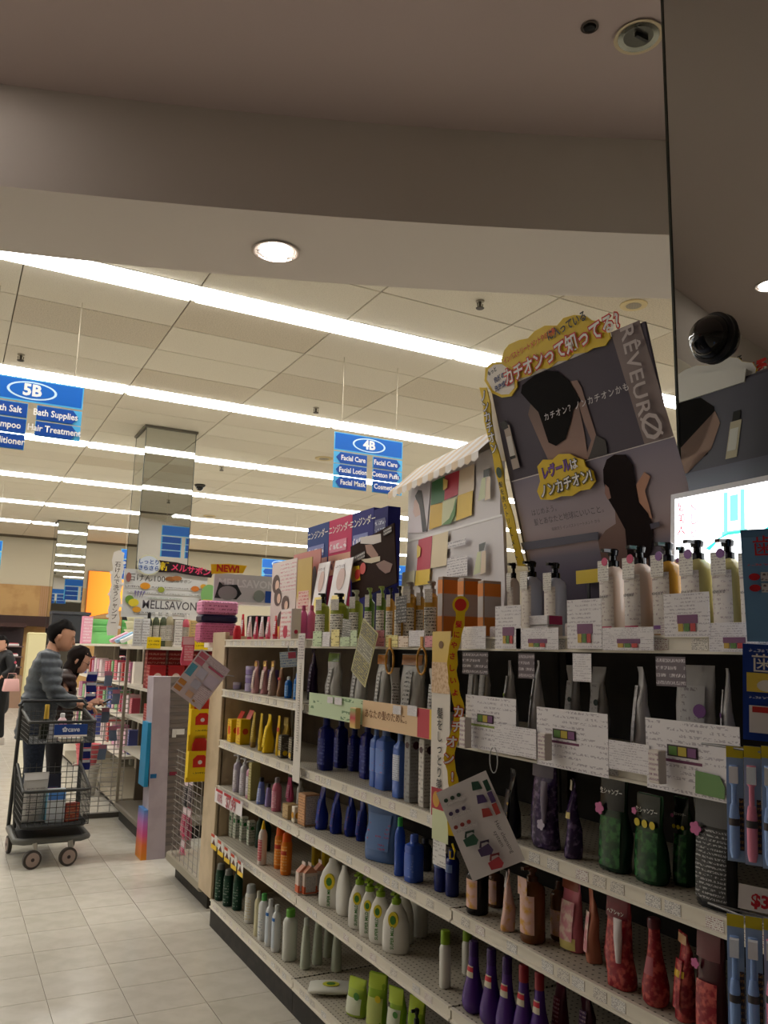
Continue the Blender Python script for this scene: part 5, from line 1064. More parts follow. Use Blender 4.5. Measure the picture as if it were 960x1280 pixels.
# ---- brown board, blue/pink header, small posters
bb = quad_board('header_board', 'dark brown header board with hands and a yellow and red burst', 'sign', (437, 674), (494, 664), (441, 742), (495, 739), (1.72, 0, 0), (-1, 0, 0), .006)
bb.panel(mat((50, 33, 27), .75, spec=.08)); tb = lambda pts, m, name='print': bb.trace(pts, m, name, (330, 620), 5.0526)
tb([(610, 262), (738, 238), (740, 290), (690, 305), (610, 300)], mat((206, 196, 190), .4), 'towel_print'); tb([(640, 310), (680, 305), (722, 370), (720, 400), (690, 400), (650, 360)], mat((150, 100, 76), .4), 'hand_print'); tb([(612, 400), (660, 395), (735, 380), (735, 410), (680, 425), (640, 420)], mat((206, 190, 160), .4), 'hand_print'); tb([(710, 430), (760, 405), (815, 430), (800, 480), (770, 490), (730, 460)], mat((120, 76, 60), .4), 'hand_print')
tb([(545, 490), (570, 445), (605, 440), (612, 530), (560, 548)], mat((232, 196, 30), .4), 'burst'); bb.oval(*bb.px(330+628/5.05, 620+458/5.05), .07, .1, mat((206, 60, 50), .4), 'burst'); bb.oval(*bb.px(330+595/5.05, 620+495/5.05), .07, .09, mat((206, 50, 40), .4), 'burst')
bb.rect(.06, .66, .36, .78, printed((58, 42, 36), (200, 190, 180), 2, .7, 8.), 'small_print'); bb.rect(.8, .86, .97, .96, printed((58, 42, 36), (200, 190, 180), 2, .8, 6.), 'small_print')
navyb = mat((54, 54, 128), .6, spec=.15); pinkb = mat((206, 64, 106), .6, spec=.15)
hd = thing('header_box', 'tall header box of blue, pink and blue panels with katakana writing', 'sign', (1.86, 3.98, 1.546))
for k, (y0, y1, m) in enumerate(((4.47, 4.16, mat((54, 76, 140), .6, spec=.15)), (4.16, 3.86, pinkb), (3.86, 3.61, navyb))):
    MB().box(-.02, .05, y1-3.98+.002, y0-3.98-.002, 0, .67).obj('panel', m, hd)
    MB().box(-.0225, -.0205, y1-3.98+.01, y0-3.98-.01, .36, .47).obj('lower_band', printed((190, 140, 130) if k != 1 else (226, 170, 140), (90, 40, 50), 1, .9, 6.), hd)
    MB().box(-.0225, -.0205, y1-3.98+.06, y0-3.98-.02, .485, .55).obj('letter_band', printed((100, 110, 180) if k != 1 else (226, 120, 150), (240, 236, 240), 1, .9, 5.), hd)
    o = link('lettering', text_mesh('ニンジンダー', .05, WHITE, .01), hd); o.location = (-.022, (y0+y1)/2-3.98, .61); o.rotation_euler = (0, 0, -PI/2)
MB().box(-.02, .05, 3.46-3.98, 3.608-3.98, 0, .655).obj('side_wing', mat((34, 34, 104), .6, spec=.15), hd)
MB().box(-.0225, -.0205, 3.48-3.98, 3.59-3.98, .45, .6).obj('wing_print', printed((40, 40, 104), (190, 196, 220), 3, .8, 6.), hd)
for TL, TR, BL, BR, P, m, lb in (((402, 703), (410, 700), (384, 750), (398, 751), (1.66, 0, 0), None, 'narrow white cosmetics poster leaning beside the brown header board'), ((413, 700), (436, 697), (404, 750), (426, 748), (1.64, 0, 0), None, 'wider white cosmetics poster leaning against the brown header board'), ((340, 701), (371, 699), (338, 764), (369, 762), (1.70, 0, 0), 1, 'pale pink poster with drawn dark-haired girls'), ((372, 698), (389, 697), (370, 758), (388, 757), (1.69, 0, 0), 2, 'gold and pink narrow poster'), ((366, 690), (400, 681), (366, 725), (400, 722), (1.76, 0, 0), 3, 'orange-pink panel with hairstyle pictures behind the small posters')):
    a, c, e = at_x(*BL, P[0]), at_x(*BR, P[0]), at_x((TL[0]+TR[0])/2, TL[1], P[0]+(.06 if m is None else 0.))
    ln = (e.z-1.547); bd = Board('small_poster', lb, 'poster', (P[0]-.0, a.y, 1.547), (P[0]-.0, c.y, 1.547), (.06 if m is None else 0., 0, ln), .004)
    if m is None: bd.panel(mat((232, 226, 228), .4)); bd.rect(.15, .1, .9, .55, mat((236, 214, 110), .4), 'yellow_swirl'); bd.oval(.55, .35, .22, .14, mat((244, 236, 190), .4), 'cream_dot'); bd.oval(.5, .75, .22, .14, mat((196, 160, 150), .4), 'portrait'); bd.rect(.1, .88, .6, .95, printed((232, 226, 228), (120, 100, 110), 1, .8, 8.), 'small_print')
    elif m == 1:
        bd.panel(mat((224, 208, 204), .4)); bd.rect(.35, .6, .98, .97, printed((228, 216, 214), (206, 140, 150), 5, .6, 7.), 'small_print')
        for x, z, r in ((.2, .72, .16), (.3, .55, .15), (.62, .45, .14), (.5, .25, .16)): bd.oval(x, z, r, r*.75, mat((86, 62, 58), .4), 'drawn_hair'); bd.oval(x+.05, z-.02, r*.5, r*.42, mat((226, 190, 170), .4), 'drawn_face')
        bd.rect(.3, .05, .6, .18, mat((226, 190, 70), .4), 'yellow_patch')
    elif m == 2: bd.panel(ramp([(0, (226, 190, 190)), (.45, (228, 200, 190)), (.55, (206, 176, 96)), (1, (196, 164, 84))])); bd.rect(.15, .35, .85, .6, printed((226, 190, 180), (200, 60, 80), 4, .6, 5.), 'small_print')
    else: 
        bd.panel(mat((196, 110, 96), .4))
        for k in range(3): bd.oval(.2+.3*k, .6, .1, .22, mat((70, 46, 44), .4), 'hair_picture')
bd = card(720, 712, 750, 729, 1.76, mat((226, 196, 30), .5), 'yellow shelf card on a stem behind the cool white bottles', 'shelf_card'); MB().box(bd.W*.45, bd.W*.55, .0014, .005, 1.546-bd.o.location.z, bd.H*.8).obj('card_stem', BLACK, bd.o)
# ---- packs hanging at the near end: toothpaste packs and toothbrushes
bd = quad_board('hanging_pack', 'light blue flat pack with red katakana hanging at the run\'s near end', 'pack', (923, 668), (1030, 652), (937, 808), (1036, 796), at_x(940, 735, 1.33), (-.8, -.6, 0), .006); bd.panel(mat((110, 156, 204), .3)); bd.rect(0, .93, 1, 1, mat((90, 130, 176), .3), 'top_seal')
bd.text('歯ツルツル', .13, .83, .043, mat((206, 44, 56), .4), .0, align='LEFT'); bd.rect(.06, .66, .9, .7, printed((110, 156, 204), (206, 90, 110), 1, .8, 9.), 'small_print')
for z in (.57, .47): bd.oval(.14, z, .07, .032, mat((196, 40, 56), .4), 'red_dot'); bd.rect(.22, z-.04, .9, z+.04, printed((206, 206, 214), (90, 80, 90), 2, .7, 8.), 'white_box')
bd.oval(.55, .28, .16, .09, mat((60, 100, 190), .4), 'tooth_figure'); bd.oval(.6, .25, .08, .05, WHITE, 'tooth_figure'); bd.poly([(.3, .12), (.33, .15), (.36, .12), (.33, .09)], WHITE, 'sparkle')
bd = quad_board('hanging_pack', 'deep blue card pack with white katakana and price sticker', 'pack', (927, 806), (1030, 808), (930, 928), (1030, 930), at_x(940, 865, 1.33), (-.8, -.6, 0), .006); bd.panel(mat((24, 60, 150), .35)); bd.text('歯ツルリ', .1, .8, .046, WHITE, .0, align='LEFT'); bd.rect(.08, .9, .9, .97, printed((24, 60, 150), (230, 230, 240), 1, .9, 8.), 'small_print'); bd.rect(.05, .5, .95, .7, mat((232, 206, 90), .4), 'cartoon_strip'); bd.oval(.3, .57, .12, .06, WHITE, 'tooth_print'); bd.rect(.08, .42, .7, .47, printed((24, 60, 150), (230, 230, 240), 1, .9, 8.), 'small_print')
bd.rect(.08, .08, 1.05, .36, mat((228, 224, 226), .45), 'price_sticker'); bd.rect(.12, .29, .8, .35, mat((190, 50, 50), .45), 'red_header'); bd.text('$5.99', .72, .16, .034, mat((196, 40, 50), .4), .04)
def brush_pack(u, v0, v1, x, c, lb, grp):
    bd = quad_board('toothbrush_pack', lb, 'toothbrush', (u-11, v0), (u+11, v0+2), (u-8, v1), (u+13, v1+2), at_x(u, (v0+v1)/2, x), (-.8, -.6, 0), .003, grp)
    bd.panel(mat((150, 172, 206), .25), 'backing_card'); bd.rect(0, .9, 1, 1, mat((206, 186, 40), .4), 'yellow_header')
    M0 = Matrix.Translation((bd.W*.45, -.0105, 0))
    MB().rings([(bd.H*.04, .006, .006), (bd.H*.1, .0085, .0075), (bd.H*.4, .0088, .0075), (bd.H*.5, .0065, .006)], 10, M=M0).obj('handle', c, bd.o, 50)
    MB().rings([(bd.H*.32, .0095, .0082), (bd.H*.38, .0095, .0082)], 10, M=M0).obj('grip_band', mat((70, 64, 66), .4), bd.o, 50)
    MB().rings([(bd.H*.49, .0045, .0045), (bd.H*.66, .0045, .004), (bd.H*.68, .008, .0045), (bd.H*.84, .0075, .0045)], 10, M=M0).obj('neck', c, bd.o, 50)
    MB().box(-.0075, .0075, -.017, -.003, bd.H*.69, bd.H*.83, M0).obj('bristles', mat((226, 230, 236), .5), bd.o)
    bd.rect(.72, .1, .98, .55, printed((60, 46, 56), (206, 150, 70), 6, .6, 3.), 'side_print')
blu, pnk = mat((140, 172, 226), .3), mat((230, 140, 166), .3)
for k, (u, c, lb) in enumerate(((918, blu, 'blue toothbrush pack, upper row, next to the charcoal pouch'), (940, pnk, 'pink toothbrush pack in the upper row'), (962, blu, 'blue toothbrush pack, upper row, beyond the pink one'))): brush_pack(u, 932, 1076+5*k, 1.29-.012*k, c, lb, 'toothbrush packs in the upper row')
for k, (u, c, lb) in enumerate(((919, blu, 'toothbrush pack in the lower row next to the maroon pouch'), (942, blu, 'toothbrush pack, second in the lower row'), (965, pnk, 'toothbrush pack, third in the lower row'))): brush_pack(u, 1142+3*k, 1300, 1.27-.012*k, c, lb, 'toothbrush packs in the lower row')
bd = quad_board('price_sign', 'white price sign with red figures under the upper toothbrush packs', 'sign', (924, 1100), (990, 1122), (922, 1134), (990, 1150), at_x(950, 1125, 1.262), (-.8, -.6, 0)); bd.panel(mat((226, 222, 224), .45)); bd.text('$3.99', .24, .42, .028, mat((196, 40, 56), .4), .04, align='LEFT')
for z, lb in ((at_x(918, 932, 1.30).z, 'wire hanging bar holding the upper toothbrush packs'), (at_x(918, 1142, 1.28).z, 'wire hanging bar holding the lower toothbrush packs')):
    t = thing('hanging_bar', lb, 'rack', (1.43, 1.02, z-.004)); MB().tube([(0, 0, 0), (-.1, .0, 0), (-.13, .12, 0), (-.16, -.2, 0)], .0022, 6).obj('wire', mat((110, 108, 106), .4, .5), t); 

# ================================================================ HANGING AISLE SIGNS
sb, sc2, sdk = mat((22, 98, 190), .35), mat((84, 176, 226), .35), mat((24, 74, 160), .35)
def aisle_sign(label, x0, x1, y, z0, z1, code, left, right, chain=True):
    bd = Board('aisle_sign', label, 'sign', (x0, y, z0), (x1, y, z0), (0, 0, z1-z0), .008)
    H = z1-z0
    MB().box(0, bd.W, 0, .008, H*.68, H).obj('number_panel', sc2, bd.o); bd.rect(.012, .70, .988, .985, sb, 'blue_face')
    bd.oval(.5, .84, .24, .125, mat((196, 226, 244), .35), 'oval_rim', 32); bd.oval(.5, .84, .215, .105, sb, 'oval_face', 32)
    if code: bd.text(code, .5, .84, H*.22, WHITE, .04)
    for side, words in ((0, left), (1, right)):
        a, c = (0., .475) if side == 0 else (.56, 1.)
        for k, wd in enumerate(words):
            t1 = .655-.218*k; t0 = t1-.205
            MB().box(a*bd.W, c*bd.W, 0, .006, t0*H, t1*H).obj('direction_panel', sc2, bd.o)
            m = (t0+t1)/2
            if side == 0: bd.poly([(.03, m), (.09, t1-.008), (.47, t1-.008), (.47, t0+.008), (.09, t0+.008)], sdk, 'arrow_face')
            else: bd.poly([(.97, m), (.91, t1-.008), (.565, t1-.008), (.565, t0+.008), (.91, t0+.008)], sdk, 'arrow_face')
            if wd: bd.text(wd, (.275 if side == 0 else .745), m, H*.125, WHITE, .02, sx=.85)
    MB().box(.01, bd.W-.01, .0082, .009, H*.70, H*.985).obj('back_face', sb, bd.o)
    for a, c, wds in ((.03, .455, left), (.58, .97, right)):
        for k in range(len(wds)): MB().box(a*bd.W, c*bd.W, .0062, .007, (.655-.218*k-.195)*H, (.655-.218*k-.01)*H).obj('back_face', sdk, bd.o)
    if chain:
        for q in (.1, .9): MB().tube([(q*bd.W, .004, H), (q*bd.W, .004, ZC-z0)], .0035, 5).obj('chain', mat((176, 166, 146), .4, .6), bd.o)
    return bd
aisle_sign('blue hanging aisle sign numbered 4B listing facial care and cosmetics', 2.94, 3.65, 6.6, 2.95, 3.475, '4B', ('Facial Care', 'Facial Lotion', 'Facial Mask'), ('Facial Care', 'Cotton Puffs', 'Cosmetics'))
aisle_sign('blue hanging aisle sign numbered 5B listing bath supplies and shampoo', .02, .765, 6.6, 2.93, 3.5, '5B', ('Bath Salt', 'Shampoo', 'Conditioner'), ('Bath Supplies', 'Hair Treatment'))
q = at_y(152, 686, 15.); aisle_sign('far blue aisle sign beside the mirror-clad column, partly behind the soap signboard', q.x, q.x+.75, 15., q.z-.55, q.z, None, ('', '', ''), ('', '', ''))
q = at_y(328, 698, 15.); aisle_sign('far blue aisle sign behind the poster of drawn girls', q.x, q.x+.75, 15., q.z-.55, q.z, None, ('', '', ''), ('', '', ''))
q = at_y(490, 706, 15.); aisle_sign('far blue aisle sign peeping out behind the brown header board', q.x-.35, q.x+.4, 15., q.z-.55, q.z, None, ('', ''), ('', ''))
q = at_y(2, 676, 15.); aisle_sign('far blue aisle sign over the woman in the black coat', q.x-.73, q.x+.02, 15., q.z-.55, q.z, None, ('', '', ''), ('', '', ''))

# ================================================================ END CAP OF THE NEAR RUN
ec = thing('end_cap', 'end-cap rack with wire grid side behind the beige end panel', 'shelving', (1.95, 5.33, 0))
def ecp(b, name, m, smooth=None):
    b.v = [(x-1.95, y-5.33, z) for x, y, z in b.v]; return b.obj(name, m, ec, smooth)
ecp(MB().cbox(1.44, 2.5, 4.93, 5.74, .1, .16, .01), 'base_deck', mat((150, 142, 126), .5)); ecp(MB().box(1.5, 2.46, 4.95, 5.70, 0, .1), 'kick_plate', kick_m)
ecp(MB().box(1.93, 2.5, 4.93, 4.96, .16, 1.5), 'back_panel', panel_m); ecp(MB().box(1.46, 2.5, 4.93, 5.2, 1.5, 1.53), 'top_shelf', cream)
wire = mat((150, 145, 140), .4, .4)
b = MB()
for k in range(17): b.tube([(1.45, 5.02, .18+.04*k), (1.45, 5.66, .18+.04*k)], .002, 5)
for k in range(7): b.tube([(1.45, 5.02+.1*k, .16), (1.45, 5.02+.1*k, .83)], .0022, 5)
ecp(b, 'wire_grid', wire)
for x, y in ((2.48, 5.72),): ecp(MB().box(x-.012, x+.012, y-.012, y+.012, .16, 1.5), 'post', mat((190, 180, 166), .4))
for k, (u, v, c, lb) in enumerate(((222, 1020, (206, 70, 110), 'magenta packet hung on the wire grid, left of two'), (236, 1030, (150, 40, 76), 'dark magenta packet hung on the wire grid, right of two'), (226, 1066, (226, 110, 140), 'rose packet hung lowest on the wire grid'), (239, 990, (90, 80, 84), 'grey packet hung high on the wire grid'), (224, 985, (40, 40, 44), 'black packet hung on the wire grid beside the grey one'))):
    p = at_x(u, v, 1.52); t = thing('hanging_packet', lb, 'packet', (1.52, min(p.y, 5.62), p.z-.09), -PI/2, None)
    pouch(t, .19, .11, .03, mat(c, .3), top=mat((226, 206, 212), .35), label=printed(c, (236, 220, 226), 5, .5))
# yellow hanging display with red-domed packs
yd = Board('hanging_display', 'yellow cardboard hanging display with red packs beside the end panel', 'display', at_y(232, 978, 4.97), at_y(232, 978, 4.97)+Vector((.125, 0, 0)), (0, 0, .58), .03); yd.panel(mat((236, 200, 10), .4), 'backing')
for k in range(2):
    z = .05+.42*k
    MB().box(.0, yd.W, -.03, 0, z*yd.H, (z+.26)*yd.H).obj('tray', mat((238, 204, 16), .4), yd.o)
    yd.poly([(.22, z+.1), (.22, z+.18), (.4, z+.22), (.75, z+.22), (.92, z+.18), (.92, z+.1)], mat((206, 40, 30), .4), 'red_emblem', y=-.0312); yd.oval(.56, z+.15, .1, .02, WHITE, 'emblem_dot', y=-.032)
    yd.rect(.25, z+.03, .9, z+.06, printed((238, 204, 16), (50, 30, 20), 1, .9, 6.), 'small_print', y=-.0312)
    MB().rings([((z+.26)*yd.H, yd.W*.4, .012, yd.W*.56, -.015), ((z+.33)*yd.H, yd.W*.38, .012, yd.W*.56, -.015), ((z+.385)*yd.H, yd.W*.24, .008, yd.W*.56, -.012)], 16).obj('red_pack', mat((176, 34, 24), .3), yd.o, 50)
# goods on the end cap's top shelf
pk1 = mat((222, 120, 160), .3)
for z0, h, m, lb in ((1.531, .12, printed((206, 110, 150), (140, 60, 90), 5, .5), 'lower pink multi-pack on the end-cap top'), (1.652, .05, mat((28, 26, 60), .35), 'navy band pack between the two pink multi-packs'), (1.703, .085, printed((232, 150, 190), (150, 60, 100), 3, .5), 'upper pink multi-pack under the white signboard shelf')):
    p = at_y(267, 780, 5.0); t = thing('multi_pack', lb, 'pack', (p.x+.03, 5.04, z0), 0); part(MB().cbox(-.115, .115, -.07, .07, 0, h-.001, .012), 'wrap', m, t)
p = at_y(312, 765, 4.4)
for u, v, m, lb in ((326, 762, mat((16, 14, 16), .3), 'black flat tin behind the pink tubes'),):
    p = at_x(u, v, 1.72); t = thing('flat_tin', lb, 'tin', (1.74, p.y, 1.546), 0); part(MB().rings([(0, .1, .1), (.15, .1, .1), (.155, .09, .09)], 20), 'body', m, t)
# white soap signboard with black flame and NEW!
nb = Board('soap_signboard', 'white soap signboard with NEW! flash standing over the end cap', 'sign', (1.50, 5.2, 1.80), (1.93, 5.2, 1.80), (0, 0, .18), .01); nb.panel(mat((206, 206, 206), .5))
nb.text('MELLSAVON', .52, .66, .07, mat((232, 232, 232), .5), .03); nb.poly([(.02, .1), (.08, .7), (.14, .58), (.36, .62), (.44, .3), (.36, .08)], mat((40, 44, 42), .4), 'black_flame'); nb.oval(.22, .3, .15, .26, mat((150, 150, 148), .4), 'soap_picture'); nb.rect(.82, .02, 1., .45, mat((40, 84, 170), .4), 'blue_patch'); nb.oval(.72, .25, .09, .22, mat((150, 160, 150), .4), 'soap_picture')
nb.poly([(-.05, .95), (-.07, 1.3), (.2, 1.36), (.5, 1.34), (.44, 1.05), (.2, 1.02)], mat((240, 190, 20), .4), 'new_flash'); nb.text('NEW!', .2, 1.17, .06, mat((206, 60, 30), .4), .05)
t = thing('sign_shelf', 'thin white ledge carrying the soap signboard', 'shelf', (1.72, 5.2, 1.79)); MB().box(-.25, .23, -.05, .08, -.008, .008).obj('ledge', WHITE, t); 
for x in (-.2, .2): MB().box(x-.01, x+.01, .03, .05, -.26, -.008).obj('bracket', WHITE, t)

# ================================================================ SECOND RUN BEYOND THE CROSS AISLE
e2 = thing('end_cap', 'end-cap shelving with red goods beyond the cross aisle', 'shelving', (2.0, 7.2, 0))
def e2p(b, name, m, smooth=None):
    b.v = [(x-2.0, y-7.2, z) for x, y, z in b.v]; return b.obj(name, m, e2, smooth)
e2p(MB().cbox(1.46, 2.55, 6.72, 7.75, .1, .15, .01), 'base_deck', mat((120, 112, 100), .5)); e2p(MB().box(1.5, 2.5, 6.75, 7.72, 0, .1), 'kick_plate', kick_m)
e2p(MB().box(1.62, 2.55, 7.72, 7.75, .15, 1.5), 'back_panel', mat((96, 84, 70), .6))
SZ = []
for u, v in ((180, 862), (177, 904), (172, 950)): SZ.append(at_y(u, v, 6.75).z)
for z in SZ: e2p(MB().box(1.48, 2.52, 6.78, 7.72, z-.025, z), 'shelf', cream)
e2p(MB().box(1.42, 2.55, 6.74, 7.75, 1.475, 1.5), 'top_shelf', cream)
for x in (1.47, 2.53): e2p(MB().box(x-.012, x+.012, 7.69, 7.72, .15, 1.48), 'post', mat((150, 140, 124), .5))
redk = mat((176, 30, 34), .35)
for zi, z in enumerate(SZ):
    for k in range(3):
        t = thing('red_carton' if zi < 2 else 'detergent_bottle', ('red and white carton on the %s shelf of the far end cap' % ('upper', 'middle')[zi]) if zi < 2 else 'blue bottle on the lowest shelf of the far end cap', 'box' if zi < 2 else 'bottle', (1.545+.15*k, 6.87, z+.001), 0, ('red cartons on the upper shelf', 'red cartons on the middle shelf', 'blue bottles on the lowest shelf')[zi])
        if zi < 2: carton(t, (.19, .14)[zi], .13, .12, redk, front=ramp([(0, (226, 190, 170)), (.25, (226, 200, 190)), (.35, (190, 40, 40)), (1, (150, 24, 30))]), side=printed((176, 34, 38), (236, 216, 200), 4, .6), picture=(mat((230, 206, 196), .4), .5, .25))
        else: cap_bottle(t, .24, .09, .08, mat((50, 100, 170), .3), mat((40, 70, 130), .4), label=printed((214, 222, 230), (60, 90, 150), 5, .5))
for k in range(4):
    t = thing('red_carton', 'dark red carton standing at the top of the far end cap\'s red goods', 'box', (1.56+.17*k, 7.0, SZ[0]+.001), 0, 'dark red cartons behind'); carton(t, 1.47-SZ[0], .15, .1, mat((120, 20, 26), .35), front=printed((150, 26, 30), (220, 180, 160), 5, .5), side=printed((140, 26, 30), (220, 180, 160), 5, .5))
# bottles and packs on its top
for k, (u, c, w, vt, lb) in enumerate(((187, (60, 64, 52), 8, 766, 'dark bottle with pump on the far end cap, next to the leaning sachets'), (196, (70, 78, 58), 8, 765, 'olive bottle on the far end cap, second in the row'), (205, (76, 84, 62), 8, 765, 'olive bottle on the far end cap, third in the row'), (213, (160, 150, 120), 10, 764, 'beige bottle on the far end cap beside the white carton'), (233, (196, 90, 104), 9, 768, 'rose bottle on the far end cap'))):
    p = at_y(u, vt, 6.85); t = thing('soap_bottle', lb, 'bottle', (p.x, 6.85, 1.501), 0); cap_bottle(t, p.z-1.5, w*7/FPX, w*7/FPX, mat(c, .25), mat((30, 28, 28), .3) if k < 1 else mat((206, 204, 200), .3), label=printed((206, 200, 190), (80, 76, 70), 5, .5), lab=(.2, .7, 60))
for u, c, lb in ((173, (206, 206, 206), 'white sachet leaning at the far end cap\'s corner'), (183, (220, 220, 222), 'white sachet leaning second at the far end cap\'s corner'), (224, (220, 214, 208), 'white carton on the far end cap'), (246, (206, 176, 116), 'tan carton on the far end cap beside the rose bottle')):
    p = at_y(u, 772, 6.8); t = thing('soap_packet', lb, 'packet', (p.x, 6.8, 1.501), 0); carton(t, .22, .06 if u != 246 else .1, .03, mat(c, .4), front=printed(c, (120, 110, 110), 6, .5))
for u, v, lb in ((157, 804, 'yellow price card at the far end cap\'s left corner'), (252, 793, 'yellow price card beside the tan carton')):
    a = at_y(u-8, v+6, 6.735); a.z = 1.485; a.x = max(a.x, 1.425); c = a+Vector((.11, 0, 0)); bd = Board('price_card', lb, 'card', a, c, (0, 0, .09), .002); bd.panel(mat((240, 206, 20), .45)); bd.rect(.1, .2, .9, .8, printed((240, 206, 20), (120, 90, 20), 2, .5, 6.), 'small_print')
# big soap signboard
sg = Board('soap_signboard', 'large grey-white soap signboard with pictures of oranges and bread above the far end cap', 'sign', (1.255, 7.0, 1.735), (1.96, 7.0, 1.735), (0, 0, .40), .012); sg.panel(mat((214, 214, 212), .5))
dk = mat((70, 66, 66), .5)
sg.text('MELLSAVON', .56, .27, .098, mat((90, 86, 92), .5), .01, sx=.85); sg.text('石けん100', .26, .82, .07, dk); sg.text('メルサボン', .68, .80, .035, dk); sg.rect(.02, .6, .42, .68, printed((214, 214, 212), (90, 84, 84), 1, .9, 16.), 'small_print'); sg.rect(.45, .62, .95, .68, printed((214, 214, 212), (120, 110, 110), 1, .9, 18.), 'small_print'); sg.rect(.05, .5, .9, .54, printed((214, 214, 212), (120, 120, 116), 1, .9, 26.), 'small_print'); sg.rect(.2, .08, .8, .14, printed((214, 214, 212), (80, 80, 80), 1, .9, 20.), 'small_print'); sg.rect(.3, .4, .7, .44, printed((214, 214, 212), (70, 120, 70), 1, .9, 20.), 'small_print')
for x, z, rx, rz, c in ((.25, .66, .06, .07, (222, 150, 40)), (.55, .84, .07, .05, (150, 96, 50)), (.62, .86, .06, .05, (170, 110, 60)), (.85, .66, .05, .06, (206, 120, 50)), (.44, .6, .04, .06, (150, 160, 60)), (.08, .36, .05, .09, (110, 150, 60)), (.13, .3, .06, .08, (226, 206, 60)), (.17, .16, .05, .06, (222, 160, 50)), (.92, .3, .03, .14, (170, 80, 90)), (.95, .72, .04, .05, (226, 170, 60)), (.05, .82, .03, .1, (150, 90, 80))): sg.oval(x, z, rx, rz, mat(c, .5), 'fruit_picture')
for k in range(4): sg.poly([(.14+.025*k, .4), (.13+.035*k, .55), (.15+.035*k, .55)], mat((120, 110, 160), .5), 'lavender_picture')
sg.poly([(.36, .96), (.38, 1.22), (.6, 1.2), (.8, 1.14), (1.06, 1.06), (1.04, .92), (.8, .94), (.6, .98)], mat((40, 26, 30), .4), 'title_shape'); sg.text('新', .46, 1.08, .075, mat((232, 200, 40), .4), .03); sg.text('メルサボン', .78, 1.05, .07, mat((222, 70, 110), .4), .03, rot=-.08)
sg.oval(.27, 1.1, .14, .22, mat((206, 204, 176), .4), 'badge'); sg.oval(.27, 1.1, .125, .19, mat((206, 214, 226), .4), 'badge_face'); sg.text('しっとり', .27, 1.16, .045, mat((60, 90, 160), .4), .03); sg.text('さらさら', .27, 1.03, .045, mat((60, 90, 160), .4), .03)
sg.oval(1.02, .55, .1, .22, mat((130, 180, 110), .4), 'green_badge'); sg.rect(.95, .36, 1.08, .44, mat((222, 206, 60), .4), 'badge_band')
vb = Board('flower_banner', 'narrow white flower-edged banner with vertical writing at the soap signboard\'s side', 'banner', (1.145, 6.98, 1.58), (1.245, 6.98, 1.58), (0, 0, .68), .004)
vb.panel(mat((226, 220, 212), .5), 'panel', [(.1, 0), (.9, 0), (.92, .1), (.98, .2), (.85, .3), (1, .4), (.86, .5), (1, .6), (.88, .7), (1.0, .8), (.9, .9), (.95, 1), (.5, 1.03), (.1, 1), (.0, .9), (.14, .8), (-.02, .7), (.12, .6), (-.04, .5), (.1, .4), (0, .3), (.12, .2), (0, .1)])
vb.text(vertical('石けんで洗うシャンプー'), .5, .5, .048, mat((80, 66, 60), .5), .01)
for k in range(7): vb.oval(.02 if k % 2 else .98, .1+.13*k, .14, .02, mat((236, 232, 228), .5), 'petal')
for x0, z0 in ((1.46, 1.5), (1.9, 1.5)):
    t = thing('sign_stand', 'thin upright carrying the large soap signboard', 'stand', (x0, 7.03, z0+.001), 0, 'soap signboard uprights'); MB().box(-.01, .01, -.01, .01, 0, .26).obj('post', mat((170, 166, 160), .4), t)
# wire rack with navy packets, left of the end cap
wr = thing('wire_rack', 'tall wire grid rack with hanging packets beside the far end cap', 'rack', (1.40, 7.85, 0))
b = MB()
for k in range(30): b.tube([(-.16, 0, .1+.04*k), (.14, 0, .1+.04*k)], .004, 5)
for k in range(4): b.tube([(-.16+.1*k, 0, .04), (-.16+.1*k, 0, 1.29)], .0045, 5)
b.obj('wire_grid', mat((176, 172, 168), .35, .4), wr); MB().box(-.18, .16, -.03, .03, 0, .04).obj('foot', mat((90, 86, 80), .5), wr)
for k in range(9):
    t = thing('hanging_packet', 'small navy packet hung in the left column of the wire rack', 'packet', (1.19, 7.80, .42+.095*k), 0, 'navy packets on the wire rack'); pouch(t, .085, .09, .015, mat((24, 36, 120), .3), top=mat((200, 206, 220), .3))
for k in range(5):
    t = thing('hanging_packet', 'small grey-blue packet hung in front of the wire rack', 'packet', (1.33+.08*(k % 2), 7.80, .5+.16*k), 0, 'grey packets on the wire rack'); pouch(t, .13, .07, .015, mat((110, 126, 150), .3), top=mat((180, 120, 140), .3))
MB().rings([(1.2, .045, .045), (1.205, .045, .045)], 16).obj('rosette_temp', None) if False else None
# grey floor display seen from behind, with colourful front edge
gd = thing('floor_display', 'grey cardboard floor display seen from its plain side', 'display', (1.58, 6.3, 0))
lg = speckle((186, 174, 182), (176, 163, 172), 6., .6); 
MB().add([(-.16, -.1, 0), (-.03, -.1, 0), (-.03, .1, 0), (-.16, .1, 0), (-.2, -.1, 1.28), (-.075, -.1, 1.28), (-.075, .1, 1.28), (-.2, .1, 1.28)], [(0, 3, 2, 1), (4, 5, 6, 7), (0, 1, 5, 4), (1, 2, 6, 5), (2, 3, 7, 6), (3, 0, 4, 7)]).obj('side_panel', lg, gd)
MB().add([(-.03, -.06, 0), (.17, -.06, 0), (.17, .1, 0), (-.03, .1, 0), (-.075, -.06, 1.28), (.08, -.06, 1.28), (.08, .1, 1.28), (-.075, .1, 1.28)], [(0, 3, 2, 1), (4, 5, 6, 7), (0, 1, 5, 4), (1, 2, 6, 5), (2, 3, 7, 6), (3, 0, 4, 7)]).obj('ribbed_panel', mat((140, 130, 124), .6), gd)
for k in range(22):
    z = .08+.054*k; sx = -.045*z/1.28; MB().box(-.028+sx, .16+sx*1.9, -.068, -.058, z, z+.022).obj('rib', mat((112, 104, 100), .6), gd)
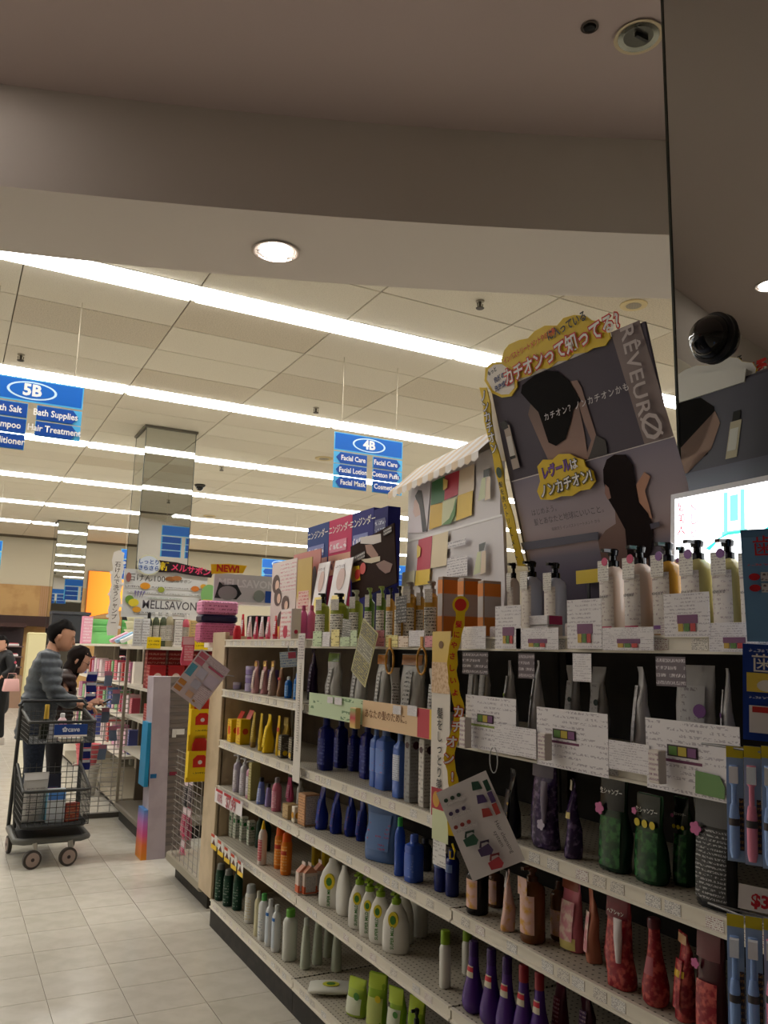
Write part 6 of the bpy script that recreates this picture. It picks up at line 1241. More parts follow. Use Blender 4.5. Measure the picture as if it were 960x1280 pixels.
MB().box(-.145-.03, -.1-.03, -.1015, -.0995, .56, .59).obj('blue_sticker', mat((20, 96, 150), .4), gd); MB().box(-.03, .03, -.0705, -.0685, .57, .595).obj('wine_sticker', mat((130, 40, 60), .4), gd)
MB().box(-.2, -.16, -.095, .1, .0, .34).obj('orange_front', ramp([(0, (236, 150, 40)), (.3, (236, 120, 60)), (.5, (222, 90, 150)), (.7, (200, 110, 190)), (1, (90, 150, 220))]), gd); MB().box(-.215, -.185, -.09, .1, .5, .95).obj('teal_front', dotted((30, 140, 190), (120, 200, 226), .03, .3), gd)
MB().box(-.03, .0, -.0715, -.0695, .84, .9).obj('white_ticket', WHITE, gd); MB().box(.0, .06, -.075, -.0705, .86, .9).obj('white_ticket', WHITE, gd)
# pink sachet above the leaflet
p = at_y(239, 832, 4.9); t = thing('hanging_packet', 'pink sachet hanging above the leaflet at the end panel', 'packet', (p.x, 5.0, p.z), .2); pouch(t, .17, .08, .02, mat((226, 90, 120), .3), top=mat((236, 190, 200), .3), label=printed((236, 130, 150), (250, 230, 236), 4, .5))
# shelving of the second run further back
for j in range(2):
    y0 = 7.95+1.9*j
    s2 = thing('shelving_bay', ('second-run shelving bay just behind the wire rack', 'second-run shelving bay carrying the green basins')[j], 'shelving', (1.8, y0+.95, 0))
    def s2p(b, name, m):
        b.v = [(x-1.8, y-y0-.95, z) for x, y, z in b.v]; return b.obj(name, m, s2)
    s2p(MB().box(1.53, 2.1, y0, y0+1.88, .06, .13), 'base_deck', mat((160, 150, 132), .5)); s2p(MB().box(1.57, 2.1, y0+.01, y0+1.87, 0, .06), 'kick_plate', kick_m); s2p(MB().box(2.08, 2.1, y0, y0+1.88, .13, 1.55), 'back_panel', panel_m)
    for z in (.5, .85, 1.15, 1.52): s2p(MB().box(1.53, 2.08, y0+.01, y0+1.87, z-.025, z), 'shelf', cream)
    for y in (y0+.02, y0+1.86): s2p(MB().box(2.05, 2.08, y-.012, y+.012, .13, 1.5), 'upright', cream)
    cols = ((206, 90, 110), (110, 150, 200), (226, 206, 210), (190, 60, 60), (120, 180, 120), (230, 180, 200), (90, 100, 170), (236, 226, 214), (200, 120, 160))
    for z, h, nm, lb in ((1.151, .22, 'towel_pack', 'upright coloured towel pack on the second run\'s upper shelf'), (.851, .2, 'sponge_pack', 'coloured sponge pack on the second run\'s middle shelf'), (.501, .22, 'bath_pack', 'coloured bath pack on the second run\'s lower shelf')):
        for k in range(9):
            c = random.choice(cols); t = thing(nm, lb, 'pack', (1.68, y0+.17+.19*k, z), -PI/2+random.uniform(-.1, .1), lb.replace('upright ', '').replace('coloured ', '')+'s'); carton(t, h*random.uniform(.8, 1), .1, .14, mat(c, .4), front=printed(c, (236, 230, 226), 5, .5))
for k, (c, lb) in enumerate((((230, 170, 190), 'pink folded bag leaning on the second run\'s top'), ((150, 190, 220), 'light blue folded bag leaning on the second run\'s top'), ((226, 226, 226), 'white folded bag leaning on the second run\'s top'))):
    t = thing('folded_bag', lb, 'bag', (1.45+.03*k, 8.4-.12*k, 1.521), 0); o = part(MB().cbox(-.02, .16, -.05, .05, 0, .035, .006, Matrix.Rotation(-.5, 4, 'Y')), 'bag_body', mat(c, .5), t, None); o.location.z = .012
# basins
bas = mat((140, 226, 140), .4); cr = mat((226, 222, 190), .4)
for st, (cx, cy, m, nm, col, nn) in enumerate(((1.82, 11.5, bas, 'green', 'bright green', 3), (1.86, 9.0, cr, 'cream', 'cream', 4))):
    for k in range(nn):
        z = 1.522+.085*k
        t = thing('wash_basin', '%s plastic wash basin, %s of its stack' % (col, ('lowest', 'second', 'third', 'fourth', 'topmost')[k if k < nn-1 else 4]), 'basin', (cx, cy, z), 0, None)
        MB().rings([(.0, .15, .15), (.005, .155, .155), (.14, .19, .19), (.148, .2, .2), (.15, .2, .2), (.145, .185, .185), (.012, .148, .148)], 24).obj('bowl', m, t, 40); MB().rings([(.138, .2, .2), (.152, .204, .204), (.152, .19, .19)], 24, caps=False).obj('rim', m, t, 40)
p = at_y(84, 775, 11.2); t = thing('pink_box', 'upright pink and white box beside the green basins', 'box', (1.60, 11.25, 1.521), .2); carton(t, .35, .12, .08, mat((226, 150, 176), .4), front=printed((232, 170, 190), (250, 240, 244), 5, .5))
p = at_y(88, 765, 12.4); t = thing('dark_case', 'dark storage case behind the pink box', 'box', (p.x, 12.4, 1.521), 0); part(MB().cbox(-.25, .25, -.15, .15, 0, .42, .03), 'case', mat((50, 50, 56), .5), t); part(MB().box(-.26, .26, -.16, .16, .4, .44), 'lid', mat((66, 66, 72), .5), t)
s3 = thing('shelving_bay', 'second-run shelving bay furthest down the aisle', 'shelving', (1.8, 12.7, 0)); MB().box(-.27, .3, -.95, .95, 1.495, 1.52).obj('shelf', cream, s3); MB().box(-.27, .3, -.95, .95, .06, .13).obj('base_deck', cream, s3); MB().box(-.23, .3, -.94, .94, 0, .06).obj('kick_plate', kick_m, s3); MB().box(.28, .3, -.95, .95, .13, 1.5).obj('back_panel', panel_m, s3)
for z in (.5, .85, 1.15): MB().box(-.27, .28, -.94, .94, z-.025, z).obj('shelf', cream, s3)
# buckets on the floor at the base of the second run
for x, y, z0, c, h, r, lb in ((1.40, 9.05, .0, (226, 222, 214), .30, .13, 'white bucket stack lowest at the second run\'s foot'), (1.40, 9.05, .301, (226, 110, 120), .2, .12, 'pink bucket standing on the white one')):
    t = thing('bucket', lb, 'bucket', (x, y, z0)); MB().rings([(0, r*.75, r*.75), (.01, r*.78, r*.78), (h-.01, r, r), (h, r*1.06, r*1.06), (h-.004, r*.96, r*.96), (.02, r*.72, r*.72)], 20).obj('body', mat(c, .4), t, 40)
    for k in range(3): MB().rings([(h*(.3+.25*k), r*(.86+.06*k), r*(.86+.06*k)), (h*(.34+.25*k), r*(.87+.06*k), r*(.87+.06*k))], 20, caps=False).obj('rib', mat(tuple(int(v*.9) for v in c), .4), t, 40)
# ================================================================ FAR BACK WALL THINGS
p = at_y(20, 805, 20.)
fr = thing('meat_case', 'long dark refrigerated case with pink trays against the back wall', 'fridge', (-.5, 21.9, 0))
MB().box(-3, 2.2, -.3, .9, 0, .75).obj('base', mat((150, 120, 100), .5), fr); MB().box(-3, 2.2, .5, .9, .75, 1.9).obj('back', mat((52, 40, 44), .5), fr); MB().box(-3, 2.2, -.1, .9, 1.9, 2.0).obj('canopy', mat((60, 36, 32), .5), fr)
for z in (.95, 1.2, 1.45): MB().box(-3, 2.2, .1, .5, z-.03, z).obj('shelf', mat((110, 90, 90), .5), fr)
for z in (.951, 1.201, 1.451):
    for k in range(7):
        t = thing('meat_tray', 'pink wrapped tray on the refrigerated case', 'tray', (-.2+.28*k, 22.15, z), 0, 'pink trays in the refrigerated case'); part(MB().cbox(-.12, .12, -.1, .1, 0, .05, .01), 'tray', mat((232, 226, 226), .4), t, None); part(MB().cbox(-.1, .1, -.08, .08, .045, .07, .01), 'contents', mat((206, 90, 100), .4), t, None)
p = at_y(46, 800, 19.); cb = thing('cream_cabinet', 'cream upright cabinet beside the refrigerated case', 'cabinet', (p.x*.9, 17.2, 0)); MB().cbox(-.16, .16, -.2, .2, 0, 1.72, .02).obj('body', mat((206, 196, 150), .5), cb); MB().box(-.15, .15, -.21, -.2, .1, 1.68).obj('door', mat((214, 204, 160), .5), cb)
# glowing orange picture panel on the back wall
a, c = at_y(106, 772, 22.8), at_y(185, 772, 22.8); 
lp = Board('light_panel', 'glowing orange picture panel on the back wall behind the basins', 'panel', (a.x, 22.865, a.z), (a.x+2.6, 22.865, a.z), (0, 0, 1.25), .055); lp.panel(mat((180, 110, 40), .5), 'frame')
m = ramp([(0, (236, 120, 30)), (.35, (250, 160, 50)), (.75, (255, 226, 170)), (1, (255, 236, 190))], 'X').copy(); n_, l_ = _nt(m)
rp = [x for x in n_ if x.type == 'VALTORGB'][0]; l_.new(rp.outputs[0], n_['Principled BSDF'].inputs['Emission Color']); n_['Principled BSDF'].inputs['Emission Strength'].default_value = .9
lp.rect(.01, .01, .99, .99, m, 'lit_picture'); lp.poly([(.0, .0), (.55, .0), (.95, .5), (.97, .47)], mat((190, 150, 96), .5), 'tan_wedge')

# ================================================================ SHOPPING CART
ck = thing('shopping_cart', 'dark grey two-tier shopping cart with blue handle plate pushed by the couple', 'cart', (.785, 6.52, 0), 0.02)
cg = mat((52, 52, 50), .4); cgl = mat((92, 92, 88), .4)
W2, D2 = .235, .30
def loop(x0, x1, y0, y1, z, r, n=6):
    c = .05; return [(x0+c, y0, z), (x1-c, y0, z), (x1, y0+c, z), (x1, y1-c, z), (x1-c, y1, z), (x0+c, y1, z), (x0, y1-c, z), (x0, y0+c, z)]
MB().tube(loop(-W2, W2, -.24, .32, .17, .02), .022, 8, True).obj('base_frame', cgl, ck, 50)
MB().box(-W2+.03, W2-.03, -.2, .3, .165, .185).obj('base_tray', mat((30, 30, 30), .5), ck)
for sx in (-1, 1): MB().tube([(sx*W2, .31, .17), (sx*(W2-.01), .29, 1.04)], .014, 8).obj('rear_post', cg, ck, 50)
for sx in (-1, 1): MB().tube([(sx*(W2-.02), .1, .2), (sx*(W2-.01), .28, .6)], .012, 8).obj('brace', cg, ck, 50)
def wire_basket(name, x, y0, y1, z0, z1, zf, step):
    """wire basket, rim height zf at the front"""
    b = MB(); n = int((y1-y0)/step); xi = x*.93
    for k in range(int((z1-z0)/step)+1):
        z = z0+step*k
        if z <= zf: b.tube([(-xi, y0, z), (xi, y0, z)], .0024, 4)
        b.tube([(-xi, y1, z), (xi, y1, z)], .0024, 4)
        for s in (-1, 1): b.tube([(s*xi, y0 if z <= zf else y0+(y1-y0)*(z-zf)/max(z1-zf, .01), z), (s*xi, y1, z)], .0024, 4)
    for k in range(n+1):
        y = y0+(y1-y0)*k/n; zt = zf+(z1-zf)*k/n
        for s in (-1, 1): b.tube([(s*xi, y, z0), (s*xi, y, zt)], .0024, 4)
        b.tube([(-xi, y, z0), (xi, y, z0)], .0024, 4)
    m = int(2*xi/step)
    for k in range(m+1):
        q = -xi+2*xi*k/m; b.tube([(q, y0, z0), (q, y0, zf)], .0024, 4); b.tube([(q, y1, z0), (q, y1, z1)], .0024, 4); b.tube([(q, y0, z0), (q, y1, z0)], .0024, 4)
    o = b.obj(name, cg, ck)
    MB().tube([(-xi, y1, z1), (-xi, y0+.03, zf), (-xi+.03, y0, zf), (xi-.03, y0, zf), (xi, y0+.03, zf), (xi, y1, z1)], .011, 8).obj('rim', cg, o, 50)
    return o
wire_basket('upper_basket', W2, -.26, .28, .815, 1.01, .96, .03)
wire_basket('lower_basket', W2, -.28, .26, .27, .62, .5, .04)
MB().rings([(.25, W2*.93, .26, 0, 0, 6.), (.268, W2*.95, .28, 0, 0, 6.)], 24).obj('lower_floor', mat((40, 40, 40), .5), ck)
MB().tube([(-W2-.005, .29, 1.04), (-W2+.02, .33, 1.07), (W2-.02, .33, 1.07), (W2+.005, .29, 1.04)], .013, 8).obj('handle', mat((34, 34, 36), .4), ck, 50)
pl = MB().box(-.06, .16, -.285, -.272, .865, .945).obj('blue_plate', mat((30, 66, 140), .4), ck)
MB().box(-.06, .16, -.287, -.2855, .862, .874).obj('white_edge', WHITE, pl); o = link('lettering', text_mesh('✿cave', .045, mat((206, 214, 232), .4), .03), pl); o.location = (.05, -.2865, .91)
for sx, sy in ((-1, -1), (1, -1), (-1, 1), (1, 1)):
    x, y = (sx*.115, -.25) if sy < 0 else (sx*.215, .28)
    f = MB().tube([(x, y, .16), (x+.012, y-.012, .1), (x+.0, y-.03, .062)], [.018, .016, .012], 8).obj('caster_fork', mat((170, 168, 160), .35, .5), ck, 50)
    M0 = Matrix.Translation((x-.012, y-.03, .062)) @ Matrix.Rotation(.25 if sy < 0 else .1, 4, 'Z') @ (Matrix.Rotation(PI/2, 4, 'X') if sy < 0 else Matrix.Rotation(PI/2, 4, 'Y'))
    MB().rings([(-.014, .05, .05), (-.012, .061, .061), (.012, .061, .061), (.014, .05, .05)], 24, M=M0).obj('tyre', mat((60, 54, 50), .5), f, 40)
    MB().rings([(-.016, .046, .046), (.016, .046, .046)], 20, M=M0).obj('hub', mat((150, 132, 124), .5), f, 40); MB().rings([(-.018, .012, .012), (.018, .012, .012)], 12, M=M0).obj('axle', mat((50, 40, 38), .4), f, 40)
def incart(x, y, z): return ck.matrix_basis @ Vector((x, y, z))
t = thing('wine_bottle', 'dark bottle with gold foil neck in the upper cart basket', 'bottle', (.70, 6.5, .82), 0); part(MB().rings([(0, .036, .036), (.01, .038, .038), (.09, .038, .038), (.14, .018, .018), (.15, .016, .016)], 16), 'glass', mat((30, 34, 26), .15), t); part(MB().rings([(.145, .018, .018), (.2, .016, .016), (.24, .0165, .0165), (.245, .014, .014)], 14), 'foil_neck', mat((206, 170, 70), .35, .4), t)
t = thing('drink_bottle', 'pink and white bottle in the upper cart basket', 'bottle', (.80, 6.42, .82), 0); cap_bottle(t, .19, .065, .065, mat((222, 190, 196), .3), mat((206, 206, 206), .4), label=mat((206, 70, 110), .4), lab=(.35, .7, 80))
t = thing('grey_packet', 'silver-grey packet leaning in the upper cart basket', 'packet', (.735, 6.34, .82), .2); pouch(t, .13, .07, .03, mat((170, 170, 172), .3), label=printed((180, 180, 184), (90, 90, 96), 5, .5))
t = thing('food_tray', 'flat white tray lying in the upper cart basket', 'tray', (.86, 6.36, .82), 0); part(MB().cbox(-.08, .08, -.06, .06, 0, .03, .008), 'tray', mat((206, 200, 186), .4), t); part(MB().cbox(-.07, .07, -.05, .05, .028, .036, .004), 'film', mat((190, 150, 130), .2), t)
t = thing('rice_bag', 'large grey-white printed bag leaning in the lower cart basket', 'bag', (.665, 6.44, .272), .1); pouch(t, .33, .17, .11, mat((190, 188, 184), .35), top=mat((226, 224, 222), .4), topf=.85, label=printed((176, 172, 166), (90, 90, 100), 8, .5))
t = thing('tissue_box', 'white and light blue box in the lower cart basket', 'box', (.80, 6.38, .272), 0); carton(t, .22, .12, .08, mat((206, 216, 222), .4), front=ramp([(0, (206, 214, 222)), (.7, (214, 220, 226)), (.72, (70, 120, 200)), (1, (90, 150, 220))]), side=mat((90, 170, 200), .4))
t = thing('red_packet', 'red-brown food packet in the lower cart basket', 'packet', (.905, 6.38, .272), .3); carton(t, .12, .1, .06, mat((140, 50, 40), .35), front=printed((150, 56, 44), (206, 170, 120), 4, .5))
t = thing('blue_packet', 'dark packet with blue and red print behind the boxes in the cart', 'packet', (.77, 6.56, .272), 0); pouch(t, .3, .16, .06, mat((40, 44, 60), .35), label=printed((60, 70, 110), (200, 80, 80), 5, .6))

# ================================================================ PEOPLE
def skin(nodes, edges, root, name, m, parent, sub=2, post=None):
    names = list(nodes); me = bpy.data.meshes.new(name)
    me.from_pydata([nodes[k][:3] for k in names], [(names.index(a), names.index(b)) for a, b in edges], [])
    ob = bpy.data.objects.new(name, me); COL.objects.link(ob)
    md = ob.modifiers.new('skin', 'SKIN'); md.use_smooth_shade = True
    for i, k in enumerate(names):
        sv = me.skin_vertices[0].data[i]; r = nodes[k][3]; sv.radius = r if isinstance(r, tuple) else (r, r); sv.use_root = (k == root)
    sd = ob.modifiers.new('sub', 'SUBSURF'); sd.levels = sub; sd.render_levels = sub
    dg = bpy.context.evaluated_depsgraph_get(); out = bpy.data.meshes.new_from_object(ob.evaluated_get(dg)); bpy.data.objects.remove(ob)
    out.materials.clear(); out.materials.append(m)
    if post:
        ns = [v.normal.copy() for v in out.vertices]
        for v, nn in zip(out.vertices, ns): v.co = post(v.co, nn)
    out.shade_smooth(); out.update()
    return link(name, out, parent)
def head_rings(s):
    # (z, front, back, half width) facing +x, z from chin 0 to crown 1, scaled by head height
    T_ = [(-.02, .16, -.06, .12), (.02, .32, -.08, .2), (.1, .4, -.16, .28), (.2, .42, -.26, .31), (.3, .42, -.36, .325), (.42, .415, -.43, .335), (.55, .41, -.46, .34), (.7, .4, -.46, .335), (.84, .32, -.4, .29), (.94, .18, -.26, .19), (1., .02, -.08, .05)]
    return [(z*s, (f-b)/2*s, w*s, (f+b)/2*s, 0) for z, f, b, w in T_]
def add_head(b, s, M):
    """head with nose, ears and chin, appended to a body mesh"""
    b.rings(head_rings(s), 24, 2.1, M)
    b.rings([(.27*s, .035*s, .05*s, .43*s, 0), (.31*s, .075*s, .055*s, .44*s, 0), (.4*s, .045*s, .035*s, .425*s, 0), (.52*s, .02*s, .025*s, .41*s, 0)], 10, 2., M)       # nose
    for q in (-1, 1): b.rings([(.3*s, .03*s, .02*s, -.04*s, q*.335*s), (.38*s, .06*s, .03*s, -.05*s, q*.35*s), (.5*s, .07*s, .03*s, -.05*s, q*.355*s), (.54*s, .03*s, .015*s, -.05*s, q*.35*s)], 10, 2., M)
    b.rings([(.17*s, .03*s, .1*s, .405*s, 0), (.2*s, .036*s, .11*s, .408*s, 0), (.235*s, .025*s, .09*s, .408*s, 0)], 10, 2., M)                                        # lips
def hand(b, P, fwd, up, s=1., curl=.5):
    """palm, four unequal fingers with two bends, and a thumb leaving the palm's side"""
    P, fwd, up = Vector(P), Vector(fwd).normalized(), Vector(up).normalized(); side = fwd.cross(up).normalized(); up = side.cross(fwd).normalized()
    b.tube([P-fwd*.02*s, P+fwd*.03*s, P+fwd*.085*s], [.022*s, .03*s, .028*s], 8)
    for k, ln in enumerate((.07, .082, .076, .058)):
        o = P+fwd*.08*s+side*(.033-.022*k)*s; d1 = (fwd-up*curl).normalized(); d2 = (fwd-up*curl*3).normalized()
        b.tube([o, o+d1*ln*.45*s, o+d1*ln*.45*s+d2*ln*.35*s, o+d1*ln*.45*s+d2*ln*.5*s-up*ln*.14*s], [.0095*s, .009*s, .008*s, .006*s], 7)
    o = P+fwd*.02*s+side*.026*s; b.tube([o, o+(fwd*.6+side*.8)*.035*s, o+(fwd*.6+side*.8)*.035*s+(fwd-up*.3)*.03*s], [.012*s, .0105*s, .008*s], 7)
def merge(ob, b):
    """append shapes to a skinned body so that the figure stays one mesh"""
    me = ob.data; vs = [tuple(v.co) for v in me.vertices]; fs = [tuple(p.vertices) for p in me.polygons]; o = len(vs)
    new = bpy.data.meshes.new(me.name); new.from_pydata(vs+list(b.v), [], fs+[tuple(i+o for i in f) for f in b.f]); new.materials.append(me.materials[0]); new.shade_smooth(); new.update(); ob.data = new
def mirror_nodes(d):
    out = {}
    for k, v in d.items(): out[k] = v
    return out
def person(label, loc, rz, ht, top_m, leg_m, skin_m, hair_m, arms, hs=.225, lean=0., puffer=True, long_hair=False, coat=False, look=(0, 0), shoe_m=None, scarf=None):
    """local frame: faces +x, z up; arms = {side: (elbow, wrist, hand_forward)}"""
    t = thing('person', label, 'person', loc, rz)
    k = ht/1.7
    hip, che, shz, nek = .92*k, 1.22*k, 1.40*k, 1.45*k
    lx = lambda z: lean*max(0, z-hip)
    N = {'pelvis': (0, 0, hip, (.13*k, .105*k)), 'waist': (lx(1.06*k), 0, 1.06*k, (.12*k, .1*k)), 'chest': (lx(che), 0, che, (.145*k, .115*k)), 'upper': (lx(shz-.03), 0, shz-.03*k, (.12*k, .09*k)), 'neck': (lx(nek)+.01, 0, nek+.02*k, .052*k), 'head': (lx(nek)+.03, 0, nek+.1*k, .055*k)}
    Ed = [('pelvis', 'waist'), ('waist', 'chest'), ('chest', 'upper'), ('upper', 'neck'), ('neck', 'head')]
    for s, q in (('l', 1), ('r', -1)):
        N['hip'+s] = (0, q*.085*k, hip-.06*k, .085*k); N['knee'+s] = (.02, q*.1*k, .5*k, .056*k); N['ank'+s] = (-.02, q*.11*k, .09*k, .04*k); N['toe'+s] = (.11*k, q*.12*k, .035*k, .034*k)
        Ed += [('pelvis', 'hip'+s), ('hip'+s, 'knee'+s), ('knee'+s, 'ank'+s), ('ank'+s, 'toe'+s)]
        e, w, hf = arms[s]
        N['sh'+s] = (lx(shz)-.005, q*.17*k, shz-.03*k, .06*k); N['el'+s] = (*e, .045*k); N['wr'+s] = (*w, .03*k)
        Ed += [('upper', 'sh'+s), ('sh'+s, 'el'+s), ('el'+s, 'wr'+s)]
    slim = {'pelvis': .8, 'waist': .8, 'chest': .62, 'upper': .55, 'shl': .42, 'shr': .42, 'ell': .5, 'elr': .5, 'hipl': .8, 'hipr': .8, 'kneel': .8, 'kneer': .8, 'ankl': .8, 'ankr': .8, 'toel': .6, 'toer': .6}
    sc_ = lambda r, f: tuple(x*f for x in r) if isinstance(r, tuple) else r*f
    NB = {n_: (*v[:3], sc_(v[3], slim.get(n_, 1.))) for n_, v in N.items()}
    body = skin(NB, Ed, 'pelvis', 'body', skin_m, t)
    hb = MB(); hz = nek+.005*k
    HM = Matrix.Translation((lx(nek)+.03+look[0]*.06, 0, hz)) @ Matrix.Rotation(look[1], 4, 'Z') @ Matrix.Rotation(look[0], 4, 'Y')
    add_head(hb, hs, HM)
    for s, q in (('l', 1), ('r', -1)):
        e, w, hf = arms[s]; hand(hb, Vector(w)+Vector(hf).normalized()*.02, hf, (0, 0, 1), k*.95, .45)
    merge(body, hb)
    # clothes
    big = lambda r, a: tuple(x+a for x in r) if isinstance(r, tuple) else r+a
    J = {n_: (*N[n_][:3], big(N[n_][3], .03)) for n_ in ('pelvis', 'waist', 'chest', 'upper')}
    J['hem'] = (0, 0, (hip-.16*k if not coat else .42*k), (.15*k, .12*k) if not coat else (.19*k, .16*k)); J['collar'] = (lx(nek)+.002, 0, nek+.03*k, .074*k)
    JE = [('pelvis', 'waist'), ('waist', 'chest'), ('chest', 'upper'), ('pelvis', 'hem'), ('upper', 'collar')]
    for s in 'lr':
        e, w = Vector(N['el'+s][:3]), Vector(N['wr'+s][:3])
        J['sh'+s] = (*N['sh'+s][:3], N['sh'+s][3]+.022); J['el'+s] = (*e, N['el'+s][3]+.024); J['cuff'+s] = (*(e.lerp(w, .93)), N['wr'+s][3]+.02); J['ma'+s] = (*(Vector(N['sh'+s][:3]).lerp(e, .5)), .078*k); JE += [('upper', 'sh'+s), ('sh'+s, 'ma'+s), ('ma'+s, 'el'+s), ('el'+s, 'cuff'+s)]
    def quilt(co, nn):
        if not puffer: return co
        return co+nn*(.016*abs(math.sin(co.z*PI/.066))-.006)
    jk = skin(J, JE, 'pelvis', 'jacket' if not coat else 'coat', top_m, t, 3, quilt)
    Tn = {n_: (*N[n_][:3], big(N[n_][3], .014)) for n_ in ('pelvis', 'hipl', 'hipr', 'kneel', 'kneer')}
    Tn['pelvis'] = (0, 0, hip, .085*k)
    for s in 'lr': Tn['cf'+s] = (N['ank'+s][0], N['ank'+s][1], .1*k, .058*k)
    skin(Tn, [('pelvis', 'hipl'), ('pelvis', 'hipr'), ('hipl', 'kneel'), ('hipr', 'kneer'), ('kneel', 'cfl'), ('kneer', 'cfr')], 'pelvis', 'trousers', leg_m, t)
    for s, q in (('l', 1), ('r', -1)):
        MB().rings([(.0, .13*k, .045*k, .04*k, q*.115*k), (.015, .135*k, .048*k, .04*k, q*.115*k), (.045, .12*k, .045*k, .03*k, q*.115*k), (.085, .07*k, .042*k, -.02*k, q*.112*k), (.11, .055*k, .04*k, -.025*k, q*.11*k)], 18, 2.3).obj('shoe', shoe_m or BLACK, t, 50)
    # hair: a cap that leaves the face free
    vs = []; fs = []; n = 32; lv = [-.3, -.1, .12, .3, .45, .58, .68, .78, .88, .97, 1.05, 1.07] if long_hair else [.18, .3, .42, .52, .62, .7, .78, .86, .94, 1.02, 1.065, 1.075]
    Hr = head_rings(hs)
    for j, z in enumerate(lv):
        hx, hw, cx = lerp_head(Hr, max(.3 if long_hair else .0, min(z, .93))*hs)
        gsc = 1.13 if z < .9 else (1.1 if z < 1 else (.86 if z < 1.06 else .3))
        for i in range(n):
            a = 2*PI*i/n; c, s_ = math.cos(a), math.sin(a)
            lim = (.5 if long_hair else (.12 if z > .5 else (-.35 if z > .3 else -.5)))
            gx, gy = cx+hx*gsc*c, hw*gsc*s_
            if c > lim and z < .74: gx, gy = cx+hx*.55*c, hw*.55*s_
            elif long_hair and z < .3: gx -= .02*hs; gy *= 1.14; gx = min(gx, cx+.25*hx)
            vs.append((gx+math.sin(i*3.7+j)*.004, gy+math.cos(i*5.1+j)*.004, z*hs))
    for j in range(len(lv)-1):
        for i in range(n): fs.append((j*n+i, j*n+(i+1) % n, j*n+n+(i+1) % n, j*n+n+i))
    fs.append(tuple(range((len(lv)-1)*n, len(lv)*n))); MB().add(vs, fs, HM).obj('hair', hair_m, t, 70)
    for q in (-1, 1):
        MB().rings([(.44*hs, .012*hs, .05*hs, .405*hs, q*.16*hs), (.475*hs, .016*hs, .055*hs, .407*hs, q*.16*hs)], 10, M=HM).obj('eye', mat((24, 18, 16), .3), t); MB().rings([(.55*hs, .016*hs, .07*hs, .40*hs, q*.16*hs), (.575*hs, .014*hs, .065*hs, .40*hs, q*.16*hs)], 10, M=HM).obj('eyebrow', hair_m, t)
    return t, HM, N
def lerp_head(Hr, z):
    for a, b in zip(Hr, Hr[1:]):
        if a[0] <= z <= b[0]:
            q = (z-a[0])/(b[0]-a[0]); return tuple(a[i]+(b[i]-a[i])*q for i in (1, 2, 3))
    return Hr[-1][1], Hr[-1][2], Hr[-1][3]
skm, skw = mat((196, 146, 118), .5), mat((206, 156, 132), .5)
hr1, hr2 = mat((17, 13, 12), .75, spec=.1), mat((26, 17, 14), .75, spec=.1)
gj = speckle((82, 88, 94), (72, 77, 84), 30., .5); bj = speckle((58, 40, 36), (48, 33, 30), 30., .45); jeans = speckle((28, 34, 48), (38, 46, 62), 60., .8)
person('man in grey quilted jacket with dark hair, one hand on the shopping cart', (.69, 7.16, 0), -.06, 1.70, gj, jeans, skm, hr1,
       {'r': ((.10, -.24, 1.12), (.30, -.19, 1.03), (.8, .05, -.12)), 'l': ((.08, .24, 1.1), (.25, .12, 1.05), (.8, -.2, -.1))}, hs=.232, lean=.14, look=(.22, -.12), shoe_m=mat((40, 36, 34), .5))
wm, HMw, _ = person('woman with dark brown bob in brown quilted jacket looking down at a phone', (.915, 7.76, 0), -.12, 1.485, bj, mat((26, 24, 28), .7), skw, hr2,
       {'r': ((.08, -.19, .98), (.25, -.05, .99), (.8, .3, .15)), 'l': ((.1, .2, .97), (.27, .08, 1.0), (.8, -.2, .15))}, hs=.215, lean=.12, look=(.38, -.1), long_hair=True, shoe_m=BLACK)
b = MB()
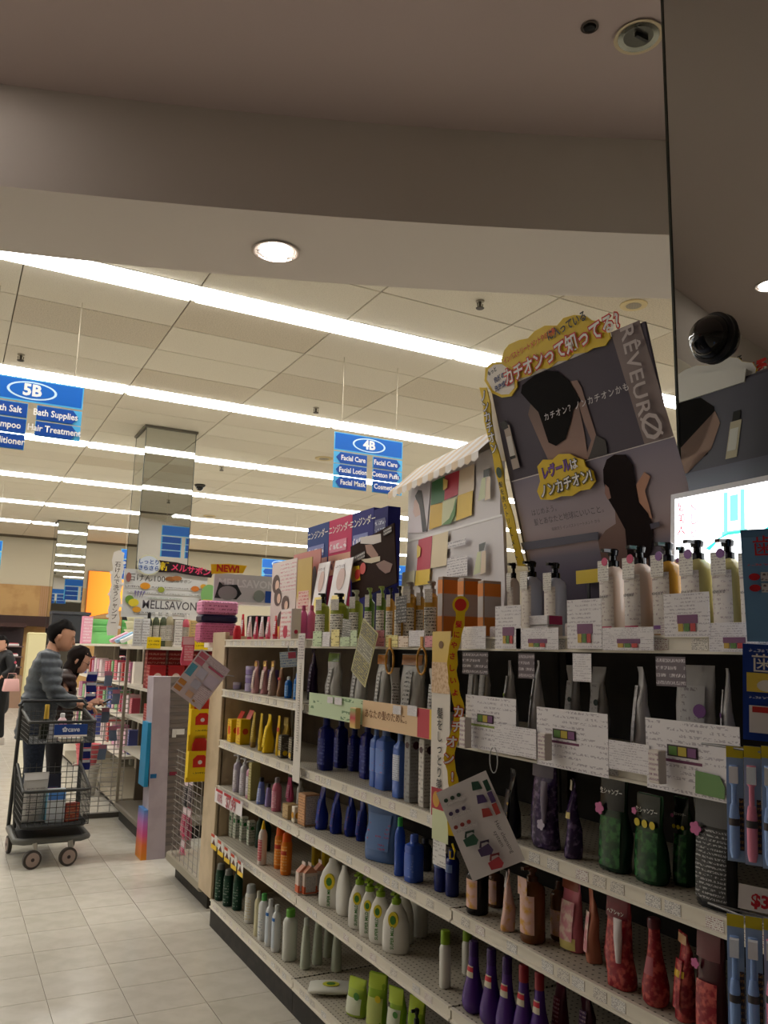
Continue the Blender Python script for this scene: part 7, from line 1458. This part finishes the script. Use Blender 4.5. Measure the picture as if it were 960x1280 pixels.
for q in (-1, 1): b.tube([(.43*.215, q*.16*.215+.022*math.cos(2*PI*i/12), .46*.215+.016*math.sin(2*PI*i/12)) for i in range(12)], .0018, 5, True); b.tube([(.42*.215, q*.27*.215, .47*.215), (-.03*.215, q*.37*.215, .5*.215)], .0016, 5)
b.v = [tuple(HMw @ Vector(v)) for v in b.v]; b.obj('glasses', mat((60, 40, 40), .3), wm)
MB().rings([(1.17, .07, .075, .06, 0), (1.21, .085, .085, .06, 0), (1.27, .075, .08, .05, 0)], 18).obj('scarf', mat((120, 30, 26), .7), wm, 60)
ph = thing('phone', 'dark phone held up in the woman\'s hands', 'phone', wm.matrix_basis @ Vector((.385, .01, 1.0)), -.12); ph.rotation_euler = (0, -.5, -.12); part(MB().cbox(-.06, .06, -.04, .04, -.005, .005, .003), 'case', BLACK, ph, None); MB().box(-.054, .054, -.035, .035, .0052, .006).obj('screen', mat((150, 156, 166), .2), ph)
bw, _, _ = person('person in a long black coat carrying a pale pink handbag', (.80, 13.9, 0), -2.6, 1.62, mat((22, 22, 24), .6), mat((20, 20, 22), .7), skw, hr1,
       {'r': ((-.02, -.24, 1.08), (.1, -.2, .95), (.6, .2, -.5)), 'l': ((.0, .25, 1.1), (.14, .2, 1.0), (.6, -.2, -.4))}, hs=.215, puffer=False, coat=True, look=(.1, .2), shoe_m=mat((200, 190, 180), .5))
hbq = thing('handbag', 'pale pink handbag hanging at the black coat', 'bag', (.93, 13.55, .80), .1); MB().rings([(0, .11, .05, 0, 0, 5.), (.01, .12, .055, 0, 0, 5.), (.17, .1, .04, 0, 0, 5.), (.18, .095, .03, 0, 0, 5.)], 20).obj('bag_body', mat((226, 176, 172), .45), hbq, 40); MB().tube([(-.07, 0, .17), (-.05, 0, .26), (.05, 0, .26), (.07, 0, .17)], .007, 6).obj('strap', mat((200, 150, 146), .45), hbq, 50)
MB().rings([(0, .02, .02), (.003, .02, .02)], 14, M=Matrix.Translation((-.02, .285, 1.22)) @ Matrix.Rotation(PI/2, 4, 'X')).obj('round_patch', mat((206, 90, 110), .5), bw)
